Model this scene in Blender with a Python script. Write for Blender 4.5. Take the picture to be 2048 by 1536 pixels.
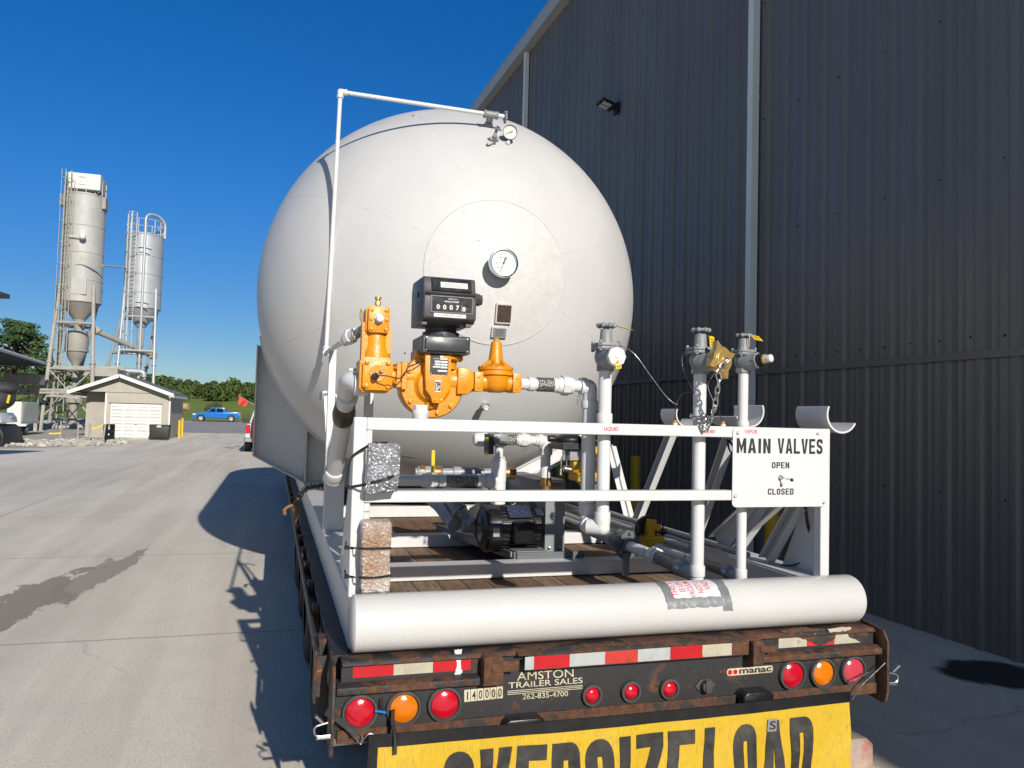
import bpy, bmesh, math, random
from mathutils import Vector, Matrix
rad = math.radians
random.seed(7)
for o in list(bpy.data.objects): bpy.data.objects.remove(o)
SC = bpy.context.scene
COL = SC.collection

# ------------------------------------------------------------------ camera
FPX = 1552.216                         # focal length in pixels of a 2048 x 1536 frame
YAW, PIT, ROL = rad(16.95828), rad(2.53261), rad(-1.50812)
CAM = Vector((0, 0, 1.74))
_f = Vector((math.sin(YAW)*math.cos(PIT), math.cos(YAW)*math.cos(PIT), math.sin(PIT)))
_r = Vector((math.cos(YAW), -math.sin(YAW), 0)); _d = _f.cross(_r)
RGT = math.cos(ROL)*_r + math.sin(ROL)*_d
DWN = -math.sin(ROL)*_r + math.cos(ROL)*_d
cam = bpy.data.cameras.new('camera'); camo = bpy.data.objects.new('camera', cam); COL.objects.link(camo)
camo.matrix_world = Matrix(((RGT.x, -DWN.x, -_f.x, CAM.x), (RGT.y, -DWN.y, -_f.y, CAM.y), (RGT.z, -DWN.z, -_f.z, CAM.z), (0, 0, 0, 1)))
cam.sensor_width = 36; cam.sensor_fit = 'HORIZONTAL'; cam.lens = FPX/2048*36
cam.clip_start = .05; cam.clip_end = 3000
SC.camera = camo

# ------------------------------------------------------------------ light
SUN_AZ, SUN_EL = rad(-8.3), rad(24.7)  # direction in which the light travels
SDIR = Vector((math.sin(SUN_AZ)*math.cos(SUN_EL), math.cos(SUN_AZ)*math.cos(SUN_EL), -math.sin(SUN_EL)))
w = bpy.data.worlds.new('World'); SC.world = w; w.use_nodes = True
nt = w.node_tree; nt.nodes.clear()
wo = nt.nodes.new('ShaderNodeOutputWorld'); bg = nt.nodes.new('ShaderNodeBackground'); sky = nt.nodes.new('ShaderNodeTexSky')
sky.sky_type = 'NISHITA'; sky.sun_disc = False; sky.sun_elevation = SUN_EL; sky.sun_rotation = rad(180)+SUN_AZ
sky.air_density = 1.0; sky.dust_density = .0; sky.ozone_density = 2.5; sky.altitude = 1200
hs = nt.nodes.new('ShaderNodeHueSaturation'); hs.inputs['Saturation'].default_value = 1.38
tch = nt.nodes.new('ShaderNodeTexCoord'); sxh = nt.nodes.new('ShaderNodeSeparateXYZ'); mrh = nt.nodes.new('ShaderNodeMapRange')   # sky is deepest blue opposite the sun, paler towards it
nt.links.new(tch.outputs['Generated'], sxh.inputs[0]); nt.links.new(sxh.outputs[1], mrh.inputs[0]); mrh.inputs[1].default_value = -.3; mrh.inputs[2].default_value = .5; mrh.inputs[3].default_value = .95; mrh.inputs[4].default_value = 1.38; nt.links.new(mrh.outputs[0], hs.inputs['Saturation'])
mrh2 = nt.nodes.new('ShaderNodeMapRange'); nt.links.new(sxh.outputs[1], mrh2.inputs[0]); mrh2.inputs[1].default_value = -.2; mrh2.inputs[2].default_value = .35; mrh2.inputs[3].default_value = .25; mrh2.inputs[4].default_value = 1; hs.inputs['Hue'].default_value = .506
nt.links.new(sky.outputs[0], hs.inputs['Color']); tcw = nt.nodes.new('ShaderNodeTexCoord'); sxw = nt.nodes.new('ShaderNodeSeparateXYZ'); rpw = nt.nodes.new('ShaderNodeValToRGB'); mxw = nt.nodes.new('ShaderNodeMix'); mxw.data_type = 'RGBA'; mxw.blend_type = 'MULTIPLY'; nt.links.new(mrh2.outputs[0], mxw.inputs[0])
nt.links.new(tcw.outputs['Generated'], sxw.inputs[0]); nt.links.new(sxw.outputs[2], rpw.inputs[0])
ee = rpw.color_ramp.elements; ee[0].position = 0; ee[0].color = (.46, .50, .60, 1); ee[1].position = .5; ee[1].color = (.70, 1.04, 1.16, 1)
for p_, c_ in ((.1, (.52, .62, .74, 1)), (.25, (.62, .86, 1.0, 1))): e_ = ee.new(p_); e_.color = c_
nt.links.new(hs.outputs[0], mxw.inputs[6]); nt.links.new(rpw.outputs[0], mxw.inputs[7]); nt.links.new(mxw.outputs[2], bg.inputs[0]); nt.links.new(bg.outputs[0], wo.inputs[0]); bg.inputs[1].default_value = .084
sl = bpy.data.lights.new('sun', 'SUN'); sl.energy = 4.8; sl.angle = rad(.53); sl.color = (1, .945, .87)
so = bpy.data.objects.new('sun', sl); COL.objects.link(so); so.rotation_euler = SDIR.to_track_quat('-Z', 'Y').to_euler(); so.location = (0, -20, 30)
SC.view_settings.view_transform = 'Standard'; SC.view_settings.look = 'None'
SC.view_settings.exposure = .25; SC.view_settings.gamma = 1
SC.render.engine = 'CYCLES'

# ------------------------------------------------------------------ measuring helpers: a direction seen from the survey point, cut by a plane
def ray(x, y): return RGT*((x-1024)/FPX) + DWN*((y-768)/FPX) + _f
def aY(x, y, Y): d = ray(x, y); return CAM + d*((Y-CAM.y)/d.y)
def aX(x, y, X): d = ray(x, y); return CAM + d*((X-CAM.x)/d.x)
def aZ(x, y, Z=0.): d = ray(x, y); return CAM + d*((Z-CAM.z)/d.z)
TC, TR = Vector((1.53, 7.1235, 2.815)), 1.714      # tank head centre, radius
def aT(x, y):
    d = ray(x, y).normalized(); o = CAM-TC; b = d.dot(o); c = o.dot(o)-TR*TR
    return CAM + d*(-b-math.sqrt(max(b*b-c, 0)))

# ------------------------------------------------------------------ materials
M = {}
def _nodes(name):
    m = bpy.data.materials.new(name); m.use_nodes = True; M[name] = m
    t = m.node_tree; return m, t, t.nodes['Principled BSDF']
def N(t, typ, **k):
    n = t.nodes.new(typ)
    for a, b in k.items():
        if a.startswith('i_'): n.inputs[a[2:].replace('_', ' ')].default_value = b
        else: setattr(n, a, b)
    return n
def coord(t, scale=(1, 1, 1), kind='Object'):
    tc = N(t, 'ShaderNodeTexCoord'); mp = N(t, 'ShaderNodeMapping'); mp.inputs['Scale'].default_value = scale
    t.links.new(tc.outputs[kind], mp.inputs[0]); return mp.outputs[0]
def ramp(t, src, stops):
    r = N(t, 'ShaderNodeValToRGB'); e = r.color_ramp.elements
    while len(e) < len(stops): e.new(.5)
    for i, (p, c) in enumerate(stops):
        e[i].position = p; e[i].color = (c, c, c, 1) if isinstance(c, (int, float)) else (*c, 1)
    t.links.new(src, r.inputs[0]); return r.outputs[0]
def noise(t, vec, scale, detail=4, rough=.55, dist=0):
    n = N(t, 'ShaderNodeTexNoise'); n.inputs['Scale'].default_value = scale; n.inputs['Detail'].default_value = detail
    n.inputs['Roughness'].default_value = rough; n.inputs['Distortion'].default_value = dist; t.links.new(vec, n.inputs['Vector']); return n.outputs['Fac']
def mixc(t, fac, a, b, mode='MIX'):
    n = N(t, 'ShaderNodeMix', data_type='RGBA', blend_type=mode)
    for s, v in ((0, fac), (6, a), (7, b)):
        if isinstance(v, (int, float)): n.inputs[s].default_value = v
        elif isinstance(v, tuple): n.inputs[s].default_value = (*v, 1)
        else: t.links.new(v, n.inputs[s])
    return n.outputs[2]
def bump(t, h, strength, dist, b):
    n = N(t, 'ShaderNodeBump'); n.inputs['Strength'].default_value = strength; n.inputs['Distance'].default_value = dist
    t.links.new(h, n.inputs['Height']); t.links.new(n.outputs[0], b.inputs['Normal']); return n
def paint(name, c, rough=.4, metal=0., var=.06, vs=3., bs=60., bst=.08, bd=.002, spec=.5, coat=0., dirt=None, dirt_amt=.25, ds=5.):
    m, t, b = _nodes(name); v = coord(t)
    n = noise(t, v, vs, 5, .6)
    lo = tuple(max(0, x*(1-var*1.6)) for x in c); hi = tuple(min(1, x*(1+var)) for x in c)
    colr = ramp(t, n, [(.3, lo), (.7, hi)])
    if dirt:
        d = noise(t, v, ds, 8, .7); f = ramp(t, d, [(.52, 0.), (.72, dirt_amt)]); colr = mixc(t, f, colr, dirt)
    t.links.new(colr, b.inputs['Base Color'])
    r2 = noise(t, v, vs*4, 4); rr = ramp(t, r2, [(.3, max(rough*.8, .03)), (.7, min(rough*1.2, 1))]); t.links.new(rr, b.inputs['Roughness'])
    b.inputs['Metallic'].default_value = metal; b.inputs['Specular IOR Level'].default_value = spec; b.inputs['Coat Weight'].default_value = coat
    if bst: bump(t, noise(t, v, bs, 3), bst, bd, b)
    return m
def rusty(name, c, rust=(.080, .034, .017), amt=.5, ns=6., rough=.55, flake=None):
    m, t, b = _nodes(name); v = coord(t)
    n = noise(t, v, ns, 10, .68, .4); n2 = noise(t, v, ns*6, 6, .7)
    f = ramp(t, n, [(amt-.02, 1.), (amt+.02, 0.)])
    rc = ramp(t, n2, [(.25, tuple(x*.4 for x in rust)), (.5, rust), (.75, (rust[0]*1.9, rust[1]*1.8, rust[2]*1.6))])
    base = ramp(t, n2, [(.3, tuple(x*.7 for x in c)), (.7, tuple(min(1, x*1.25) for x in c))])
    colr = mixc(t, f, base, rc)
    if flake:
        n3 = noise(t, v, ns*2.3, 8, .75, 1.2); f3 = ramp(t, n3, [(.66, 0.), (.68, 1.)]); colr = mixc(t, f3, colr, flake)
    t.links.new(colr, b.inputs['Base Color'])
    rr = ramp(t, f, [(0., rough), (1., .9)]); t.links.new(rr, b.inputs['Roughness'])
    bump(t, mixc(t, .5, n2, f), .5, .003, b)
    return m

paint('tank_white', (.50, .493, .482), .42, var=.03, vs=.8, bs=140, bst=.14, bd=.002, dirt=(.40, .385, .35), dirt_amt=.22, ds=1.3)
paint('crown_white', (.51, .50, .48), .5, var=.05, vs=18, bs=170, bst=.55, bd=.004)
paint('skid_white', (.565, .56, .55), .36, var=.03, vs=2.5, bs=90, bst=.12, bd=.002, dirt=(.36, .33, .28), dirt_amt=.22, ds=4)
paint('tube_white', (.52, .515, .50), .22, var=.02, vs=3, bs=190, bst=.5, bd=.003)
paint('pipe_white', (.60, .595, .585), .35, var=.03, vs=6, bs=120, bst=.1)
paint('pipe_grey', (.26, .272, .285), .42, var=.06, vs=8)
paint('valve_grey', (.215, .225, .232), .45, var=.12, vs=14, bs=220, bst=.35, bd=.002)
paint('orange', (.66, .245, .003), .36, var=.08, vs=10, bs=130, bst=.5, bd=.003, coat=.12, dirt=(.30, .10, .004), dirt_amt=.5, ds=13)
paint('register_grey', (.062, .06, .06), .42, var=.08, vs=9, bs=400, bst=.35, bd=.001)
paint('register_dark', (.042, .044, .048), .35, var=.08, vs=9, bs=300, bst=.3, bd=.001)
paint('black', (.012, .012, .013), .45, var=.2, vs=10)
paint('gloss_black', (.010, .010, .011), .22, var=.2, vs=10)
paint('motor_black', (.009, .0095, .011), .3, var=.2, vs=8, bs=120, bst=.2)
paint('machine_grey', (.20, .212, .215), .4, var=.05, vs=5, bs=140, bst=.12)
paint('dark_machine', (.10, .112, .12), .4, var=.1, vs=5)
paint('rubber', (.018, .018, .019), .75, var=.3, vs=14, dirt=(.07, .065, .055), dirt_amt=.5)
paint('grommet', (.05, .048, .046), .7, var=.2, vs=14)
paint('chrome', (.75, .76, .78), .12, metal=1, var=.03, bst=0)
paint('steel', (.5, .51, .53), .3, metal=1, var=.1, vs=20, bst=.1)
paint('zinc', (.62, .62, .6), .34, metal=1, var=.12, vs=30, bst=.1)
paint('brass', (.60, .40, .14), .30, metal=.65, var=.08, vs=18, bst=0)
paint('fitting_brown', (.26, .15, .06), .4, metal=.6, var=.2, vs=18)
paint('valve_yellow', (.60, .33, .004), .45, var=.1, vs=12)
paint('tag_yellow', (.66, .47, .008), .5, var=.05, vs=12, bst=0)
paint('bollard_yellow', (.66, .40, .012), .5, var=.08, vs=3, dirt=(.3, .2, .08), dirt_amt=.4)
paint('white_plain', (.56, .56, .555), .45, var=.02, bst=0)
paint('paper', (.58, .58, .60), .6, var=.02, vs=8, bs=20, bst=.12, bd=.004)
paint('dial', (.58, .57, .53), .35, var=.03, bst=0)
paint('ink_black', (.012, .012, .014), .55, var=.05, bst=0)
paint('ink_grey', (.2, .2, .2), .55, var=.05, bst=0)
paint('ink_red', (.68, .03, .045), .5, var=.05, bst=0)
paint('ink_white', (.58, .58, .56), .5, var=.06, vs=40, bst=0)
paint('cream_decal', (.50, .46, .32), .5, var=.15, vs=20, dirt=(.25, .13, .05), dirt_amt=.7, ds=14, bst=0)
paint('plate_brown', (.10, .062, .04), .35, metal=.4, var=.35, vs=60, bst=.3)
paint('plate_steel', (.3, .3, .29), .4, metal=.5, var=.1, vs=60)
paint('duct_tape', (.20, .21, .215), .35, metal=.2, var=.12, vs=16, bs=50, bst=.4, bd=.004)
paint('dark_tape', (.055, .036, .02), .35, var=.4, vs=10, bs=14, bst=.7, bd=.012)
paint('downspout_pale', (.74, .75, .70), .5, var=.04, vs=2)
paint('light_grey_trim', (.42, .44, .43), .5, var=.03, vs=2)
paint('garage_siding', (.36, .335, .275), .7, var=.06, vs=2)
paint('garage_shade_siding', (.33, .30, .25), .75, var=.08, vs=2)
paint('door_white', (.60, .59, .54), .5, var=.02, bst=0)
paint('roof_grey', (.16, .165, .175), .7, var=.12, vs=3)
paint('silo_dusty', (.36, .355, .33), .6, var=.10, vs=.35, metal=.1, dirt=(.30, .27, .20), dirt_amt=.6, ds=.5)
paint('silo_steel', (.36, .375, .385), .45, var=.06, vs=.5, metal=.25, dirt=(.36, .33, .27), dirt_amt=.4, ds=.5)
paint('hopper_dusty', (.27, .255, .22), .7, var=.1, vs=.8)
paint('silo_white', (.56, .55, .50), .5, var=.05, dirt=(.3, .28, .2), dirt_amt=.5, ds=1.2)
paint('dark_steel', (.05, .05, .05), .5, var=.2)
paint('dust_beam', (.31, .295, .25), .7, var=.12, vs=1.5)
paint('canopy_dark', (.035, .036, .035), .7, var=.2)
paint('truck_blue', (.003, .14, .46), .2, var=.02, bst=0, coat=1.)
paint('truck_white', (.55, .55, .54), .25, var=.02, bst=0, coat=.6)
paint('glass_dark', (.012, .014, .016), .06, var=0, bst=0)
paint('maroon', (.09, .012, .012), .5, var=.15, vs=4)
paint('flag_red', (.55, .05, .035), .65, var=.06, vs=3)
paint('hay', (.38, .28, .14), .95, var=.2, vs=6, bs=12, bst=.8, bd=.05)
paint('rope_tan', (.30, .19, .09), .9, var=.3, vs=40)
paint('cardboard', (.36, .215, .12), .8, var=.1, vs=8)
paint('bark', (.10, .075, .05), .9, var=.2, vs=4)
paint('soot_black', (.016, .016, .017), .6, var=.3, vs=5)
paint('rubble', (.42, .395, .34), .95, var=.18, vs=3, bs=10, bst=.5, bd=.03)
paint('wood_block', (.40, .31, .25), .85, var=.15, vs=12, dirt=(.5, .07, .06), dirt_amt=.9, ds=7)
rusty('trailer_black', (.016, .016, .017), amt=.40, ns=7)
rusty('rust_mid', (.022, .021, .021), amt=.51, ns=6, flake=(.34, .30, .20))
rusty('rust_heavy', (.03, .024, .02), amt=.56, ns=5)
rusty('rusty_chain', (.12, .08, .045), rust=(.20, .11, .05), amt=.55, ns=30)
# ---- special materials
def lens(name, c, cell=260.):
    m, t, b = _nodes(name); v = coord(t)
    vo = N(t, 'ShaderNodeTexVoronoi'); vo.inputs['Scale'].default_value = cell; t.links.new(v, vo.inputs['Vector'])
    n = noise(t, v, 9, 4)
    t.links.new(ramp(t, n, [(.3, tuple(x*.8 for x in c)), (.7, c)]), b.inputs['Base Color'])
    b.inputs['Roughness'].default_value = .16; b.inputs['Coat Weight'].default_value = .5
    b.inputs['Subsurface Weight'].default_value = .25; b.inputs['Subsurface Radius'].default_value = (.02, .004, .003)
    bump(t, vo.outputs['Distance'], .15, .002, b)
lens('lens_red', (.50, .005, .02)); lens('lens_amber', (.66, .17, .002)); lens('lens_pale', (.48, .045, .07), 160)

def braid(name):
    m, t, b = _nodes(name); v = coord(t, (1, 1, 1))
    ck = N(t, 'ShaderNodeTexVoronoi'); ck.inputs['Scale'].default_value = 185; t.links.new(v, ck.inputs['Vector'])
    t.links.new(ramp(t, ck.outputs['Distance'], [(.15, (.50, .49, .46)), (.6, (.07, .07, .066))]), b.inputs['Base Color'])
    b.inputs['Metallic'].default_value = .5; b.inputs['Roughness'].default_value = .33; bump(t, ck.outputs['Distance'], .8, .003, b)
braid('braided_steel')

def foil(name, c, metal, alpha_tint=None):
    m, t, b = _nodes(name); v = coord(t)
    n = noise(t, v, 26, 6, .7, 1.5); vo = N(t, 'ShaderNodeTexVoronoi'); vo.inputs['Scale'].default_value = 75; t.links.new(v, vo.inputs['Vector'])
    n0 = noise(t, v, 7, 4, .6)
    colr = ramp(t, n0, [(.35, c), (.65, alpha_tint or c)]); t.links.new(colr, b.inputs['Base Color'])
    b.inputs['Metallic'].default_value = metal; b.inputs['Roughness'].default_value = .16; b.inputs['Specular IOR Level'].default_value = .8
    b.inputs['Coat Weight'].default_value = .8; b.inputs['Coat Roughness'].default_value = .12
    bp = bump(t, mixc(t, .55, n, vo.outputs['Distance']), .95, .02, b); t.links.new(bp.outputs[0], b.inputs['Coat Normal'])
foil('bubble_silver', (.62, .64, .66), .75, (.2, .21, .22)); foil('bubble_brown', (.36, .22, .13), .12, (.52, .46, .42))

def wallmat(name, c):
    m, t, b = _nodes(name); v = coord(t, (1, 1, .15)); n = noise(t, v, 1.2, 4); v2 = coord(t); n2 = noise(t, v2, 55, 2)
    t.links.new(ramp(t, n, [(.3, tuple(x*.88 for x in c)), (.7, tuple(x*1.1 for x in c))]), b.inputs['Base Color'])
    t.links.new(ramp(t, n2, [(.3, .34), (.7, .42)]), b.inputs['Roughness']); b.inputs['Specular IOR Level'].default_value = .5
    bump(t, noise(t, v, .9, 3), .12, .05, b)
wallmat('wall_charcoal', (.150, .142, .130))

def planks(name):
    m, t, b = _nodes(name); tc = N(t, 'ShaderNodeTexCoord'); sx = N(t, 'ShaderNodeSeparateXYZ'); t.links.new(tc.outputs['Object'], sx.inputs[0])
    fl = N(t, 'ShaderNodeMath', operation='MULTIPLY'); fl.inputs[1].default_value = 1/.142; t.links.new(sx.outputs[0], fl.inputs[0])
    cell = N(t, 'ShaderNodeMath', operation='FLOOR'); t.links.new(fl.outputs[0], cell.inputs[0])
    wn = N(t, 'ShaderNodeTexWhiteNoise', noise_dimensions='1D'); t.links.new(cell.outputs[0], wn.inputs['W'])
    v = coord(t, (9, .7, 5)); n = noise(t, v, 7, 8, .7, .6); v2 = coord(t); n2 = noise(t, v2, 5, 6, .7)
    a = ramp(t, wn.outputs['Value'], [(0, (.19, .105, .05)), (.35, (.25, .15, .08)), (.7, (.31, .23, .15)), (1, (.15, .11, .08))])
    fr = N(t, 'ShaderNodeMath', operation='FRACT'); t.links.new(fl.outputs[0], fr.inputs[0]); a = mixc(t, ramp(t, n, [(.35, .75), (.62, 0.)]), a, (.045, .028, .018)); a = mixc(t, ramp(t, fr.outputs[0], [(.0, 1.), (.045, .9), (.07, 0.)]), a, (.008, .006, .005)); a = mixc(t, ramp(t, n2, [(.5, 0.), (.75, .6)]), a, (.12, .05, .022))
    t.links.new(a, b.inputs['Base Color']); b.inputs['Roughness'].default_value = .85; bump(t, n, .6, .004, b)
planks('deck_wood')

def concrete(name, c, joint=True):
    m, t, b = _nodes(name); v = coord(t); vs = coord(t, (1.0, .06, 1)); 
    big = noise(t, v, .22, 5, .6); mid = noise(t, v, 2.2, 6, .65); fine = noise(t, v, 70, 4, .7); streak = noise(t, vs, 1.6, 6, .62, .15)
    col0 = ramp(t, big, [(.3, tuple(x*.86 for x in c)), (.7, tuple(x*1.08 for x in c))])
    col0 = mixc(t, ramp(t, streak, [(.44, 0.), (.62, .6)]), col0, (.76, .70, .585))
    col0 = mixc(t, ramp(t, streak, [(.28, .5), (.44, 0.)]), col0, (.44, .41, .355))
    col0 = mixc(t, ramp(t, mid, [(.5, 0.), (.75, .35)]), col0, (.47, .45, .40))
    col0 = mixc(t, ramp(t, fine, [(.4, .55), (.52, 0.)]), col0, (.40, .37, .32))
    vw = N(t, 'ShaderNodeTexVoronoi'); vw.inputs['Scale'].default_value = 30; t.links.new(v, vw.inputs['Vector'])
    col0 = mixc(t, ramp(t, vw.outputs['Distance'], [(.06, .75), (.16, 0.)]), col0, (.15, .142, .128))
    bumpsrc = fine
    if joint:
        tc = N(t, 'ShaderNodeTexCoord'); sx = N(t, 'ShaderNodeSeparateXYZ'); t.links.new(tc.outputs['Object'], sx.inputs[0])
        def line(out, off, per, half, wig):
            ad = N(t, 'ShaderNodeMath', operation='MULTIPLY_ADD'); ad.inputs[1].default_value = .03; t.links.new(noise(t, v, wig, 3), ad.inputs[0]); t.links.new(out, ad.inputs[2])
            s = N(t, 'ShaderNodeMath', operation='ADD'); s.inputs[1].default_value = -off; t.links.new(ad.outputs[0], s.inputs[0])
            p = N(t, 'ShaderNodeMath', operation='PINGPONG'); p.inputs[1].default_value = per/2; t.links.new(s.outputs[0], p.inputs[0])
            return ramp(t, p.outputs[0], [(0., 1.), (half, .75), (half*1.8, 0.)])
        j1 = line(sx.outputs[1], 6.54, 3.63, .010, 3); j2 = line(sx.outputs[0], -9.2, 5.2, .010, 3)
        jm = N(t, 'ShaderNodeMath', operation='MAXIMUM'); t.links.new(j1, jm.inputs[0]); t.links.new(j2, jm.inputs[1])
        jf = N(t, 'ShaderNodeMath', operation='MULTIPLY'); jf.inputs[1].default_value = .62; t.links.new(jm.outputs[0], jf.inputs[0])
        col0 = mixc(t, jf.outputs[0], col0, (.16, .15, .13))
    vq = coord(t, (1, .32, 1))
    def stain(cx, cy, rx, ry, rot, colr, amt, nsc, nst, soft):
        tc = N(t, 'ShaderNodeTexCoord'); mp = N(t, 'ShaderNodeMapping', vector_type='TEXTURE'); mp.inputs['Location'].default_value = (cx, cy, 0); mp.inputs['Rotation'].default_value = (0, 0, rot); mp.inputs['Scale'].default_value = (rx, ry, 1)
        t.links.new(tc.outputs['Object'], mp.inputs[0]); ln = N(t, 'ShaderNodeVectorMath', operation='LENGTH'); t.links.new(mp.outputs[0], ln.inputs[0])
        md = N(t, 'ShaderNodeMath', operation='MULTIPLY_ADD'); md.inputs[1].default_value = nst; t.links.new(noise(t, vq, nsc, 7, .68, .3), md.inputs[0]); t.links.new(ln.outputs['Value'], md.inputs[2])
        sb = N(t, 'ShaderNodeMath', operation='SUBTRACT'); sb.inputs[1].default_value = nst*.5; t.links.new(md.outputs[0], sb.inputs[0])
        return mixc(t, ramp(t, sb.outputs[0], [(max(0, .62-soft), amt), (.62+soft, 0.)]), col0, colr)
    ce = N(t, 'ShaderNodeTexVoronoi', feature='DISTANCE_TO_EDGE'); ce.inputs['Scale'].default_value = .16; wv_ = N(t, 'ShaderNodeVectorMath', operation='ADD'); t.links.new(v, wv_.inputs[0]); nz3 = N(t, 'ShaderNodeTexNoise'); nz3.inputs['Scale'].default_value = 1.1; nz3.inputs['Detail'].default_value = 6; t.links.new(v, nz3.inputs['Vector']); t.links.new(nz3.outputs['Color'], wv_.inputs[1]); t.links.new(wv_.outputs[0], ce.inputs['Vector'])
    cm = N(t, 'ShaderNodeMath', operation='MULTIPLY'); t.links.new(ramp(t, ce.outputs['Distance'], [(.0, .32), (.0014, .25), (.0026, 0.)]), cm.inputs[0]); t.links.new(ramp(t, big, [(.45, 0.), (.55, 1.)]), cm.inputs[1]); col0 = mixc(t, cm.outputs[0], col0, (.14, .13, .115))
    if joint:
        col0 = stain(-2.08, 7.4, .42, 2.8, rad(-6), (.22, .185, .145), .85, 3.4, 2.2, .03)
        col0 = stain(-1.72, 9.0, .30, 2.0, rad(-8), (.25, .215, .175), .8, 3.2, 1.7, .03)
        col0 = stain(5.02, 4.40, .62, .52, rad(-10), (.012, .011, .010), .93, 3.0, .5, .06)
        col0 = stain(-5.5, 22, 3.0, 9, rad(10), (.42, .40, .37), .35, .8, 1.2, .2); col0 = stain(-9., 30, 6.0, 8, rad(30), (.66, .63, .60), .4, .5, 1.0, .25)
    t.links.new(col0, b.inputs['Base Color']); b.inputs['Roughness'].default_value = .88; b.inputs['Specular IOR Level'].default_value = .25
    bump(t, bumpsrc, .35, .006, b)
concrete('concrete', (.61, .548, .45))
def ground(name, c1, c2, c3, s=.5, s2=20., bst=.5, bd=.03):
    m, t, b = _nodes(name); v = coord(t); n = noise(t, v, s, 6, .65); n2 = noise(t, v, s2, 5, .7)
    a = ramp(t, n, [(.3, c1), (.5, c2), (.72, c3)]); a = mixc(t, ramp(t, n2, [(.35, .45), (.6, 0.)]), a, tuple(x*.5 for x in c1))
    t.links.new(a, b.inputs['Base Color']); b.inputs['Roughness'].default_value = .95; b.inputs['Specular IOR Level'].default_value = .15; bump(t, n2, bst, bd, b)
ground('gravel', (.36, .33, .28), (.44, .41, .35), (.52, .49, .42), .6, 9)
ground('asphalt', (.27, .265, .255), (.32, .315, .30), (.38, .37, .35), .25, 40, .2, .01)
ground('meadow', (.14, .195, .035), (.185, .235, .045), (.26, .26, .07), .06, 2.5, .6, .2)
ground('wet_concrete', (.10, .088, .072), (.125, .11, .09), (.16, .14, .115), 2., 50, .25, .004)
M['wet_concrete'].node_tree.nodes['Principled BSDF'].inputs['Roughness'].default_value = .55
ground('oil_stain', (.006, .006, .006), (.008, .008, .008), (.011, .010, .010), 2., 50, .1, .002)
def leafm(name, c1, c2, c3):
    m, t, b = _nodes(name); v = coord(t); n = noise(t, v, .35, 3, .6); oi = N(t, 'ShaderNodeNewGeometry')
    a = ramp(t, n, [(.3, c1), (.5, c2), (.72, c3)])
    wn = ramp(t, oi.outputs['Random Per Island'], [(0, .55), (1, 1.25)]); a = mixc(t, 1., a, wn, 'MULTIPLY')
    t.links.new(a, b.inputs['Base Color']); b.inputs['Roughness'].default_value = .7; b.inputs['Specular IOR Level'].default_value = .25
    b.inputs['Transmission Weight'].default_value = 0
leafm('leaf_wood', (.04, .065, .015), (.06, .09, .02), (.09, .12, .03))
leafm('leaf_pine', (.03, .062, .022), (.045, .085, .026), (.07, .12, .036))
leafm('leaf_shrub', (.05, .05, .025), (.07, .07, .03), (.10, .09, .04))

def banner_mat(name):
    m, t, b = _nodes(name); v = coord(t); n = noise(t, v, 4, 8, .7, .5); n2 = noise(t, coord(t, (30, 3, 3)), 9, 5, .7)
    wv = N(t, 'ShaderNodeTexChecker'); wv.inputs['Scale'].default_value = 420; t.links.new(v, wv.inputs[0])
    a = ramp(t, n, [(.3, (.48, .30, .008)), (.65, (.54, .36, .014))])
    a = mixc(t, ramp(t, n2, [(.50, 0.), (.72, .6)]), a, (.16, .11, .03)); a = mixc(t, ramp(t, n, [(.56, 0.), (.74, .6)]), a, (.24, .16, .04)); a = mixc(t, ramp(t, noise(t, v, 22, 5, .75, 1.5), [(.62, 0.), (.70, .55)]), a, (.10, .075, .03))
    t.links.new(a, b.inputs['Base Color']); b.inputs['Roughness'].default_value = .5; bump(t, wv.outputs['Fac'], .25, .001, b)
banner_mat('banner_yellow')
paint('banner_ink', (.022, .021, .019), .6, var=.5, vs=8, dirt=(.09, .08, .06), dirt_amt=.6, ds=6, bst=0)
def tapem(name, c, flakes):
    m, t, b = _nodes(name); v = coord(t); n = noise(t, v, 14, 8, .7, .8); vo = N(t, 'ShaderNodeTexVoronoi'); vo.inputs['Scale'].default_value = 300; t.links.new(v, vo.inputs['Vector'])
    a = ramp(t, n, [(.3, tuple(x*.75 for x in c)), (.65, c)]); a = mixc(t, ramp(t, noise(t, v, 9, 9, .75, 1.), [(flakes, 0.), (flakes+.03, .9)]), a, (.10, .05, .025))
    t.links.new(a, b.inputs['Base Color']); b.inputs['Roughness'].default_value = .3; bump(t, vo.outputs['Distance'], .2, .001, b)
tapem('tape_red', (.46, .01, .016), .70); tapem('tape_silver', (.40, .42, .41), .67); tapem('tape_worn', (.44, .41, .31), .6)
tapem('tape_red_worn', (.50, .04, .03), .58)

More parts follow.
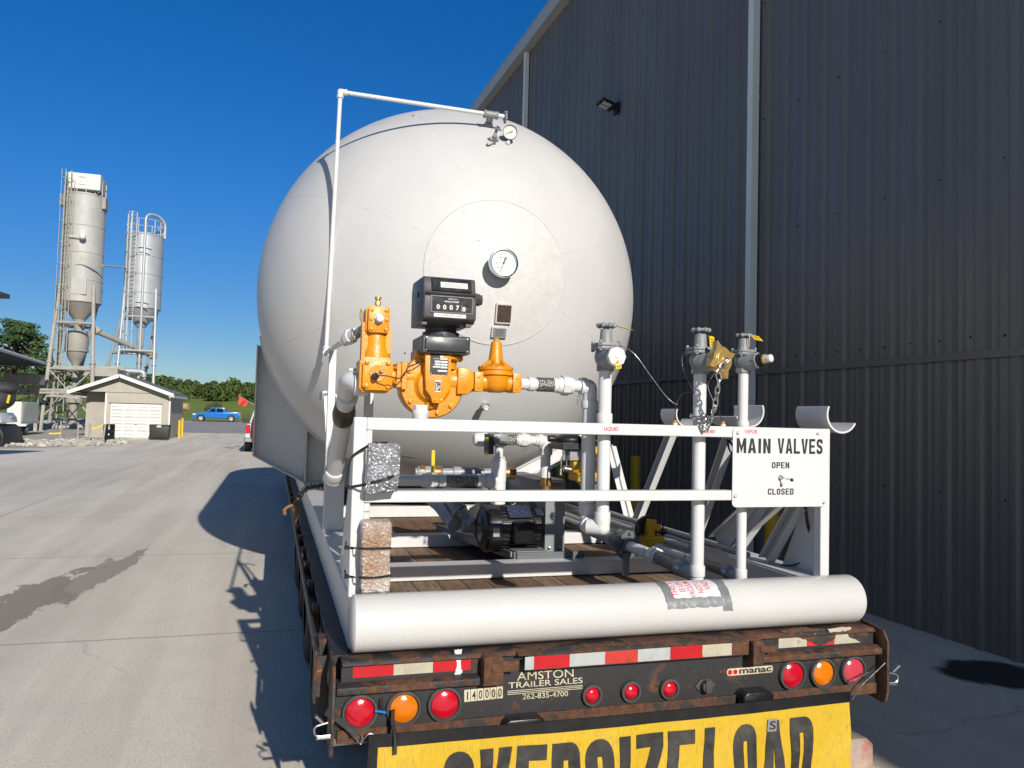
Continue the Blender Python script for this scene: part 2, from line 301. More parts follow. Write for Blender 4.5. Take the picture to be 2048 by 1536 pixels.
# ------------------------------------------------------------------ mesh builder
class MB:
    def __init__(s): s.v = []; s.f = []; s.m = []; s.sm = []
    def add(s, vs, fs, mi=0, smooth=True):
        o = len(s.v); s.v += [Vector(p) for p in vs]
        for f in fs: s.f.append([o+i for i in f]); s.m.append(mi); s.sm.append(smooth)
        return s
    def obox(s, c, ax, ay, az, mi=0):
        c = Vector(c); vs = [c+i*ax+j*ay+k*az for k in (-1, 1) for j in (-1, 1) for i in (-1, 1)]
        fs = [(0, 2, 3, 1), (4, 5, 7, 6), (0, 1, 5, 4), (2, 6, 7, 3), (0, 4, 6, 2), (1, 3, 7, 5)]
        if ax.cross(ay).dot(az) < 0: fs = [f[::-1] for f in fs]
        return s.add(vs, fs, mi, False)
    def box(s, x0, x1, y0, y1, z0, z1, mi=0):
        return s.obox(((x0+x1)/2, (y0+y1)/2, (z0+z1)/2), Vector(((x1-x0)/2, 0, 0)), Vector((0, (y1-y0)/2, 0)), Vector((0, 0, (z1-z0)/2)), mi)
    def bar(s, p0, p1, wd, ht, up=(0, 0, 1), mi=0):
        p0, p1 = Vector(p0), Vector(p1); d = (p1-p0); L = d.length; d.normalize()
        sd = d.cross(Vector(up))
        if sd.length < 1e-4: sd = d.cross(Vector((1, 0, 0)))
        sd.normalize(); u = sd.cross(d).normalized()
        return s.obox((p0+p1)/2, sd*wd/2, d*L/2, u*ht/2, mi)
    def chan(s, p0, p1, web, fl, th, up, mi=0):          # C channel: web normal = up, flanges point along +up
        p0, p1 = Vector(p0), Vector(p1); d = (p1-p0).normalized(); up = Vector(up); up = (up-d*up.dot(d)).normalized(); sd = d.cross(up).normalized()
        s.obox((p0+p1)/2+up*th/2, sd*web/2, d*(p1-p0).length/2, up*th/2, mi)
        for q in (-1, 1): s.obox((p0+p1)/2+up*(fl/2+th)+sd*q*(web/2-th/2), sd*th/2, d*(p1-p0).length/2, up*fl/2, mi)
        return s
    def cyl(s, p0, p1, r, r1=None, seg=20, caps=True, mi=0, rot=0.):
        p0, p1 = Vector(p0), Vector(p1); r1 = r if r1 is None else r1
        return s.lathe(p0, p1-p0, [(0, r), ((p1-p0).length, r1)], seg, caps, mi, rot)
    def lathe(s, o, ax, prof, seg=24, caps=True, mi=0, rot=0., up=None):
        o = Vector(o); ax = Vector(ax).normalized(); u = Vector(up) if up else (Vector((0, 0, 1)) if abs(ax.z) < .9 else Vector((1, 0, 0)))
        u = (u-ax*u.dot(ax)).normalized(); q = ax.cross(u); vs = []; fs = []; n = len(prof)
        for t_, r_ in prof:
            for i in range(seg):
                a = 2*math.pi*i/seg+rot; vs.append(o+ax*t_+(u*math.cos(a)+q*math.sin(a))*r_)
        for k in range(n-1):
            for i in range(seg):
                j = (i+1) % seg; fs.append((k*seg+i, k*seg+j, (k+1)*seg+j, (k+1)*seg+i))
        s.add(vs, fs, mi, seg > 8)
        if caps:
            if prof[0][1] > 1e-5: s.add(vs[:seg], [tuple(range(seg))[::-1]], mi, False)
            if prof[-1][1] > 1e-5: s.add(vs[-seg:], [tuple(range(seg))], mi, False)
        return s
    def tube(s, pts, r, seg=10, mi=0, caps=True, closed=False, flat=None):
        pts = [Vector(p) for p in pts]; n = len(pts); vs = []; fs = []
        tg = []
        for i in range(n):
            a = pts[(i-1) % n] if (closed or i > 0) else pts[i]; b = pts[(i+1) % n] if (closed or i < n-1) else pts[i]
            tg.append((b-a).normalized())
        u = tg[0].cross(Vector((0, 0, 1)))
        if u.length < .05: u = tg[0].cross(Vector((1, 0, 0)))
        u.normalize()
        for i in range(n):
            u = (u-tg[i]*u.dot(tg[i])).normalized(); q = tg[i].cross(u)
            rr = r[i] if isinstance(r, (list, tuple)) else r
            for k in range(seg):
                a = 2*math.pi*k/seg; vs.append(pts[i]+u*math.cos(a)*rr+q*math.sin(a)*rr*(flat or 1))
        for i in range(n if closed else n-1):
            i2 = (i+1) % n
            for k in range(seg):
                k2 = (k+1) % seg; fs.append((i*seg+k, i*seg+k2, i2*seg+k2, i2*seg+k))
        s.add(vs, fs, mi, True)
        if caps and not closed:
            s.add(vs[:seg], [tuple(range(seg))[::-1]], mi, False); s.add(vs[-seg:], [tuple(range(seg))], mi, False)
        return s
    def prism(s, poly, o, u, v, n, depth, mi=0, mi_side=None):
        o, u, v, n = Vector(o), Vector(u), Vector(v), Vector(n); k = len(poly)
        if u.cross(v).dot(n) < 0: poly = poly[::-1]
        a = [o+u*x+v*y for x, y in poly]; b = [p+n*depth for p in a]
        s.add(a+b, [tuple(range(k))[::-1], tuple(range(k, 2*k))], mi, False)
        s.add(a+b, [(i, (i+1) % k, k+(i+1) % k, k+i) for i in range(k)], mi if mi_side is None else mi_side, False); return s
    def sph(s, c, r, seg=14, rings=8, mi=0, sc=(1, 1, 1)):
        c = Vector(c); vs = [c+Vector((0, 0, r*sc[2]))]; fs = []
        for i in range(1, rings):
            t_ = math.pi*i/rings
            for k in range(seg):
                a = 2*math.pi*k/seg; vs.append(c+Vector((r*sc[0]*math.sin(t_)*math.cos(a), r*sc[1]*math.sin(t_)*math.sin(a), r*sc[2]*math.cos(t_))))
        vs.append(c-Vector((0, 0, r*sc[2])))
        for k in range(seg): fs.append((0, 1+k, 1+(k+1) % seg))
        for i in range(rings-2):
            for k in range(seg): a = 1+i*seg; fs.append((a+k, a+seg+k, a+seg+(k+1) % seg, a+(k+1) % seg))
        e = len(vs)-1; a = 1+(rings-2)*seg
        for k in range(seg): fs.append((e, a+(k+1) % seg, a+k))
        return s.add(vs, fs, mi, True)
    def torus(s, c, ax, R, r, seg=32, ms=8, mi=0, a0=0., a1=2*math.pi, up=None):
        c, ax = Vector(c), Vector(ax).normalized(); u = Vector(up) if up else (Vector((0, 0, 1)) if abs(ax.z) < .9 else Vector((1, 0, 0)))
        u = (u-ax*u.dot(ax)).normalized(); q = ax.cross(u); full = abs(a1-a0-2*math.pi) < 1e-6
        n = seg if full else seg+1
        pts = [c+(u*math.cos(a0+(a1-a0)*i/seg)+q*math.sin(a0+(a1-a0)*i/seg))*R for i in range(n)]
        return s.tube(pts, r, ms, mi, True, full)
    def link(s, c, along, side, L, W, r, mi=0):
        along, side = Vector(along).normalized(), Vector(side); side = (side-along*side.dot(along)).normalized(); c = Vector(c)
        pts = []; h = L/2-W/2
        for i in range(7): a = -math.pi/2+math.pi*i/6; pts.append(c+along*(h+math.cos(a)*W/2)+side*math.sin(a)*W/2)
        for i in range(7): a = math.pi/2+math.pi*i/6; pts.append(c+along*(-h+math.cos(a)*W/2)+side*math.sin(a)*W/2)
        return s.tube(pts, r, 6, mi, False, True)
    def chain(s, pts, L, W, r, mi=0):
        pts = [Vector(p) for p in pts]; cum = [0]
        for a, b in zip(pts, pts[1:]): cum.append(cum[-1]+(b-a).length)
        pitch = L-2.6*r; n = max(1, int(cum[-1]/pitch)); rnd = random.Random(3)
        for i in range(n):
            d = (i+.5)*cum[-1]/n; k = max(j for j in range(len(cum)-1) if cum[j] <= d); f = (d-cum[k])/(cum[k+1]-cum[k])
            p = pts[k].lerp(pts[k+1], f); tg = (pts[k+1]-pts[k]).normalized()
            sd = tg.cross(Vector((0, 1, .2))).normalized(); 
            a = (.35 if i % 2 else 1.75)+rnd.uniform(-.25, .25); sd = Matrix.Rotation(a, 3, tg) @ sd
            s.link(p, tg, sd, L, W, r, mi)
        return s
def fillet(pts, R, n=6):
    pts = [Vector(p) for p in pts]; out = [pts[0]]
    for i in range(1, len(pts)-1):
        a, p, b = pts[i-1], pts[i], pts[i+1]; d0 = (a-p); d1 = (b-p); r = min(R, d0.length*.49, d1.length*.49); q0 = p+d0.normalized()*r; q1 = p+d1.normalized()*r
        for k in range(n+1): t_ = k/n; out.append(q0*(1-t_)**2+p*2*t_*(1-t_)+q1*t_*t_)
    return out+[pts[-1]]
def spline(pts, n=10):
    P = [Vector(p) for p in pts]; P = [P[0]*2-P[1]]+P+[P[-1]*2-P[-2]]; out = []
    for i in range(1, len(P)-2):
        a, b, c, d = P[i-1:i+3]
        for k in range(n):
            t_ = k/n; out.append(.5*((2*b)+(c-a)*t_+(2*a-5*b+4*c-d)*t_*t_+(3*b-a-3*c+d)*t_**3))
    return out+[P[-2]]
def mesh_of(mb, name, mats, off):
    me = bpy.data.meshes.new(name); me.from_pydata([v-off for v in mb.v], [], mb.f); me.update()
    for mm in mats: me.materials.append(M[mm])
    me.polygons.foreach_set('material_index', mb.m); me.polygons.foreach_set('use_smooth', mb.sm)
    if len(me.polygons) < 20000: me.set_sharp_from_angle(angle=rad(38))
    return me
def wloc(o):
    p = Vector((0, 0, 0))
    while o is not None: p = p+o.location; o = o.parent
    return p
def O(mb, name, mats, parent=None, label=None, cat=None, group=None, kind=None, bevel=0., org=None):
    """one mesh object; origin at its parent's origin, or at org / the foot of its bounding box when top-level"""
    if isinstance(mats, str): mats = [mats]
    if parent is not None: off = wloc(parent)
    elif org is not None: off = Vector(org)
    elif kind == 'structure': off = Vector((0, 0, 0))
    else:
        xs = [v.x for v in mb.v]; ys = [v.y for v in mb.v]; zs = [v.z for v in mb.v]; off = Vector(((min(xs)+max(xs))/2, (min(ys)+max(ys))/2, min(zs)))
    me = mesh_of(mb, name, mats, off); o = bpy.data.objects.new(name, me); COL.objects.link(o)
    if parent is not None: o.parent = parent
    else: o.location = off
    if bevel:
        bm = bmesh.new(); bm.from_mesh(me); bmesh.ops.remove_doubles(bm, verts=bm.verts, dist=1e-6); bm.to_mesh(me); bm.free()
        b = o.modifiers.new('bevel', 'BEVEL'); b.width = bevel; b.segments = 2; b.limit_method = 'ANGLE'; b.angle_limit = rad(40); b.harden_normals = False
    return tag(o, label, cat, group, kind)
def tag(o, label=None, cat=None, group=None, kind=None):
    if label: o['label'] = label
    if cat: o['category'] = cat
    if group: o['group'] = group
    if kind: o['kind'] = kind
    return o
def T(name, label, cat, loc, group=None):
    o = bpy.data.objects.new(name, None); COL.objects.link(o); o.location = loc; o.empty_display_size = .2
    return tag(o, label, cat, group)
def dup(root, loc, rotz=0., label=None, group=None):
    def cp(o, par):
        c = o.copy(); COL.objects.link(c); c.parent = par
        for ch in o.children: cp(ch, c)
        return c
    r = cp(root, None); r.location = loc; r.rotation_euler = (0, 0, rotz)
    return tag(r, label, None, group)

_tx = {}
def text_flat(s, bold=0., space=1.):
    """outline of the built-in font as flat triangles in a unit box: verts (x, y) in 0..1, faces, aspect"""
    key = (s, bold, space)
    if key in _tx: return _tx[key]
    cu = bpy.data.curves.new('txt', 'FONT'); cu.body = s; cu.size = 1; cu.offset = bold; cu.space_character = space; cu.resolution_u = 4
    ob = bpy.data.objects.new('txt', cu); COL.objects.link(ob); bpy.context.view_layer.update()
    dg = bpy.context.evaluated_depsgraph_get(); me = ob.evaluated_get(dg).to_mesh()
    vs = [(v.co.x, v.co.y) for v in me.vertices]; fs = [tuple(p.vertices) for p in me.polygons]
    ob.evaluated_get(dg).to_mesh_clear(); bpy.data.objects.remove(ob); bpy.data.curves.remove(cu)
    x0 = min(v[0] for v in vs); x1 = max(v[0] for v in vs); y0 = min(v[1] for v in vs); y1 = max(v[1] for v in vs)
    r = ([((x-x0)/(x1-x0), (y-y0)/(y1-y0)) for x, y in vs], fs, (x1-x0)/(y1-y0)); _tx[key] = r
    return r
def text(mb, s, o, u, v, n=None, lift=.0015, mi=0, bold=0., space=1., heavy=0.):
    if heavy:                                        # heavier strokes: the outline laid down several times, a little apart
        o, u, v = Vector(o), Vector(u), Vector(v)
        for k in range(5): text(mb, s, o+u.normalized()*heavy*(k-2)/2, u, v, n, lift+.00012*k, mi, bold, space)
        return
    """text filling the box o, o+u, o+v; lifted off the surface along its normal"""
    vs, fs, _ = text_flat(s, bold, space); o, u, v = Vector(o), Vector(u), Vector(v); nn = u.cross(v).normalized() if n is None else Vector(n)
    mb.add([o+u*x+v*y+nn*lift for x, y in vs], fs, mi, False)
X_, Y_, Z_ = Vector((1, 0, 0)), Vector((0, 1, 0)), Vector((0, 0, 1))

# ---- block capitals: condensed heavy strokes, for signs and the banner
def block_glyph(ch, w, h, t):
    """quads filling a w x h box with stroke thickness t"""
    k = t/2; P = []
    def bar_(x0, y0, x1, y1): P.append([(x0, y0), (x1, y0), (x1, y1), (x0, y1)])
    def slant(xa, ya, xb, yb, th): P.append([(xa, ya), (xa+th, ya), (xb+th, yb), (xb, yb)])
    def path(pts, r, closed=False):
        q = []; n = len(pts)
        for i, p in enumerate(pts):
            a, b = Vector(pts[i-1] if (i or closed) else p), Vector(pts[(i+1) % n] if (i < n-1 or closed) else p); p = Vector(p)
            if (a-p).length < 1e-9 or (b-p).length < 1e-9: q.append(p); continue
            rr = min(r, (a-p).length*.5, (b-p).length*.5); c0, c1 = p+(a-p).normalized()*rr, p+(b-p).normalized()*rr
            for j in range(6): s_ = j/5; q.append(c0*(1-s_)**2+p*2*s_*(1-s_)+c1*s_*s_)
        m = len(q); L, R = [], []
        for i in range(m):
            a = q[i-1] if (i or closed) else q[i]; b = q[(i+1) % m] if (i < m-1 or closed) else q[i]
            d = (b-a).normalized(); nn = Vector((-d.y, d.x)); L.append(q[i]+nn*k); R.append(q[i]-nn*k)
        for i in range(m if closed else m-1): j = (i+1) % m; P.append([tuple(R[i]), tuple(R[j]), tuple(L[j]), tuple(L[i])])
    r = w*.42
    if ch == 'I': bar_(w/2-k, 0, w/2+k, h)
    elif ch == 'L': bar_(0, 0, t, h); bar_(t, 0, w, t*.85)
    elif ch == 'E': bar_(0, 0, t, h); bar_(t, 0, w, t*.85); bar_(t, h-t*.85, w, h); bar_(t, h/2-t*.4, w*.9, h/2+t*.4)
    elif ch == 'N': bar_(0, 0, t, h); bar_(w-t, 0, w, h); P.append([(t, h), (t, h*.62), (w-t, 0), (w-t, h*.38)])
    elif ch == 'M': bar_(0, 0, t, h); bar_(w-t, 0, w, h); P.append([(t, h), (t, h*.55), (w/2, 0), (w/2, h*.45)]); P.append([(w/2, h*.45), (w/2, 0), (w-t, h*.55), (w-t, h)])
    elif ch == 'V': th = t*1.08; P.append([(0, h), (th, h), (w/2, h*.2), (w/2, 0), (w/2-th*.5, 0)]); P.append([(w-th, h), (w, h), (w/2+th*.5, 0), (w/2, 0), (w/2, h*.2)])
    elif ch == 'A': th = t*1.08; P.append([(0, 0), (th, 0), (w/2, h*.8), (w/2, h), (w/2-th*.5, h)]); P.append([(w-th, 0), (w, 0), (w/2+th*.5, h), (w/2, h), (w/2, h*.8)]); bar_(w*.25, h*.18, w*.75, h*.18+t*.8)
    elif ch == 'Z': bar_(0, 0, w, t*.85); bar_(0, h-t*.85, w, h); P.append([(0, t*.85), (t*1.1, t*.85), (w, h-t*.85), (w-t*1.1, h-t*.85)])
    elif ch == 'O': path([(k, k), (w-k, k), (w-k, h-k), (k, h-k)], r, True)
    elif ch == 'D': bar_(0, 0, t, h); path([(t, k), (w-k, k), (w-k, h-k), (t, h-k)], r)
    elif ch == 'C': path([(w-k, h*.66), (w-k, h-k), (k, h-k), (k, k), (w-k, k), (w-k, h*.34)], r)
    elif ch == 'P': bar_(0, 0, t, h); path([(t, h-k), (w-k, h-k), (w-k, h*.46), (t, h*.46)], r)
    elif ch == 'R': bar_(0, 0, t, h); path([(t, h-k), (w-k, h-k), (w-k, h*.50), (t, h*.50)], r); P.append([(w-t, 0), (w, 0), (w-k*.7, h*.42), (w*.45, h*.44)])
    elif ch == 'S': path([(w-k, h*.70), (w-k, h-k), (k, h-k), (k, h*.56), (w-k, h*.44), (w-k, k), (k, k), (k, h*.30)], r*.8)
    return P
def block_word(s, aspect_t=.2, gap=.10, bw=.40):
    """quads of a word scaled into a unit box, plus its aspect; t is the stroke in units of the cap height"""
    x = 0; Q = []
    for ch in s:
        w_ = bw*{'I': .5, 'M': 1.28, 'A': 1.1, 'V': 1.08}.get(ch, 1.)
        for p in block_glyph(ch, w_, 1., aspect_t): Q.append([(a+x, b) for a, b in p])
        x += w_+gap
    W_ = x-gap; vs = []; fs = []
    for p in Q: fs.append(tuple(range(len(vs), len(vs)+len(p)))); vs += [(a/W_, b) for a, b in p]
    return vs, fs
def block_text(mb, s, o, u, v, n, lift, mi=0, t=.2, gap=.13, bw=.58):
    vs, fs = block_word(s, t, gap, bw); o, u, v, n = Vector(o), Vector(u), Vector(v), Vector(n)
    for i, f in enumerate(fs): mb.add([o+u*vs[k][0]+v*vs[k][1]+n*(lift+.00002*(i % 9)) for k in f], [tuple(range(len(f)))], mi, False)
# ================================================================== terrain
def lerp_tab(tab, y):
    if y <= tab[0][0]: return tab[0][1]
    for (a, za), (b, zb) in zip(tab, tab[1:]):
        if y <= b: return za+(zb-za)*(y-a)/(b-a)
    return tab[-1][1]
TER = [(-80, 0), (60, 0), (80, .14), (103, .42), (140, .85), (180, 1.6), (230, 3.3), (280, 5.6), (340, 9.), (460, 14.), (700, 20.)]
def gz(x, y):
    z = lerp_tab(TER, y)
    if y > 103: z += .055*max(0, -(x+32))*min(1, (y-103)/120) + .18*math.sin(x*.11+y*.05)*min(1, (y-103)/60)
    return z
def sheet(name, xs, ys, m, lift=0., zf=gz):
    mb = MB(); vs = [(x, y, zf(x, y)+lift) for y in ys for x in xs]; k = len(xs)
    fs = [(j*k+i, j*k+i+1, (j+1)*k+i+1, (j+1)*k+i) for j in range(len(ys)-1) for i in range(k-1)]
    mb.add(vs, fs, 0, True); return O(mb, name, m, kind='structure')
sheet('concrete_yard', [-120, -60, -30, -12, 0, 12, 40, 90], [-60, -30, 0, 20, 40, 60, 70, 80, 92, 103], 'concrete')
sheet('grass_field', [-420+i*20 for i in range(43)], [102.9, 110, 120, 130, 140, 160, 180, 205, 230, 255, 280, 310, 340, 400, 460, 580, 700], 'meadow')
sheet('asphalt_road', [-60, -30, -8, 0, 12, 40, 90], [63, 70, 80, 92, 102.9], 'asphalt', .004)
def patch(name, pts, m, lift=.004):
    from mathutils.geometry import tessellate_polygon
    V_ = [Vector((p[0], p[1], gz(p[0], p[1])+lift)) for p in pts]; mb = MB(); mb.add(V_, [tuple(f) for f in tessellate_polygon([V_])], 0, True); return O(mb, name, m, kind='structure')
g = [aZ(*q) for q in ((-250, 912), (0, 897), (70, 896), (130, 893), (200, 888), (255, 882))]
patch('gravel_lot', [(p.x, p.y) for p in g]+[(-8.6, 52), (-12, 62.5), (-80, 62.5), (-80, 38)], 'gravel', .008)
patch('gravel_verge', [(-11, 62.6), (-16, 102.5), (-100, 102.5), (-100, 62.6)], 'gravel', .010)
# ================================================================== the dark metal building on the right
WB = rad(-1.8); WX = 5.59
WD = Vector((math.sin(WB), math.cos(WB), 0)); WN = Vector((-math.cos(WB), math.sin(WB), 0))
def W(t, off, z): return Vector((WX, 0, z))+WD*t+WN*off
T0, T1, ZS, ZE = -17.5, 42., 2.32, 9.82
bld = T('metal_building', 'tall charcoal ribbed metal building with pale grey gutter beside the trailer', 'building', W(T0, 0, 0))
def ribs(t0, t1, z0, z1, name, phase=0.):
    mb = MB(); prof = []; p = .305; t = t0-((t0-phase) % p)
    while t < t1:
        for dt, o in ((.0, .0), (.024, .022), (.066, .022), (.090, .0), (.150, .0), (.157, .004), (.172, .004), (.179, .0), (.222, .0), (.229, .004), (.244, .004), (.251, .0)):
            prof.append((t+dt, o))
        t += p
    vs = [W(a, o, z) for z in (z0, z1) for a, o in prof]; k = len(prof)
    mb.add(vs, [(i+1, i, k+i, k+i+1) for i in range(k-1)], 0, False); return O(mb, name, 'wall_charcoal', bld)
PH = 4.824+.02
ribs(T0, T1, .0, ZS, 'lower_wall_panel', PH); ribs(T0, T1, ZS+.06, ZE, 'upper_wall_panel', PH)
mb = MB(); mb.obox(W((T0+T1)/2, .018, ZS+.029), WD*(T1-T0)/2, WN*.018, Z_*.030); O(mb, 'seam_trim', 'wall_charcoal', bld)
mb = MB(); mb.obox(W((T0+T1)/2, -.012, ZE/2), WD*(T1-T0)/2, WN*.008, Z_*(ZE/2)); mb.obox(W(T0+.02, -9, 4.9), WD*.02, WN*8.97, Z_*4.9); mb.obox(W(T1-.02, -9, 4.9), WD*.02, WN*8.97, Z_*4.9)
mb.obox(W((T0+T1)/2, -18, 4.9), WD*(T1-T0)/2, WN*.02, Z_*4.9); O(mb, 'wall_core', 'wall_charcoal', bld)
mb = MB(); mb.obox(W((T0+T1)/2, .095, ZE+.135), WD*(T1-T0)/2, WN*.095, Z_*.135); mb.obox(W((T0+T1)/2, .095, ZE+.285), WD*(T1-T0)/2, WN*.105, Z_*.012); O(mb, 'gutter', 'light_grey_trim', bld)
mb = MB(); a, b = W(T0, -.02, ZE+.27), W(T1, -.02, ZE+.27); c, d = W(T1, -9, ZE+1.1), W(T0, -9, ZE+1.1); e, f = W(T0, -18, ZE+.27), W(T1, -18, ZE+.27)
mb.add([a, b, c, d, e, f], [(0, 1, 2, 3), (3, 2, 5, 4)], 0, False); O(mb, 'roof', 'light_grey_trim', bld)
for t in (7.82, 16.0, 28.):
    mb = MB(); mb.obox(W(t, .075, ZE/2), WD*.05, WN*.045, Z_*(ZE/2-.02))
    for z in (2.6, 5.6, 8.4): mb.obox(W(t, .077, z), WD*.053, WN*.048, Z_*.02)
    O(mb, 'downspout', 'downspout_pale', bld)
# dark gap trim beside the first downspout, screws on the panels
mb = MB(); rnd = random.Random(5)
for z in (1.2, 2.345, 2.5, 3.9, 5.3, 6.7, 8.1):
    k = 0; t = PH+.305*-3
    while t < 16:
        mb.cyl(W(t+.125, -.002, z+rnd.uniform(-.02, .02)), W(t+.125, .006, z), .008, seg=6); t += .305*(2 if z not in (2.345, 2.5) else 1)
o = O(mb, 'screw', 'black', bld, kind='stuff')
# flood light fixed to the wall
c = aX(1214, 210, W(11.7, .2, 0).x); t_l = c.y
fl = T('wall_flood_light', 'small black twin panel floodlight mounted high on the charcoal wall', 'wall light', W(c.y, 0, c.z-.15))
mb = MB(); q = W(c.y, .22, c.z); tilt = (WN*.9+Z_*.25).normalized(); nz = WD.cross(tilt).normalized()
mb.obox(q, WD*.14, tilt*.14, nz*.022); mb.obox(q+nz*.03-tilt*.03, WD*.09, tilt*.07, nz*.015)
O(mb, 'housing', 'gloss_black', fl, bevel=.012)
for sgn in (-1, 1):
    mb = MB(); mb.obox(q+WD*sgn*.062-nz*.025+tilt*.02, WD*.048, tilt*.075, nz*.004); O(mb, 'lamp_panel', 'dial', fl)
mb = MB(); mb.obox(W(c.y, .03, c.z-.04), WD*.07, WN*.03, Z_*.09); mb.bar(W(c.y, .03, c.z-.04), q-tilt*.1, .05, .05); O(mb, 'bracket', 'black', fl)

# ---- bollards against the wall
def bollard(x, y, r, h, label, grp, m='bollard_yellow'):
    mb = MB(); mb.lathe((x, y, gz(x, y)), Z_, [(0, r), (h-r*.35, r), (h-r*.1, r*.8), (h, r*.35), (h+.002, 0)], 20, False)
    mb.lathe((x, y, gz(x, y)), Z_, [(0, r*1.35), (.02, r*1.3), (.03, r*1.0)], 20, False); return O(mb, 'bollard', m, None, label, 'bollard', grp)
bollard(5.0, 10.2, .075, 1.25, 'yellow bollard in shade by the dark wall, seen between the white V braces', 'yellow bollards along the dark wall')
bollard(5.0, 6.98, .075, 1.25, 'yellow bollard in shade low behind the main valves sign', 'yellow bollards along the dark wall')
bollard(5.0, 13.2, .075, 1.25, 'yellow bollard in shade half hidden behind the yellow actuator', 'yellow bollards along the dark wall')
# ================================================================== flatbed trailer
TX0, TX1, TYR, DZ = .245, 2.712, 2.965, .81          # side plates, rear face, deck height
tr = T('flatbed_trailer', 'weathered black flatbed trailer with rusty rear beam, wooden deck and round tail lights', 'trailer', ((TX0+TX1)/2, 3., 0))
TL = 19.
mb = MB(); mb.box(TX0+.07, TX1-.07, TYR+.03, TL, DZ-.045, DZ-.004); O(mb, 'wooden_deck', 'deck_wood', tr)
# rear beam: capping strip, tape recess, ledge, lamp panel, bottom lip
mb = MB()
mb.prism([(TYR-.006, DZ-.004), (TYR+.006, DZ+.011), (TYR+.09, DZ+.011), (TYR+.09, DZ-.008), (TYR, DZ-.008)], (TX0+.03, 0, 0), Y_, Z_, X_, TX1-TX0-.06)
O(mb, 'top_cap', 'rust_mid', tr, bevel=.003)
mb = MB(); mb.box(TX0+.03, TX1-.03, TYR+.012, TYR+.05, .7425, DZ-.0085); O(mb, 'tape_panel', 'trailer_black', tr)
mb = MB()
for a, b in ((TX0+.012, .80), (2.06, TX1-.012)):
    mb = MB(); mb.prism([(TYR+.012, .744), (TYR-.028, .734), (TYR-.028, .708), (TYR-.018, .708), (TYR-.018, .716), (TYR+.012, .716)], (a, 0, 0), Y_, Z_, X_, b-a); O(mb, 'ledge', 'rust_mid', tr, bevel=.003)

mb = MB(); mb.box(TX0+.012, TX1-.012, TYR+.014, TYR+.06, .543, .742); O(mb, 'lamp_panel', 'trailer_black', tr)
mb = MB(); mb.box(TX0+.02, TX1-.02, TYR-.001, TYR+.013, .533, .572); mb.box(TX0+.02, TX1-.02, TYR+.0, TYR+.16, .523, .5325); O(mb, 'bottom_lip', 'rust_heavy', tr, bevel=.002)
# raised centre bar carrying the middle tape, and its two hinge blocks
mb = MB(); mb.box(.99, 1.99, TYR-.035, TYR+.010, .752, .809); mb.prism([(TYR+.01, .817), (TYR-.035, .810), (TYR-.035, .813), (TYR+.01, .820)], (.95, 0, 0), Y_, Z_, X_, 1.1); O(mb, 'centre_bar', 'rust_mid', tr, bevel=.003)
def hinge(x0, x1, z0, z1):
    mb = MB(); mb.prism([(0, 0), (x1-x0, 0), (x1-x0, z1-z0-.015), (x1-x0-.01, z1-z0), (.01, z1-z0), (0, z1-z0-.01)], (x0, TYR-.055, z0), X_, Z_, Y_, .065)
    mb.box(x0+.03, x1+.06, TYR-.061, TYR-.0555, z0+.05, z1-.02); O(mb, 'hinge_block', 'rust_heavy', tr, bevel=.004)
hinge(.806, .885, .712, .822); hinge(2.0, 2.055, .712, .812)
# side end plates
for sx, m in ((TX0, 'rust_mid'), (TX1, 'rust_heavy')):
    mb = MB(); d = .012
    mb.prism([(TYR-.04, .50), (TYR-.05, .55), (TYR-.05, .77), (TYR-.02, .815), (TYR+.12, .83), (TYR+.12, .50), (TYR-.02, .485)], (sx-d/2, 0, 0), Y_, Z_, X_, d)
    O(mb, 'end_plate', m, tr, bevel=.002)
# right end plate stands off the beam: the dark hollow beside it
# side rails
for s, sx in ((1, TX0), (-1, TX1)):
    mb = MB(); mb.box(min(sx, sx+s*.07), max(sx, sx+s*.07), TYR+.121, TL, DZ-.15, DZ+.002); mb.box(min(sx+s*.012, sx-s*.045), max(sx+s*.012, sx-s*.045), 3.9, TL, DZ-.075, DZ-.062)
    mb.box(min(sx-s*.033, sx-s*.045), max(sx-s*.033, sx-s*.045), 3.25, TL, DZ-.10, DZ-.03)
    O(mb, 'side_rail', 'trailer_black', tr, bevel=.003)
    y = 3.32; i = 0
    while y < 12:
        mb = MB(); x0, x1 = min(sx-s*.002, sx-s*.032), max(sx-s*.002, sx-s*.032)
        mb.box(x0, x1, y, y+.09, DZ-.13, DZ-.0); O(mb, 'stake_pocket', 'rust_mid' if s > 0 else 'trailer_black', tr, bevel=.003); y += .56
# rusty stake bracket at the left rear corner
mb = MB(); mb.box(TX0-.055, TX0-.009, TYR+.16, TYR+.175, .645, .80); mb.box(TX0-.058, TX0-.009, TYR+.176, TYR+.24, .66, .672); mb.box(TX0-.060, TX0-.05, TYR+.16, TYR+.26, .62, .82); O(mb, 'corner_bracket', 'rust_mid', tr, bevel=.002)
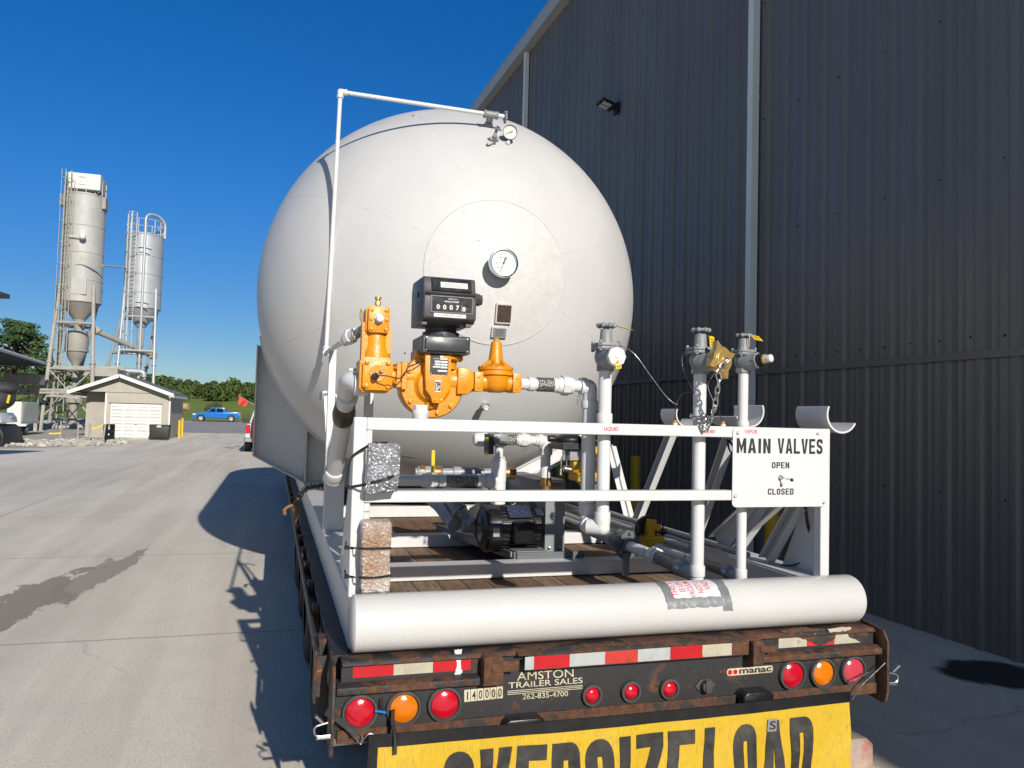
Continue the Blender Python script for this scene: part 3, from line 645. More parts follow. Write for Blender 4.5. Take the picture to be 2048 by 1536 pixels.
# chassis beams and axles, wheels
mb = MB()
for x in (.98, 2.0):
    mb.box(x-.06, x+.06, TYR+.2, TL, .36, .372); mb.box(x-.06, x+.06, TYR+.2, TL, .74, .752); mb.box(x-.008, x+.008, TYR+.2, TL, .373, .7395)
for y in range(4, 18): mb.box(TX0+.08, TX1-.08, y-.03, y+.03, .67, .735)
O(mb, 'chassis', 'trailer_black', tr)
def wheel(x, y, s):
    R, wd = .395, .22
    mb = MB(); mb.lathe((x, y, R), X_*s, [(0, .20), (.0, R*.80), (.012, R*.92), (.035, R*.985), (.05, R), (wd-.05, R), (wd-.035, R*.985), (wd-.012, R*.92), (wd, R*.8), (wd, .2)], 40, False)
    for k in (.07, .11, .15): mb.torus((x+s*k, y, R), X_, R-.001, .006, 40, 4)
    t_ = O(mb, 'tyre', 'rubber', tr)
    mb = MB(); mb.lathe((x+s*.02, y, R), X_*s, [(0, .205), (.004, .19), (.06, .17), (.075, .08), (.03, .075), (.03, 0)], 28, False); O(mb, 'rim', 'dark_steel', t_)
for y in (4.45, 5.66, 6.87, 8.08):
    wheel(TX0+.012, y, 1); wheel(TX0+.262, y, 1); wheel(TX1-.012, y, -1); wheel(TX1-.262, y, -1)
mb = MB()
for y in (4.45, 5.66, 6.87, 8.08): mb.cyl((TX0+.1, y, .395), (TX1-.1, y, .395), .06, seg=14)
O(mb, 'axle', 'dark_steel', tr)
# bumper guard hanging below (seen beside the banner)
mb = MB(); mb.box(.42, 2.56, TYR+.12, TYR+.20, .20, .28)
for x in (.46, .98, 2.0, 2.5): mb.box(x-.04, x+.04, TYR+.13, TYR+.19, .281, .494)
O(mb, 'underrun_bumper', 'dark_steel', tr, bevel=.004)
mb = MB(); mb.box(.27, .86, TYR+.3, TYR+.34, .395, .425); O(mb, 'mud_flap_bar', 'steel', tr)
# lamps
def lamp(x, z, r, m, gr=1.3):
    y = TYR+.014
    mb = MB(); mb.lathe((x, y, z), -Y_, [(-.0, r*gr), (.012, r*gr), (.018, r*(gr-.07)), (.019, r*1.1), (.012, r*1.03), (.002, r*1.0)], 40, False); g_ = O(mb, 'tail_light', 'grommet', tr)
    mb = MB(); mb.lathe((x, y, z), -Y_, [(.004, r*1.02), (.012, r*.99), (.018, r*.80), (.022, r*.5), (.0235, r*.2), (.0238, 0)], 40, False); O(mb, 'lens', m, g_)
for px, py, m in ((720, 1426, 'lens_red'), (808, 1418, 'lens_amber'), (890, 1409.5, 'lens_red'), (1586.5, 1350.5, 'lens_red'), (1647.5, 1347, 'lens_amber'), (1708, 1342, 'lens_pale')):
    p = aY(px, py, TYR); lamp(p.x, p.z, .0525, m)
for px, py in ((1185, 1391), (1263, 1384), (1340, 1378.5)): p = aY(px, py, TYR); lamp(p.x, p.z, .031, 'lens_red', 1.45)
# reflective tape
def tape(x0, x1, z0, z1, y, m):
    mb = MB(); mb.box(x0, x1, y-.0012, y-.0002, z0, z1); O(mb, 'reflective_tape', m, tr)
yr = TYR+.012
for px0, px1, m in ((706, 787, 'tape_red'), (787.3, 865.5, 'tape_worn'), (866, 941, 'tape_red')):
    a, b = aY(px0, 1340, yr), aY(px1, 1340, yr); tape(a.x, b.x, .757, .806, yr, m)
ym = TYR-.035
for px0, px1, m in ((1050, 1068, 'tape_silver'), (1068.4, 1139, 'tape_red'), (1139.4, 1210, 'tape_silver'), (1210.4, 1275, 'tape_red_worn'), (1275.4, 1340, 'tape_silver'), (1340.4, 1404, 'tape_red'), (1404.4, 1463, 'tape_worn')):
    a, b = aY(px0, 1315, ym), aY(px1, 1315, ym); tape(a.x, b.x, .7565, .8065, ym, m)
for px0, px1, m in ((1557, 1613, 'tape_worn'), (1613.4, 1668, 'tape_red_worn'), (1668.4, 1724, 'tape_worn')):
    a, b = aY(px0, 1285, yr), aY(px1, 1285, yr); tape(a.x, b.x, .755, .803, yr, m)
# rust scabs over the right-hand tape, paint splash on the left
def scab(px, m, y, seed, name='rust_scab', th=.003):
    rnd = random.Random(seed); P = [aY(a, b, y) for a, b in px]; out = []
    for a, b in zip(P, P[1:]+P[:1]):
        for k in range(5): p = a.lerp(b, k/5); out.append((p.x+rnd.uniform(-.004, .004), p.z+rnd.uniform(-.003, .003)))
    mb = MB(); mb.prism(out, (0, y, 0), X_, Z_, -Y_, th); O(mb, name, m, tr)
scab([(1560, 1262), (1600, 1275), (1622, 1283), (1638, 1290), (1652, 1287), (1668, 1279), (1672, 1266), (1655, 1258), (1600, 1255)], 'rust_heavy', yr-.002, 1)
scab([(1695, 1262), (1732, 1258), (1735, 1275), (1722, 1284), (1708, 1278), (1698, 1274)], 'rust_heavy', yr-.002, 2)
scab([(910, 1300), (922, 1298), (921, 1330), (924, 1346), (918, 1352), (908, 1350), (913, 1330)], 'ink_white', yr-.002, 3, 'paint_splash', .001)
scab([(1655, 1257), (1700, 1253), (1702, 1258), (1690, 1262), (1660, 1265)], 'tape_worn', TYR-.004, 4, 'paint_flake', .002)
# black square towing lugs under the lamp panel
for x0, x1 in ((.895, 1.062), (1.955, 2.105)):
    mb = MB(); z = .575 if x0 < 1.5 else .598
    mb.prism([(0, 0), (x1-x0, 0), (x1-x0, .088), (x1-x0-.02, .105), (.02, .105), (0, .088)], (x0, TYR-.055, z-.105), X_, Z_, Y_, .068); O(mb, 'towing_lug', 'motor_black', tr, bevel=.006)
# electrical socket
p = aY(1413, 1373, TYR); mb = MB(); yb_ = TYR+.0135
mb.prism([(-.052, 0), (-.02, .028), (.02, .028), (.052, 0), (.02, -.028), (-.02, -.028)], (p.x, yb_, p.z), X_, Z_, -Y_, .006); mb.cyl((p.x, yb_-.006, p.z), (p.x, yb_-.03, p.z), .027, .024, 20)
mb.box(p.x-.014, p.x+.014, yb_-.036, yb_-.0305, p.z-.022, p.z+.03); O(mb, 'electrical_socket', 'grommet', tr, bevel=.002)
# lettering decals
yd = TYR+.0135
def decal(name, px0, py0, px1, py1, h, s, m, bold=.02, y=yd, parent=tr, mats=None):
    a, b = aY(px0, py0, y), aY(px1, py1, y); mb = MB(); text(mb, s, a, b-a, Z_*h, -Y_, .001, 0, bold); return O(mb, name, m, parent)
mb = MB()
def dline(s, x0, y0, x1, y1, x2, y2, bold, mi=0):
    a, b, c = aY(x0, y0, yd), aY(x1, y1, yd), aY(x2, y2, yd); text(mb, s, a, b-a, c-a, -Y_, .001, mi, bold)
dline('AMSTON', 1034, 1361.5, 1147, 1353.5, 1034, 1345, .0); dline('TRAILER SALES', 1017, 1377, 1165, 1366, 1017, 1365, .006); dline('262-835-4700', 1045, 1399, 1136, 1392, 1045, 1388, .008)
for k in (0, .0065, .013):
    a, b = aY(1015, 1383, yd), aY(1165, 1371, yd); mb.add([a-Y_*.001-Z_*k, b-Y_*.001-Z_*k, b-Y_*.001-Z_*(k-.0026), a-Y_*.001-Z_*(k-.0026)], [(0, 1, 2, 3)], 0, False)
O(mb, 'dealer_lettering', 'cream_decal', tr)
mb = MB(); a, b, c = aY(928, 1404, yd), aY(1006, 1396, yd), aY(928, 1380, yd); u, v = b-a, c-a
for i, ch in enumerate('140000'):
    o = a+u*(i/6.+.006); mb.add([o-Y_*.001, o+u*.154-Y_*.001, o+u*.154+v-Y_*.001, o+v-Y_*.001], [(0, 1, 2, 3)], 0, False)
    text(mb, ch, o+u*(.066 if ch == '1' else .032)+v*.14, u*(.032 if ch == '1' else .09), v*.72, -Y_, .002, 1, .01)
O(mb, 'number_decal', ['cream_decal', 'ink_black'], tr)
mb = MB(); a, b, c = aY(1452, 1354, yd), aY(1547, 1346, yd), aY(1452, 1336, yd); u, v = b-a, c-a
def rrect(mb, o, u, v, n, r=.25, mi=0, lift=0., seg=5):
    lu, lv = u.length, v.length; rr = r*min(lu, lv); uu, vv = u.normalized(), v.normalized(); pts = []
    for cx, cy, a0 in ((lu-rr, rr, -90), (lu-rr, lv-rr, 0), (rr, lv-rr, 90), (rr, rr, 180)):
        for k in range(seg+1): a_ = rad(a0+90*k/seg); pts.append(o+uu*(cx+rr*math.cos(a_))+vv*(cy+rr*math.sin(a_))+n*lift)
    mb.add(pts, [tuple(range(len(pts)))], mi, False)
rrect(mb, a, u, v, -Y_, .4, 0, .0008); rrect(mb, a+u*.015+v*.1, u*.97, v*.8, -Y_, .4, 1, .0012)
for k in (.08, .19): mb.cyl(a+u*k+v*.5-Y_*.0012, a+u*k+v*.5-Y_*.0022, v.length*.28, seg=16, mi=2)
text(mb, 'manac', a+u*.27+v*.22, u*.68, v*.52, -Y_, .002, 0, .03); O(mb, 'maker_badge', ['trailer_black', 'cream_decal', 'lens_red'], tr)
mb = MB(); a, b, c = aY(1178, 1440, TYR+.18), aY(1308, 1428, TYR+.18), aY(1178, 1427, TYR+.18); mb.prism([(0, 0), (1, 0), (1, 1), (0, 1)], a, b-a, c-a, Y_, .003); mb.obox(a+(b-a)*.5+(c-a)*.6-Y_*.0008, (b-a)*.17, Y_*.0005, (c-a)*.08, 1)
O(mb, 'licence_plate', ['dial', 'ink_black'], tr)
# bungee hooks and clips on the end plates
for s, x, zz in ((-1, TX0-.006, .62), (1, TX1+.006, .625)):
    mb = MB(); y = TYR-.04
    mb.tube(fillet([(x, y, zz-.045), (x+s*.055, y, zz-.045), (x+s*.06, y, zz-.01), (x+s*.01, y+.002, zz+.0)], .018), .0035, 6); mb.cyl((x+s*.03, y, zz+.005), (x+s*.055, y-.012, zz+.035), .007, seg=10); mb.box(min(x, x+s*.05), max(x, x+s*.05), y-.012, y+.012, zz-.052, zz-.048)
    O(mb, 'latch_hook', 'zinc', tr)

# ================================================================== oversize load banner
bn = T('oversize_load_banner', 'yellow OVERSIZE LOAD banner with black border hung below the rear beam', 'banner', (1.5, 2.9, 0))
BY = 2.895; bA, bB = aY(757, 1469, BY), aY(1699, 1383, BY); bX0, bX1 = bA.x, bB.x; bZ1 = (bA.z+bB.z)/2; BH = .52
def bz(x): return bA.z+(bB.z-bA.z)*(x-bX0)/(bX1-bX0)
def bsurf(x, d, lift=0.):
    """x across, d metres down from the top edge"""
    sag = .010*math.sin((x-bX0)/(bX1-bX0)*math.pi)
    yw = BY + .012*math.sin(x*9.+d*3)*min(1, d*4)+.006*math.sin(x*21+d*9)*min(1, d*5) - .028*min(1, d*3)*math.exp(-((x-2.13)/.05)**2)
    return Vector((x+.006*math.sin(d*22+x*7)*min(1, d*4), yw-lift, bz(x)-d-sag))
def sheetmap(mb, fn, x0, x1, d0, d1, nx, nd, mi=0, lift=0.):
    vs = [fn(x0+(x1-x0)*i/nx, d0+(d1-d0)*j/nd, lift) for j in range(nd+1) for i in range(nx+1)]
    mb.add(vs, [(j*(nx+1)+i, (j+1)*(nx+1)+i, (j+1)*(nx+1)+i+1, j*(nx+1)+i+1) for j in range(nd) for i in range(nx)], mi, True)
mb = MB(); sheetmap(mb, bsurf, bX0, bX1, .046, BH, 110, 30); sheetmap(mb, bsurf, bX0, bX1, .046, BH, 110, 30, 0, -.003); O(mb, 'banner_cloth', 'banner_yellow', bn)
mb = MB(); sheetmap(mb, bsurf, bX0-.035, bX1+.002, -.0, .0455, 110, 3, 0, .003); sheetmap(mb, bsurf, bX0-.035, bX1+.002, -.0, .0455, 110, 3, 0, -.003); sheetmap(mb, bsurf, bX0-.035, bX0, .0455, BH, 2, 30, 0, .003)
O(mb, 'banner_border', 'motor_black', bn)
def text_map(mb, s, fn, x0, x1, d0, d1, lift, mi=0, bold=0., nx=60, nd=8, heavy=0.):
    vs, fs = block_word(s, heavy, .07) if heavy else text_flat(s, bold)[:2]; bm = bmesh.new(); bv = [bm.verts.new((x, y, 0)) for x, y in vs]
    for f in fs:
        try: bm.faces.new([bv[i] for i in f])
        except ValueError: pass
    for k in range(1, nx): bmesh.ops.bisect_plane(bm, geom=bm.verts[:]+bm.edges[:]+bm.faces[:], plane_co=(k/nx, 0, 0), plane_no=(1, 0, 0))
    for k in range(1, nd): bmesh.ops.bisect_plane(bm, geom=bm.verts[:]+bm.edges[:]+bm.faces[:], plane_co=(0, k/nd, 0), plane_no=(0, 1, 0))
    bm.verts.index_update(); mb.add([fn(x0+(x1-x0)*v.co.x, d0+(d1-d0)*v.co.y, lift) for v in bm.verts], [tuple(v.index for v in f.verts) for f in bm.faces], mi, True); bm.free()
xo0 = aY(886, 1500, BY).x; xo1 = aY(1388, 1480, BY).x; xl0 = aY(1408, 1470, BY).x; xl1 = aY(1626, 1440, BY).x
mb = MB()
text_map(mb, 'OVERSIZE', bsurf, xo0, xo1, .50, .085, .0035, 0, 0, 70, 8, .165); text_map(mb, 'LOAD', bsurf, xl0, xl1, .50, .085, .0035, 0, 0, 40, 8, .165)
O(mb, 'banner_lettering', 'banner_ink', bn)
p = aY(1543, 1456, BY); mb = MB(); mb.add([bsurf(p.x-.022, .078, .006), bsurf(p.x+.022, .078, .006), bsurf(p.x+.022, .130, .006), bsurf(p.x-.022, .130, .006)], [(0, 3, 2, 1)], 0, False)
text_map(mb, 'S', bsurf, p.x-.012, p.x+.018, .122, .086, .007, 1, .02, 3, 3); O(mb, 'sticker', ['ink_grey', 'ink_black'], bn)
# black rubber straps that hold the banner
def strap(px, name, lab, r=.006, flat=2.2, m='rubber'):
    mb = MB(); mb.tube(spline([aY(a, b, y) for a, b, y in px], 6), r, 6, 0, True, False, flat); return O(mb, name, m, None, lab, 'strap')
strap([(652, 1424, 2.91), (672, 1436, 2.93), (700, 1458, 2.93), (712, 1472, 2.92)], 'rubber_strap', 'black rubber strap stretched from the left latch hook under the leftmost red lamp')
strap([(786, 1420, 2.935), (785, 1448, 2.925), (790, 1475, 2.885), (790, 1508, 2.875)], 'rubber_strap', 'black rubber strap hanging over the banner edge below the left amber lamp', .007)
mb = MB(); mb.tube(spline([aY(a, b, 2.93) for a, b in ((706, 1470), (716, 1482), (722, 1488), (728, 1478), (738, 1468), (748, 1470), (750, 1480))], 6), .0025, 6); mb.tube(spline([aY(a, b, 2.93) for a, b in ((713, 1468), (719, 1486), (726, 1474), (724, 1468))], 6), .002, 6)
O(mb, 'wire_hook', 'steel', None, 'bent steel wire hook at the top left corner of the banner', 'hook')
mb = MB(); mb.tube(spline([aY(a, b, 2.925) for a, b in ((1770, 1326), (1745, 1350), (1722, 1372), (1704, 1400))], 6), .0028, 6); mb.tube(spline([aY(a, b, 2.925) for a, b in ((1706, 1366), (1712, 1358), (1738, 1344))], 6), .003, 6)
O(mb, 'bungee_cord', 'black', None, 'thin black cord from the right latch hook down to the banner corner', 'cord')
mb = MB(); mb.tube(spline([aY(a, b, 2.945) for a, b in ((764, 1396), (763, 1410), (758, 1420), (750, 1424))], 6), .003, 6, 0); mb.tube(spline([aY(a, b, 2.945) for a, b in ((762, 1408), (772, 1420), (774, 1424))], 6), .0025, 6, 0); mb.tube([aY(750, 1422, 2.945), aY(772, 1425, 2.945)], .005, 6, 1)
O(mb, 'loose_wire', ['black', 'truck_blue'], None, 'frayed wire with a blue connector between the left red and amber lamps', 'wire')
# painted wooden block on the ground behind the right end of the banner
p = aZ(1722, 1560, .03); mb = MB(); P = aY(1700, 1478, 3.35); Q = aY(1756, 1490, 3.35)
mb.prism([(0, .0), (.14, .0), (.155, .012), (.155, .125), (.115, .16), (0, .162)], (P.x-.01, 3.35, P.z-.165), X_, Z_, Y_, .34); blk = O(mb, 'timber_block', 'wood_block', None, 'chamfered timber block with red paint at the right end of the banner', 'timber block', bevel=.004)
mb = MB(); mb.box(P.x-.005, P.x+.12, 3.36, 3.66, 0, P.z-.166); O(mb, 'timber_stack', 'wood_block', None, 'raw timber crib under the red painted block behind the banner', 'timber', bevel=.005)
# ================================================================== skid mounted storage tank
sk = T('skid_tank', 'huge white horizontal storage tank on a skid with orange meter, pump and valve piping', 'storage tank', (1.53, 7.1, DZ))
TY2 = 15.6                                   # centre of the far head
mb = MB(); prof = []
for i in range(49): a = math.pi/2*i/48; prof.append((TC.y-TR*math.cos(a), TR*math.sin(a)))
for k in range(1, 8): prof.append((TC.y+(TY2-TC.y)*k/8, TR))
for i in range(25): a = math.pi/2*i/24; prof.append((TY2+TR*math.sin(a), TR*math.cos(a)))
mb.lathe((TC.x, 0, TC.z), Y_, prof, 128, False); shell = O(mb, 'tank_shell', 'tank_white', sk)
def dome(ang, r, lift=0.):                   # point on the head at polar angle/radius about its axis
    return Vector((TC.x+r*math.cos(ang), TC.y-math.sqrt(max(TR*TR-r*r, 0)), TC.z+r*math.sin(ang)))+(Vector((r*math.cos(ang), -math.sqrt(max(TR*TR-r*r, 0)), r*math.sin(ang))).normalized()*lift)
CR = .535
mb = MB(); pr_ = []
for i in range(25): r = CR*i/24; pr_.append((TC.y-math.sqrt(TR*TR-r*r)-.004, r))
pr_.append((TC.y-math.sqrt(TR*TR-CR*CR)+.004, CR+.002))
mb.lathe((TC.x, 0, TC.z), Y_, pr_, 96, False); O(mb, 'crown_plate', 'crown_white', shell)
rnd = random.Random(2)
def seam(pts, r=.0042, jit=.0011, closed=False):
    mb = MB(); mb.tube([p+Vector((rnd.uniform(-jit, jit), rnd.uniform(-jit, jit), rnd.uniform(-jit, jit))) for p in pts], [r*rnd.uniform(.8, 1.2) for p in pts], 6, 0, not closed, closed); O(mb, 'weld_seam', 'tank_white', shell)
for k in range(8):
    a = rad(19.5+45*k); seam([dome(a, CR+(1.705-CR)*i/60, -.0030) for i in range(61)])
n = 160; seam([dome(2*math.pi*i/n, CR+.003, -.001) for i in range(n)], .0078, .0012, True)
for y in (TC.y+.05, 9.6, 12.1, 14.5): seam([Vector((TC.x+(TR-.001)*math.cos(2*math.pi*i/n), y, TC.z+(TR-.001)*math.sin(2*math.pi*i/n))) for i in range(n)], .006, .001, True)
# data plates
def tplate(px, w_, h_, m, nm, ang=0):
    c = aT(*px); nrm = (c-TC).normalized(); u = Z_.cross(-nrm).normalized()*-1; u = Vector((1, 0, 0)); u = (u-nrm*u.dot(nrm)).normalized(); v = nrm.cross(u)
    if v.z < 0: v = -v
    mb = MB(); mb.obox(c+nrm*.014, u*w_*.58, nrm*.013, v*h_*.58, 0); mb.obox(c+nrm*.0285, u*w_/2, nrm*.0015, v*h_/2, 1)
    for i in range(7): mb.obox(c+nrm*.0302+v*h_*(.36-.12*i), u*w_*(.4-.06*(i % 3)), nrm*.0002, v*h_*.018, 2)
    return O(mb, nm, ['tank_white', m, 'ink_black'], shell, bevel=.002)
tplate((1006, 627), .105, .125, 'plate_brown', 'data_plate'); tplate((997, 664), .10, .065, 'plate_steel', 'data_plate')
# saddles: plate, flange against the shell, ribs
def saddle(y):
    mb = MB(); hw = 1.722; zt = 2.43
    poly = [(-hw, zt), (-hw, 1.29), (-1.207, 1.012), (1.207, 1.012), (hw, 1.29), (hw, zt)]
    N_ = 24; a0 = math.asin((TC.z-zt)/(TR+.006)); a1 = math.pi-a0
    arc = [((TR+.006)*math.cos(a0+(a1-a0)*i/N_), TC.z-(TR+.006)*math.sin(a0+(a1-a0)*i/N_)) for i in range(N_+1)]
    full = poly+arc; mb.prism([(x, z) for x, z in full], (TC.x, y, 0), X_, Z_, Y_, .014)
    # edge flanges
    e = [(-hw, zt), (-hw, 1.29), (-1.207, 1.012), (1.207, 1.012), (hw, 1.29), (hw, zt)]
    for (ax, az), (bx, bz_) in zip(e, e[1:]): mb.bar((TC.x+ax, y-.03, az), (TC.x+bx, y-.03, bz_), .20, .012, up=Vector((az-bz_, 0, bx-ax)))
    for x, z1 in ((-1.2, 1.69), (1.2, 1.69), (-.62, 1.3), (.62, 1.3), (0, 1.15)):
        zc = TC.z-math.sqrt((TR+.02)**2-x*x); mb.box(TC.x+x-.006, TC.x+x+.006, y-.13, y-.001, 1.02, zc)
    
    o = O(mb, 'saddle', 'skid_white', sk)
    mb = MB(); k = 72; a0, a1 = rad(-170), rad(-10); vs = []
    for i in range(k+1):
        a = a0+(a1-a0)*i/k
        for yy, rr in ((y-.17, TR+.0), (y-.17, TR+.02), (y+.17, TR+.02), (y+.17, TR+.0)): vs.append(Vector((TC.x+rr*math.cos(a), yy, TC.z+rr*math.sin(a))))
    fs = []
    for i in range(k): 
        for q in range(3): fs.append((i*4+q, i*4+q+1, (i+1)*4+q+1, (i+1)*4+q))
    mb.add(vs, fs, 0, True); O(mb, 'wear_plate', 'skid_white', o)
saddle(8.5); saddle(14.9)
# skid beams
SZ0, SZ1 = DZ, DZ+.20
for s, xo, wd in ((1, .315, .155), (-1, 2.65, .17)):
    mb = MB(); a, b = (xo, xo+wd) if s > 0 else (xo-wd, xo)
    mb.box(a, b, 3.16, 16.6, SZ1-.012, SZ1); mb.box(a, b, 3.16, 16.6, SZ0, SZ0+.012); wx = (a, a+.012) if s > 0 else (b-.012, b); mb.box(wx[0], wx[1], 3.12, 16.6, SZ0+.0125, SZ1-.0125)
    if s < 0: mb.box(a+.004, a+.012, 3.16, 16.6, SZ0+.0125, SZ1-.0125)
    O(mb, 'skid_beam', 'skid_white', sk, bevel=.003)
for y, h in ((4.37, .085), (5.48, .085), (7.12, .1), (9.6, .1), (12.2, .1)):
    mb = MB(); mb.box(.474, 2.474, y, y+.125, SZ0+.002, SZ0+h); O(mb, 'cross_member', 'skid_white', sk, bevel=.004)
# front tube
mb = MB(); tx0, tx1 = .305, 2.655; c = (0, 3.083, .931); R = .1095
mb.lathe((tx0+.012, c[1], c[2]), X_, [(-.008, .0), (-.008, R-.03), (0, R-.006), (.006, R), (tx1-tx0-.03, R), (tx1-tx0-.018, R-.006), (tx1-tx0-.012, R-.03), (tx1-tx0-.012, 0)], 72, False)
tube_o = O(mb, 'bumper_pipe', 'tube_white', sk)
# front frame
YF0, YF1 = 3.175, 3.226; PT = 1.729
for x0 in (.309, 2.548):
    mb = MB(); mb.box(x0, x0+.051, YF0, YF1, SZ1, PT); O(mb, 'frame_post', 'skid_white', sk, bevel=.004)
mb = MB(); mb.box(.3605, 2.5475, YF0+.0005, YF1-.0005, PT-.0512, PT-.0005); top_rail = O(mb, 'frame_rail', 'skid_white', sk, bevel=.004)
mb = MB(); mb.box(.3605, 2.5475, YF0+.0005, YF1-.0005, 1.385, 1.431); O(mb, 'frame_rail', 'skid_white', sk, bevel=.004)
# side plates and raking stays behind the left post
mb = MB(); mb.prism([(3.2265, SZ1), (3.62, SZ1), (3.30, 1.66), (3.2265, 1.66)], (.318, 0, 0), Y_, Z_, X_, .01); O(mb, 'frame_gusset', 'skid_white', sk, bevel=.002)
mb = MB(); mb.bar((.344, 3.252, 1.66), (.344, 3.74, SZ1+.01), .045, .05); O(mb, 'raking_stay', 'skid_white', sk, bevel=.003)
mb = MB(); mb.prism([(3.2265, SZ1), (3.52, SZ1), (3.2265, 1.60)], (2.586, 0, 0), Y_, Z_, X_, .01); O(mb, 'frame_gusset', 'skid_white', sk, bevel=.002)
p = aY(660, 693, 5.0); mb = MB(); mb.box(.318, .362, 5.0, 5.008, SZ1, p.z); mb.box(.318, .326, 5.0085, 5.07, SZ1, p.z); mb.box(.318, .44, 4.995, 4.9995, SZ1, SZ1+.50); O(mb, 'angle_post', 'skid_white', sk, bevel=.002)
a, b = aY(731, 775, 3.75), aY(743, 775, 3.75); mb = MB(); mb.box(a.x, b.x+.012, 3.75, 3.80, SZ1-.1, a.z); mb.box(a.x-.02, 1.05, 3.70, 3.95, SZ1+.33, SZ1+.36)
O(mb, 'meter_support', 'skid_white', sk, bevel=.003)
mb = MB(); q = [aY(641, 800, 5.4), aY(644, 787, 5.4), aY(656, 785, 5.4), aY(672, 792, 5.4), aY(682, 803, 5.4)]; mb.tube(spline(q, 6), .012, 8); mb.bar(aY(651, 792, 5.4), aY(656, 890, 5.35), .010, .022, up=(1, 0, 0)); O(mb, 'pipe_bracket', 'skid_white', sk)
# V braces and half-pipe cradles on the right beam
def cradle(y0, y1, cx, cz, r, tilt, lab):
    mb = MB(); n = 22; th = .009; vs = []; L = []
    for rr in (r, r-th):
        for i in range(n+1):
            a = math.pi+math.pi*i/n+tilt; L.append((cx+rr*math.cos(a), cz+rr*math.sin(a)))
    poly = L[:n+1]+L[n+1:][::-1]; k = len(poly)
    A = [Vector((x, y0, z)) for x, z in poly]; B = [Vector((x, y1, z)) for x, z in poly]
    fs = [(i, (i+1) % k, k+(i+1) % k, k+i) for i in range(k)]
    for i in range(n): fs.append((i, i+1, k-2-i, k-1-i)); fs.append((k+i, k+k-1-i, k+k-2-i, k+i+1))
    mb.add(A+B, [f for f in fs], 0, False); o = O(mb, 'hose_cradle', 'skid_white', sk); return o
CRAD = []
cA = cradle(3.20, 3.44, 2.69, 1.800, .092, rad(-27), ''); cB = cradle(4.70, 4.92, 2.69, 1.800, .092, rad(-22), ''); cC = cradle(3.70, 3.98, 2.50, 1.815, .092, rad(22), '')
def brace(p0, p1, wd, up, name='raking_brace', fl=.04):
    mb = MB(); mb.chan(p0, p1, wd, fl, .007, up); return O(mb, name, 'skid_white', sk, bevel=.001)
brace((2.60, 3.95, SZ1), (2.68, 3.34, 1.70), .075, (-1, 0, 0)); brace((2.56, 3.60, SZ1), (2.60, 3.34, 1.40), .075, (-1, 0, 0))
brace((2.58, 4.36, SZ1), (2.52, 3.86, 1.72), .07, (-1, 0, 0)); brace((2.58, 5.18, SZ1), (2.66, 4.80, 1.70), .07, (-1, 0, 0))
mb = MB(); a, b = aX(1222, 905, 2.62), aX(1258, 1040, 2.62); mb.bar((2.62, a.y, a.z+.05), (2.62, b.y, SZ1), .008, .085, up=(1, 0, 0)); mb.bar((2.62, a.y, a.z+.05), (2.62, b.y, SZ1), .05, .008, up=(1, 0, 0)); O(mb, 'raking_brace', 'skid_white', sk)
mb = MB(); a, b = aY(1032, 950, 6.2), aY(1165, 880, 6.2); mb.chan(a, b, .11, .04, .008, (0, -1, 0)); O(mb, 'raking_brace', 'skid_white', sk)
mb = MB(); mb.chan((2.58, 4.1, SZ1), (2.62, 3.42, 1.50), .15, .045, .008, (-1, -.3, 0)); O(mb, 'raking_brace', 'skid_white', sk)

# ------------------------------------------------------------------ vent line over the head
VY = 5.87; v0, v1, v2 = aY(980, 229, VY), aY(681, 180, VY), aY(652, 706, VY); v3 = aY(700, 674, 3.55); v4 = aY(728, 656, 3.45)
v1 = Vector((v1.x, VY, v0.z+.008)); 
mb = MB(); r = .0158
mb.tube([v0, v1], r, 16); mb.tube([v1, v2], r, 16); mb.tube([v2, v3], r*.95, 14); vent = O(mb, 'vent_pipe', 'pipe_white', sk)
mb = MB()
for p, dirs in ((v1, (v0, v2)), (v2, (v1, v3))):
    mb.sph(p, r*1.45, 14, 10)
    for q in dirs: d = (Vector(q)-p).normalized(); mb.cyl(p, p+d*.045, r*1.42, seg=16); mb.cyl(p+d*.036, p+d*.047, r*1.6, seg=16)
O(mb, 'elbow', 'pipe_white', vent)
mb = MB(); d = (v4-v3).normalized(); mb.cyl(v3-d*.05, v3-d*.015, r*1.7, seg=16); mb.cyl(v3-d*.014, v3+d*.014, r*2.2, seg=8); mb.cyl(v3+d*.015, v3+d*.05, r*1.7, seg=16); O(mb, 'union', 'pipe_white', vent)
mb = MB(); mb.cyl(v3+d*.05, v4, r*1.05, seg=14); O(mb, 'nipple', 'machine_grey', vent)
base = aT(978, 249); nz = (base-TC).normalized()
mb = MB(); mb.lathe(base-nz*.02, (v0-base), [(0, .036), (.045, .034), (.05, .026)], 20); O(mb, 'weld_boss', 'tank_white', vent)
mb = MB(); mb.cyl(base+(v0-base)*.15, v0, .017, seg=14); O(mb, 'nipple', 'fitting_brown', vent)
mb = MB(); ux = (v1-v0).normalized(); mb.cyl(v0+ux*.045, v0-ux*.06, .028, seg=18); mb.cyl(v0+ux*.05, v0+ux*.036, .034, seg=8); mb.cyl(v0-ux*.05, v0-ux*.064, .033, seg=8); mb.cyl(v0, v0+(base-v0)*.45, .027, seg=16); mb.cyl(v0+(base-v0)*.40, v0+(base-v0)*.52, .031, seg=6)
O(mb, 'angle_check_valve', 'valve_grey', vent)
mb = MB(); e = v0-ux*.065; mb.cyl(e, e-ux*.05, .018, seg=14); O(mb, 'nipple', 'pipe_white', vent)
mb = MB(); e2 = e-ux*.062; mb.torus(e2, ux, .033, .009, 20, 8)
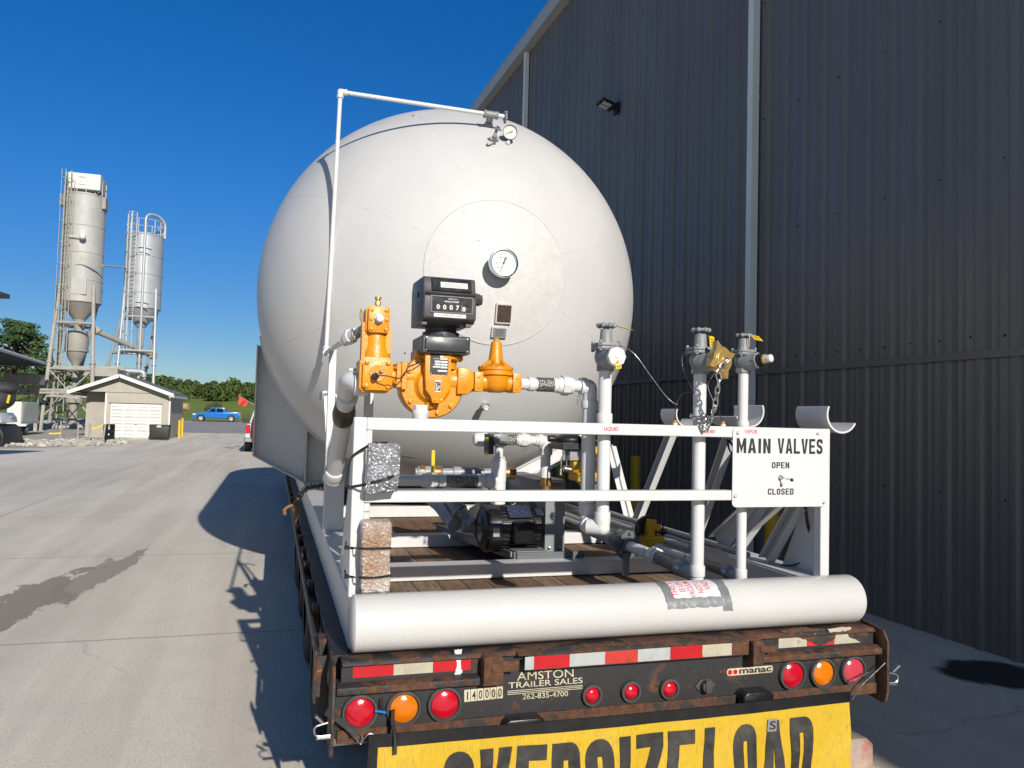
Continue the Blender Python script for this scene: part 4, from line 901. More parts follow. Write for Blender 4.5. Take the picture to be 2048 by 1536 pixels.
for k in range(5): a = 2*math.pi*k/5; q = Vector((0, math.cos(a), math.sin(a))); mb.bar(e2, e2+q*.04, .014, .014); mb.sph(e2+q*.042, .011, 8, 6)
O(mb, 'handwheel', 'valve_grey', vent)
# gauges on the head
def gauge(c, nrm, R, depth, rimw, m_rim, name, needle=None, tx=True, stem=None):
    nrm = Vector(nrm).normalized(); u = X_-nrm*nrm.x; u.normalize(); v = nrm.cross(u)
    if v.z < 0: v = -v
    mb = MB(); mb.lathe(c, nrm, [(-depth, R*.88), (-.012, R*.9), (-.010, R), (.006, R), (.012, R*.985), (.014, R*.95), (.012, R*(1-rimw)), (.002, R*(1-rimw)-.001)], 48); g_ = O(mb, name, m_rim, sk)
    mb = MB(); mb.cyl(c+nrm*.0035, c+nrm*.0045, R*(1-rimw), seg=48, mi=0)
    f = c+nrm*.005
    for k in range(29):
        a = rad(225-270*k/28); q = u*math.cos(a)+v*math.sin(a); l = .10 if k % 4 == 0 else .05; mb.obox(f+q*R*(.74-l/2)+nrm*.0004, q*R*l/2, nrm*.0002, nrm.cross(q)*R*.010, 1)
    if tx:
        for k in range(8):
            a = rad(222-264*k/7); q = u*math.cos(a)+v*math.sin(a); s = str(k*10+10); text(mb, s, f+q*R*.55-u*R*.07-v*R*.045, u*R*.14, v*R*.09, nrm, .0006, 1)
        text(mb, 'TANK VOLUME', f-u*R*.30+v*R*.30, u*R*.6, v*R*.09, nrm, .0006, 3, .02)
        for k in range(4): text(mb, ('PERCENT FULL', 'LIQUID LEVEL', 'AT 60 F', 'ALUMINUM')[k], f-u*R*(.55-.02*k)-v*R*(.02+.11*k), u*R*.34, v*R*.05, nrm, .0006, 1)
    if needle is not None:
        a = rad(needle); q = u*math.cos(a)+v*math.sin(a); mb.bar(f-q*R*.32+nrm*.004, f+q*R*.70+nrm*.004, R*.035, .001, up=nrm, mi=2); mb.bar(f-q*R*.40+nrm*.0042, f-q*R*.12+nrm*.0042, R*.10, .0012, up=nrm, mi=2); mb.cyl(f, f+nrm*.006, R*.07, seg=14, mi=2)
    O(mb, 'dial', ['dial', 'ink_grey', 'ink_black', 'bollard_yellow' if not tx else 'ink_grey'], g_); return g_
c = aT(1007, 540); nrm = Vector((-.02, -1, .0)); gc = aY(1007, 526, c.y-.115)
g1 = gauge(gc, nrm, .108, .085, .17, 'chrome', 'level_gauge', 249)
mb = MB(); mb.cyl(gc-nrm*.085, gc-nrm*.14, .045, seg=24); O(mb, 'stem', 'tank_white', g1)
gp = aY(1020, 265, 5.78); g2 = gauge(gp, Vector((-.2, -1, -.1)), .058, .03, .07, 'dark_machine', 'pressure_gauge', 205, False)
b2 = aT(985, 290); n2 = (b2-TC).normalized(); e1 = aY(1016, 286, 5.80); e0 = aY(997, 281, 5.86)
mb = MB(); mb.tube(fillet([gp-Z_*.05+Y_*.02, e1, e0, b2+n2*.06], .02), .011, 10); mb.sph(e1, .018, 10, 8); mb.lathe(b2-n2*.01, n2, [(0, .03), (.02, .028), (.022, .02)], 16); mb.cyl(gp-Z_*.052+Y_*.02, e1, .014, seg=10)
O(mb, 'gauge_pipe', 'pipe_white', g2)
mb = MB(); mb.cyl(b2, b2+n2*.085, .021, seg=8); mb.cyl(b2+n2*.05-X_*.035, b2+n2*.05+X_*.035, .016, seg=10); q = b2+n2*.05+Vector((.0, .0, .02)); mb.cyl(q, q+Vector((.015, -.02, .055)), .012, seg=8); mb.lathe(q+Vector((.015, -.02, .05)), Vector((.2, -.4, 1)), [(0, .03), (.012, .034), (.016, .026)], 7); mb.bar(b2+n2*.03, b2+n2*.03+Vector((-.05, 0, -.03)), .03, .02); O(mb, 'needle_valve', 'valve_grey', g2)
c = aT(970, 806); gq = aY(971.5, 813.5, c.y-.10); g3 = gauge(gq, Vector((.15, -1, -.2)), .027, .02, .16, 'chrome', 'thermometer', 60, False); mb = MB(); mb.cyl(gq-Vector((.0, -.02, 0)), c+Vector((0, .03, 0)), .02, seg=14); mb.cyl(gq+Y_*.03, gq+Y_*.05, .028, seg=6); O(mb, 'thermowell', 'tank_white', g3)
mb = MB(); c = aT(957, 482); mb.sph(c, .006, 8, 6); c = aT(810, 706); mb.sph(c, .006, 8, 6); c = aT(741, 219+2) if False else aT(826, 232); mb.sph(c, .008, 8, 6); O(mb, 'paint_chip', 'black', shell)
# ================================================================== flow meter assembly (orange)
fm = T('flow_meter', None, None, (0, 0, 0)); fm.parent = sk; fm.location = Vector((.66, 3.4, 1.73))-sk.location
fm['label'] = 'orange flow meter with grey counter head'
MY = 3.36
def P(x, y, Y=MY): return aY(x, y, Y)
def bolt(mb, c, n, r=.008, h=.007, mi=0): mb.cyl(c, Vector(c)+Vector(n)*h, r, seg=6, mi=mi); mb.cyl(Vector(c)+Vector(n)*h, Vector(c)+Vector(n)*(h+.001), r*.8, seg=6, mi=mi)
c = P(864, 772, MY-.0); R = .133
mb = MB(); mb.lathe(c+Y_*.17, -Y_, [(-.02, R*.6), (0, R*.97), (.02, R), (.13, R), (.135, R*1.06), (.17, R*1.06), (.178, R*1.02), (.180, R*.80), (.181, R*.62), (.19, R*.55), (.203, R*.50), (.207, R*.40), (.207, 0)], 56, False)
for k in range(11):
    a = rad(20+360*k/11); q = Vector((math.cos(a), 0, math.sin(a))); bolt(mb, c-Y_*.009+q*R*.9, -Y_, .0095, .011)
mb.sph(c+Vector((-.01, -.02, -R*.62)), .022, 12, 8)
# neck and front lug that carries the name plate
mb.box(c.x-.075, c.x+.055, MY-.005, MY+.14, c.z+.05, c.z+.155); O(mb, 'meter_body', 'orange', fm, bevel=.004)
mb = MB(); pl = [(-.060, .145), (.052, .145), (.056, .02), (.058, -.015), (.03, -.055), (.02, -.085), (-.022, -.085), (-.030, -.058), (-.052, -.03), (-.056, .02)]
mb.prism(pl, (c.x+.012, MY-.075, c.z+.01), X_, Z_, Y_, .068)
for q in (-.012, .014): bolt(mb, (c.x+.012+q, MY-.075, c.z-.062), -Y_, .006, .004)
lug = O(mb, 'gear_cover', 'orange', fm, bevel=.008)
mb = MB(); o = Vector((c.x-.026, MY-.0765, c.z+.047)); mb.box(o.x, o.x+.080, MY-.0765, MY-.0755, o.z, o.z+.098, 0)
rr = random.Random(4)
for x0, x1, z0, z1 in ((.042, .076, .074, .082), (.042, .076, .065, .071), (.020, .046, .052, .060), (.048, .076, .052, .060), (.020, .046, .040, .048), (.048, .076, .040, .048), (.012, .044, .030, .036), (.046, .076, .028, .036), (.034, .076, .013, .020)): mb.box(o.x+x0, o.x+x1, MY-.0772, MY-.0766, o.z+z0, o.z+z1, 1)
text(mb, 'MODEL', o+Vector((.014, -.0005, .066)), X_*.024, Z_*.005, -Y_, .0006, 1); text(mb, 'LIQUID METER', o+Vector((.020, -.0005, .088)), X_*.05, Z_*.006, -Y_, .0006, 1)
for a_, b_ in ((.005, .005), (.075, .005), (.005, .093), (.075, .093)): mb.cyl((o.x+a_, MY-.0766, o.z+b_), (o.x+a_, MY-.0785, o.z+b_), .002, seg=8, mi=1)
O(mb, 'name_plate', ['ink_black', 'ink_white'], fm)
mb = MB(); o2 = Vector((c.x-.001, MY-.0765, c.z-.028)); mb.box(o2.x, o2.x+.024, MY-.0765, MY-.0756, o2.z, o2.z+.052, 1); mb.box(o2.x+.001, o2.x+.023, MY-.0771, MY-.0766, o2.z+.006, o2.z+.044, 0)
text(mb, 'L', o2+Vector((.004, -.0008, .010)), X_*.010, Z_*.028, -Y_, .0006, 1, .03); text(mb, 'c', o2+Vector((.011, -.0008, .016)), X_*.009, Z_*.012, -Y_, .0006, 1, .04); mb.box(o2.x+.012, o2.x+.022, MY-.0776, MY-.0772, o2.z+.035, o2.z+.041, 2)
O(mb, 'maker_badge', ['ink_black', 'ink_white', 'ink_red'], fm)
# flange under the counter
f0 = P(882, 716, MY+.02); mb = MB(); mb.lathe(f0, Z_, [(-.012, .092), (-.008, .098), (.004, .098), (.008, .094)], 40); mb.cyl(f0-Z_*.05, f0-Z_*.011, .07, seg=30)
for k in range(6): a = rad(30+60*k); bolt(mb, f0+Vector((math.cos(a)*.088, math.sin(a)*.088, -.012)), -Z_, .006, .005)
O(mb, 'counter_flange', 'orange', fm)
# lower gear box
g0, g1_, g2_ = P(843, 713), P(935, 713), P(843, 676)
mb = MB(); zc = f0.z+.010; x0, x1 = f0.x-.108, f0.x+.103; ya, yb2 = MY-.10, MY+.15
mb.box(x0, x1, ya, yb2, zc, zc+.078); O(mb, 'gear_box', 'register_dark', fm, bevel=.006)
mb = MB(); mb.prism([(.012, .0), (.178, .0), (.190, .012), (.190, .048), (.178, .06), (.012, .06), (0, .048), (0, .012)], (x0+.012, ya-.0005, zc+.010), X_, Z_, -Y_, .012)
for a_, b_ in ((.006, .004), (.184, .004), (.006, .056), (.184, .056)): mb.cyl((x0+.012+a_, ya-.001, zc+.010+b_), (x0+.012+a_, ya-.008, zc+.010+b_), .004, seg=8, mi=1)
O(mb, 'cover_plate', ['register_dark', 'zinc'], fm, bevel=.003)
mb = MB(); n0 = Vector((f0.x-.004, MY+.02, zc+.078)); mb.lathe(n0, Z_, [(0, .082), (.022, .082), (.026, .07), (.040, .07), (.044, .085), (.058, .085)], 36)
mb.cyl(n0+Vector((-.01, -.083, .012)), n0+Vector((-.01, -.09, .012)), .004, seg=8); O(mb, 'swivel_neck', 'register_dark', fm)
# counter head
zc2 = zc+.078+.050
bx0, bx1 = f0.x-.142, f0.x+.118; yf, ybk = MY-.16, MY+.15
bl = P(826, 655, yf); br_ = P(950, 655, yf); cxm = n0.x-.006; bx0, bx1 = cxm-.108, cxm+.120
mb = MB()
side = [(yf, .018), (yf, .112), (yf+.012, .118), (yf+.012, .124), (yf+.035, .196), (ybk-.03, .205), (ybk, .17), (ybk, .0), (yf+.035, .0)]
mb.prism([(y, z) for y, z in side], (bx0, 0, zc2), Y_, Z_, X_, bx1-bx0); cnt = O(mb, 'counter_head', 'register_grey', fm, bevel=.007)
mb = MB(); mb.prism([(yf-.002, .113), (yf-.012, .121), (yf+.012, .128), (yf+.012, .114)], (bx0+.008, 0, zc2), Y_, Z_, X_, bx1-bx0-.016); O(mb, 'hood', 'register_dark', cnt, bevel=.002)
mb = MB(); xw0, xw1, zw0, zw1 = bx0+.035, bx1-.022, zc2+.044, zc2+.106
for a_ in ((xw0-.006, xw1+.006, zw0-.006, zw0), (xw0-.006, xw1+.006, zw1, zw1+.006), (xw0-.006, xw0, zw0, zw1), (xw1, xw1+.006, zw0, zw1)): mb.box(a_[0], a_[1], yf-.005, yf+.001, a_[2], a_[3], 0)
mb.box(xw0, xw1, yf-.0015, yf-.0005, zw0, zw1, 1); ww = xw1-xw0; hh = zw1-zw0; yt = yf-.0016
text(mb, 'VEEDER-ROOT', Vector((xw0+ww*.40, yt, zw0+hh*.86)), X_*ww*.24, Z_*hh*.07, -Y_, .0006, 2, .02); text(mb, 'GALLONS', Vector((xw0+ww*.31, yt, zw0+hh*.66)), X_*ww*.36, Z_*hh*.11, -Y_, .0006, 2, .03)
for k, ch in enumerate('0007'): text(mb, ch, Vector((xw0+ww*(.115+.163*k), yt, zw0+hh*.16)), X_*ww*.085, Z_*hh*.32, -Y_, .0006, 2, .03)
text(mb, '8', Vector((xw0+ww*.765, yt, zw0+hh*.10)), X_*ww*.085, Z_*hh*.32, -Y_, .0006, 2, .02); mb.box(xw0+ww*.75, xw0+ww*.755, yt-.0006, yt-.0001, zw0+hh*.05, zw0+hh*.55, 2); mb.box(xw0+ww*.865, xw0+ww*.88, yt-.0006, yt-.0001, zw0+hh*.28, zw0+hh*.31, 2)
O(mb, 'number_window', ['register_grey', 'gloss_black', 'ink_white'], cnt)
mb = MB(); mb.box(bx0+.045, bx1-.045, yf-.0016, yf-.0003, zc2+.021, zc2+.037, 0); text(mb, 'DO NOT RESET WHILE COUNTING', Vector((bx0+.06, yf-.0017, zc2+.026)), X_*(bx1-bx0-.12), Z_*.006, -Y_, .0005, 1); O(mb, 'warning_strip', ['ink_white', 'ink_black'], cnt)
# sloped lid panel with a label
s0 = Vector((0, yf+.012, zc2+.124)); s1 = Vector((0, yf+.035, zc2+.196)); sv = (s1-s0); sn = X_.cross(sv).normalized()
mb = MB(); o = s0+X_*(bx0+.035)+sv*.12; u = X_*(bx1-bx0-.055); mb.obox(o+u/2+sv*.38+sn*.004, u/2, sv*.40, sn*.004); O(mb, 'lid_panel', 'gloss_black', cnt, bevel=.002)
mb = MB(); mb.obox(o+u*.56+sv*.36+sn*.0086, u*.34, sv*.17, sn*.0003, 0)
for i in range(4): mb.obox(o+u*.56+sv*(.46-.07*i)+sn*.0091, u*(.30-.04*(i % 2)), sv*.012, sn*.0001, 1)
O(mb, 'paper_label', ['ink_white', 'ink_grey'], cnt)
mb = MB(); k0 = Vector((bx1, yf+.07, zc2+.115)); mb.cyl(k0, k0+X_*.03, .03, .026, 8); mb.cyl(k0+X_*.03, k0+X_*.04, .022, seg=8); O(mb, 'reset_knob', 'register_dark', cnt)
mb = MB(); mb.cyl((bx0-.001, yf+.14, zc2+.13), (bx0-.006, yf+.14, zc2+.13), .012, seg=12); mb.box(bx0-.001, bx0+.02, yf+.02, yf+.06, zc2-.012, zc2); mb.box(bx1-.04, bx1-.015, yf+.02, yf+.06, zc2-.012, zc2); O(mb, 'latch', 'register_dark', cnt)
# pipe plug standing behind the rail in front of the body
q = P(841, 830, 3.262); mb = MB(); mb.lathe((q.x, q.y, PT-.045), Z_, [(0, .034), (.060, .034), (.065, .037), (.079, .036), (.081, .031)], 24); mb.cyl((q.x, q.y, PT+.035), (q.x, q.y, PT+.058), .033, seg=8); O(mb, 'drain_plug', 'pipe_white', fm, bevel=.002)
# ---- strainer and air eliminator on the left
s_ = P(753, 748, MY-.02); t_ = P(757, 640, MY-.02)
mb = MB()
def sq(cx, cz, hw, hh, y0, y1, cut=.25):
    e = min(hw, hh)*cut; mb.prism([(-hw+e, -hh), (hw-e, -hh), (hw, -hh+e), (hw, hh-e), (hw-e, hh), (-hw+e, hh), (-hw, hh-e), (-hw, -hh+e)], (cx, y0, cz), X_, Z_, Y_, y1-y0)
sq(s_.x, s_.z-.006, .062, .064, MY-.055, MY-.035); sq(s_.x-.004, s_.z-.004, .070, .075, MY-.035, MY+.115)
mb.lathe((s_.x-.002, MY+.03, s_.z), Z_, [(.03, .066), (.09, .064), (.11, .058), (.125, .056), (.235, .052), (.24, .056), (.25, .056)], 32)
mb.box(s_.x-.066, s_.x-.040, MY-.01, MY+.05, s_.z+.06, s_.z+.22); mb.box(s_.x+.036, s_.x+.058, MY-.01, MY+.06, s_.z+.09, s_.z+.2)
sq(t_.x-.004, t_.z+.0, .050, .058, MY-.02, MY+.09); mb.lathe((s_.x, MY-.055, s_.z), -Y_, [(0, .036), (.006, .034), (.006, .028), (.003, 0)], 28, False)
for a_, b_ in ((-.045, .047), (.045, .047), (-.045, -.052), (.045, -.052)): bolt(mb, (s_.x+a_, MY-.055, s_.z+b_), -Y_, .011, .009)
strn = O(mb, 'strainer', 'orange', fm, bevel=.006)
mb = MB(); sq(t_.x, t_.z, .045, .056, MY-.042, MY-.0215, .2)
for a_, b_ in ((-.03, .04), (.03, .04), (-.034, 0), (.034, 0), (-.03, -.042), (.03, -.042)): bolt(mb, (t_.x+a_, MY-.042, t_.z+b_), -Y_, .0075, .006)
O(mb, 'cover_plate', 'orange', strn, bevel=.003)
mb = MB(); mb.cyl((t_.x+.0, MY-.042, t_.z+.002), (t_.x, MY-.052, t_.z+.002), .021, seg=8); mb.cyl((t_.x, MY-.052, t_.z+.002), (t_.x, MY-.075, t_.z+.002), .017, seg=6); O(mb, 'hex_plug', 'white_plain', strn, bevel=.002)
mb = MB(); mb.cyl((s_.x-.012, MY-.055, s_.z-.012), (s_.x-.012, MY-.085, s_.z-.012), .016, seg=6); mb.cyl((s_.x-.012, MY-.085, s_.z-.012), (s_.x-.012, MY-.098, s_.z-.012), .012, seg=12); O(mb, 'probe_plug', 'gloss_black', strn)
mb = MB(); mb.cyl((s_.x+.016, MY-.055, s_.z+.012), (s_.x+.016, MY-.075, s_.z+.012), .009, seg=6); O(mb, 'vent_plug', 'fitting_brown', strn)
top = P(755, 613, MY+.02); mb = MB(); zt = t_.z+.058; mb.cyl((t_.x, MY+.02, zt), (t_.x, MY+.02, zt+.014), .009, seg=10); mb.cyl((t_.x, MY+.02, zt+.012), (t_.x, MY+.02, zt+.026), .013, seg=6); mb.cyl((t_.x, MY+.02, zt+.026), (t_.x, MY+.02, zt+.038), .010, seg=12); mb.cyl((t_.x, MY+.02, zt+.036), (t_.x, MY+.02, zt+.047), .0145, seg=14); O(mb, 'relief_valve', 'brass', strn)
mb = MB(); mb.tube(spline([P(726, 650), P(721, 640), P(720, 630), P(722, 618), P(724, 632), P(723, 645)], 6), .0028, 6); O(mb, 'bleed_lever', 'brass', strn)
# flanges between strainer and meter, hidden outlet block
mb = MB(); za = P(790, 752).z
mb.cyl((s_.x+.05, MY+.03, za), (c.x-.07, MY+.03, za), .044, seg=24); mb.box(P(798, 750).x-.015, P(798, 750).x+.006, MY-.03, MY+.09, za-.05, za+.055); mb.box(P(798, 750).x+.0065, P(798, 750).x+.03, MY-.035, MY+.095, za-.058, za+.062)
mb.cyl((P(806, 738).x+.02, MY+.05, za-.01), (c.x-.03, MY+.05, za+.0), .06, seg=24)
for z in (-.03, .035): mb.cyl((P(798, 750).x-.022, MY-.02, za+z), (P(798, 750).x-.015, MY-.02, za+z), .009, seg=6)
O(mb, 'inlet_flange', 'orange', fm, bevel=.003)
# ---- outlet flange and differential valve on the right
d0 = P(994, 764); mb = MB(); zb = d0.z-.002
mb.cyl((c.x+.05, MY+.03, zb), (P(945, 760).x, MY+.03, zb), .052, seg=24); mb.prism([(-.03, -.06), (.02, -.06), (.045, -.03), (.045, .035), (.02, .06), (-.03, .06)], (P(930, 755).x-.01, MY-.03, zb), X_, Z_, Y_, .12)
O(mb, 'outlet_flange', 'orange', fm, bevel=.005)
for x in (P(956, 760).x, P(1032, 760).x):
    mb = MB(); mb.prism([(-.019, -.043), (.019, -.043), (.019, .043), (-.019, .043)], (x, MY-.02, zb), X_, Z_, Y_, .10); bolt(mb, (x, MY-.02, zb+.02), -Y_, .006, .004); bolt(mb, (x, MY-.02, zb-.025), -Y_, .006, .004); O(mb, 'pipe_flange', 'orange', fm, bevel=.005)
mb = MB(); q = Vector((d0.x, MY+.03, 0))
mb.lathe((q.x, q.y, zb-.045), Z_, [(0, .03), (.006, .045), (.03, .062), (.06, .066), (.075, .069)], 36); mb.cyl((P(968, 762).x-.01, q.y, zb+.0), (P(1022, 762).x+.01, q.y, zb), .042, seg=24)
mb.lathe((q.x, q.y, zb+.031), Z_, [(0, .074), (.003, .080), (.018, .080), (.019, .076), (.024, .076), (.025, .081), (.038, .081), (.042, .072), (.05, .056), (.056, .036), (.058, .034)], 40)
mb.lathe((q.x, q.y, zb+.085), Z_, [(0, .036), (.10, .023), (.104, .014), (.113, .014), (.117, .008)], 28)
for k in range(8): a = rad(22+45*k); w_ = Vector((math.cos(a), math.sin(a), 0)); mb.bar(q+w_*.030+Z_*(zb+.098), q+w_*.066+Z_*(zb+.071), .007, .012); bolt(mb, q+w_*.07+Z_*(zb+.07), Z_, .007, .008)
O(mb, 'differential_valve', 'orange', fm, bevel=.0)
# signal wire
mb = MB(); mb.tube(spline([(s_.x-.012, MY-.098, s_.z-.012), P(775, 752, MY-.13), P(795, 757, MY-.12), P(808, 750, MY-.09), P(816, 735, MY-.08), P(832, 728, MY-.06), P(846, 722, MY-.04)], 8), .0028, 6); O(mb, 'signal_wire', 'black', fm)
# ================================================================== piping on the skid
def sub(name, loc, label=None):
    o = T(name, label, None, Vector(loc)-sk.location); o.parent = sk; return o
def pipe(mb, pts, r, mi=0, seg=18, R=None): mb.tube(fillet(pts, R or r*2.2, 8) if len(pts) > 2 else pts, r, seg, mi)
def coupling(mb, p, d, r, L=.05, k=1.22, mi=0): d = Vector(d).normalized(); p = Vector(p); mb.lathe(p-d*L/2, d, [(0, r*k*.97), (.004, r*k), (L-.004, r*k), (L, r*k*.97)], 22, True, mi)
def hexu(mb, p, d, r, L=.05, k=1.5, mi=0):
    d = Vector(d).normalized(); p = Vector(p); mb.cyl(p-d*L/2, p+d*L*.1, r*k, seg=8, mi=mi); mb.lathe(p+d*L*.1, d, [(0, r*k*.9), (L*.4, r*1.25)], 18, True, mi); mb.lathe(p-d*L*.9, d, [(0, r*1.2), (L*.4, r*1.3)], 18, True, mi)
def angle_valve(x, y, z0, s, cap, lab, od):
    """angle valve standing on a riser: body, bolted bonnet, handwheel, side outlet facing right and towards the viewer"""
    v = sub('angle_valve', (x, y, z0), lab); o = Vector((x, y, z0)); od = Vector(od).normalized()
    mb = MB(); mb.lathe(o-Z_*.0, Z_, [(0, .040*s), (.018*s, .040*s), (.022*s, .038*s), (.04*s, .047*s), (.062*s, .052*s), (.082*s, .048*s), (.093*s, .044*s)], 28)
    mb.cyl(o-Z_*.003, o+Z_*.020*s, .043*s, seg=8)
    oc = o+Z_*.052*s; mb.lathe(oc, od, [(0, .05*s), (.05*s, .05*s), (.075*s, .042*s), (.085*s, .042*s)], 26); mb.lathe(oc+od*.08*s, od, [(0, .045*s), (.02*s, .045*s)], 8)
    for q in (-1, 1): mb.bar(oc+Z_*.05*s, oc+od*.07*s+Z_*.02*s, .03*s, .02*s)
    O(mb, 'valve_body', 'valve_grey', v)
    mb = MB(); zf = z0+.094*s
    for k, (a, b) in enumerate(((0, .0135*s), (.0155*s, .029*s))):
        h = .057*s; e = .016*s; mb.prism([(-h+e, -h), (h-e, -h), (h, -h+e), (h, h-e), (h-e, h), (-h+e, h), (-h, h-e), (-h, -h+e)], (x, y, zf+a), X_, Y_, Z_, b-a)
    for sx in (-1, 1):
        for sy in (-1, 1): mb.cyl((x+sx*.045*s, y+sy*.045*s, zf+.029*s), (x+sx*.045*s, y+sy*.045*s, zf+.041*s), .0085*s, seg=6); mb.cyl((x+sx*.045*s, y+sy*.045*s, zf-.008*s), (x+sx*.045*s, y+sy*.045*s, zf), .009*s, seg=6)
    O(mb, 'flange', 'valve_grey', v, bevel=.0015)
    mb = MB(); mb.lathe((x, y, zf+.029*s), Z_, [(0, .032*s), (.004, .030*s), (.062*s, .0265*s), (.066*s, .023*s), (.068*s, .016*s), (.074*s, .014*s)], 24); O(mb, 'bonnet', 'valve_grey', v)
    mb = MB(); zh = zf+.112*s; mb.cyl((x, y, zh-.03*s), (x, y, zh+.004), .007*s, seg=8); mb.lathe((x, y, zh-.012*s), Z_, [(0, .012*s), (.010*s, .02*s), (.022*s, .02*s)], 16)
    Rw = .036*s; mb.torus((x, y, zh), Z_, Rw, .0068*s, 32, 8)
    for k in range(7):
        a = 2*math.pi*k/7+.3; w_ = Vector((math.cos(a), math.sin(a), 0)); mb.sph(Vector((x, y, zh))+w_*(Rw+.001), .0118*s, 10, 8)
        if k % 2 == 0: mb.bar((x, y, zh), Vector((x, y, zh))+w_*Rw, .012*s, .008*s)
    O(mb, 'handwheel', 'valve_grey', v)
    e = oc+od*.10*s
    if cap == 'hex':
        mb = MB(); mb.cyl(e, e+od*.022, .046, .044, 8); mb.cyl(e+od*.022, e+od*.026, .010, seg=10); O(mb, 'outlet_plug', 'white_plain', v, bevel=.002)
    elif cap == 'pipe':
        mb = MB(); mb.cyl(e-od*.005, e+od*.012, .037*s, seg=8); mb.cyl(e+od*.012, e+od*.03, .030*s, seg=20); O(mb, 'adapter', 'black', v)
        mb = MB(); mb.cyl(e+od*.03, e+od*.038, .029*s, seg=20); O(mb, 'ring', 'brass', v)
        mb = MB(); mb.cyl(e+od*.032, e+od*.07, .0225*s, seg=8); mb.cyl(e+od*.066, e+od*.072, .019*s, seg=20); O(mb, 'outlet_plug', 'white_plain', v, bevel=.001)
    else:
        mb = MB(); mb.lathe(e-od*.02, od, [(0, .05), (.02, .056), (.04, .062), (.055, .062), (.06, .058), (.060, .046), (.064, .045), (.066, .040), (.070, .039), (.071, .014), (.078, .012)], 40)
        u = od.cross(Z_).normalized(); w_ = u.cross(od).normalized()
        for k in range(4):
            a = rad(70+90*k); q = u*math.cos(a)+w_*math.sin(a); t_ = od.cross(q).normalized(); m_ = e+od*.022
            A_ = [m_+q*.056+t_*.022, m_+q*.056-t_*.022, m_+q*.092-t_*.003, m_+q*.092+t_*.003]
            mb.add([p-od*.012 for p in A_]+[p+od*.012 for p in A_], [(3, 2, 1, 0), (4, 5, 6, 7), (0, 1, 5, 4), (1, 2, 6, 5), (2, 3, 7, 6), (3, 0, 4, 7)], 0, False)
        mb.torus(e+od*.062, X_, .010, .0035, 16, 6); cp_ = O(mb, 'brass_cap', 'brass', v)
    return v, e, od
RY = 3.264
x1, x2, x3 = aY(1209.5, 800, RY).x, aY(1399.5, 800, RY).x, aY(1486, 800, RY).x
z1, z2, z3 = aY(1210, 741, RY).z, aY(1400, 747, RY).z, aY(1486, 744, RY).z
v1_, e1_, od1 = angle_valve(x1, RY, z1, 1.0, 'hex', 'grey angle valve with white hexagonal plug', (.02, -1, .04)); v2_, e2_, od2 = angle_valve(x2, RY, z2, 1.0, 'brass', 'grey angle valve with large brass cap', (.30, -.95, .06)); v3_, e3_, od3 = angle_valve(x3, RY, z3, .86, 'pipe', 'smaller grey angle valve with narrow white plug', (.34, -.93, .10))
r1, r3 = .0302, .0242
mb = MB(); zb1 = aY(1209, 1035, RY).z; pipe(mb, [(x1, RY, z1+.01), (x1, RY, zb1)], r1); coupling(mb, (x1, RY, PT+.020), Z_, r1, .05); coupling(mb, (x1, RY, zb1), Z_, r1, .052)
mb.sph((x1, RY, zb1-.045), r1*1.16, 20, 14); mb.cyl((x1, RY, zb1-.045), (x1, RY, zb1-.02), r1*1.16, seg=20); mb.cyl((x1, RY, zb1-.045), (x1-.05, RY+.045, zb1-.045), r1*1.16, seg=20); O(mb, 'riser_pipe', 'pipe_white', sk)
mb = MB(); zb2 = aY(1399, 1141, RY).z; pipe(mb, [(x2, RY, z2+.01), (x2, RY, .93)], r1); coupling(mb, (x2, RY, zb2), Z_, r1, .05); O(mb, 'riser_pipe', 'pipe_white', sk)
mb = MB(); zb3 = aY(1482, 1148, RY).z; pipe(mb, [(x3, RY, z3+.01), (x3, RY, .93)], r3); coupling(mb, (x3, RY, PT+.012), Z_, r3, .03); coupling(mb, (x3, RY, zb3), Z_, r3, .05); O(mb, 'riser_pipe', 'pipe_white', sk)
# run from the lower elbows back along the skid: elbow, braided hose, union, pipe, valve, pipe
def run(x, r, zz, segs, name):
    pass
hz2 = zb2-.012; mb = MB(); mb.cyl((x2, RY, hz2-.02), (x2-.01, RY+.12, hz2), r1*1.12, seg=20); mb.lathe((x2-.008, RY+.09, hz2), Vector((-.03, 1, .02)), [(0, r1*1.12), (.02, r1*1.35), (.06, r1*1.35), (.065, r1*1.2)], 22); O(mb, 'hose_tail', 'pipe_grey', sk)
a0 = Vector((x2-.01, RY+.15, hz2)); a1 = Vector((x2-.02, 3.62, hz2+.012)); a2 = Vector((x2-.022, 3.72, hz2+.014)); a3 = Vector((x2-.028, 3.93, hz2+.018)); a4 = Vector((x2-.034, 4.10, hz2+.02)); a5 = Vector((x2-.06, 6.6, hz2+.05))
mb = MB(); mb.tube([a0, a1], .035, 24); O(mb, 'braided_hose', 'braided_steel', sk)
mb = MB(); hexu(mb, a1.lerp(a2, .4), a2-a1, r1, .06, 1.55); pipe(mb, [a2, a3], r1); O(mb, 'union', 'pipe_white', sk)
d = (a4-a3).normalized(); mb = MB(); mb.lathe(a3-d*.01, d, [(0, .04), (.05, .05), (.17, .05), (.20, .04)], 24)
for k, (t_, h) in enumerate(((.02, .070), (.055, .066))): 
    q = a3+d*t_; e_ = h*.35; mb.prism([(-h+e_, -h), (h-e_, -h), (h, -h+e_), (h, h-e_), (h-e_, h), (-h+e_, h), (-h, h-e_), (-h, -h+e_)], q, Vector((.8, 0, .6)), Vector((-.6, 0, .8)), Y_, .022)
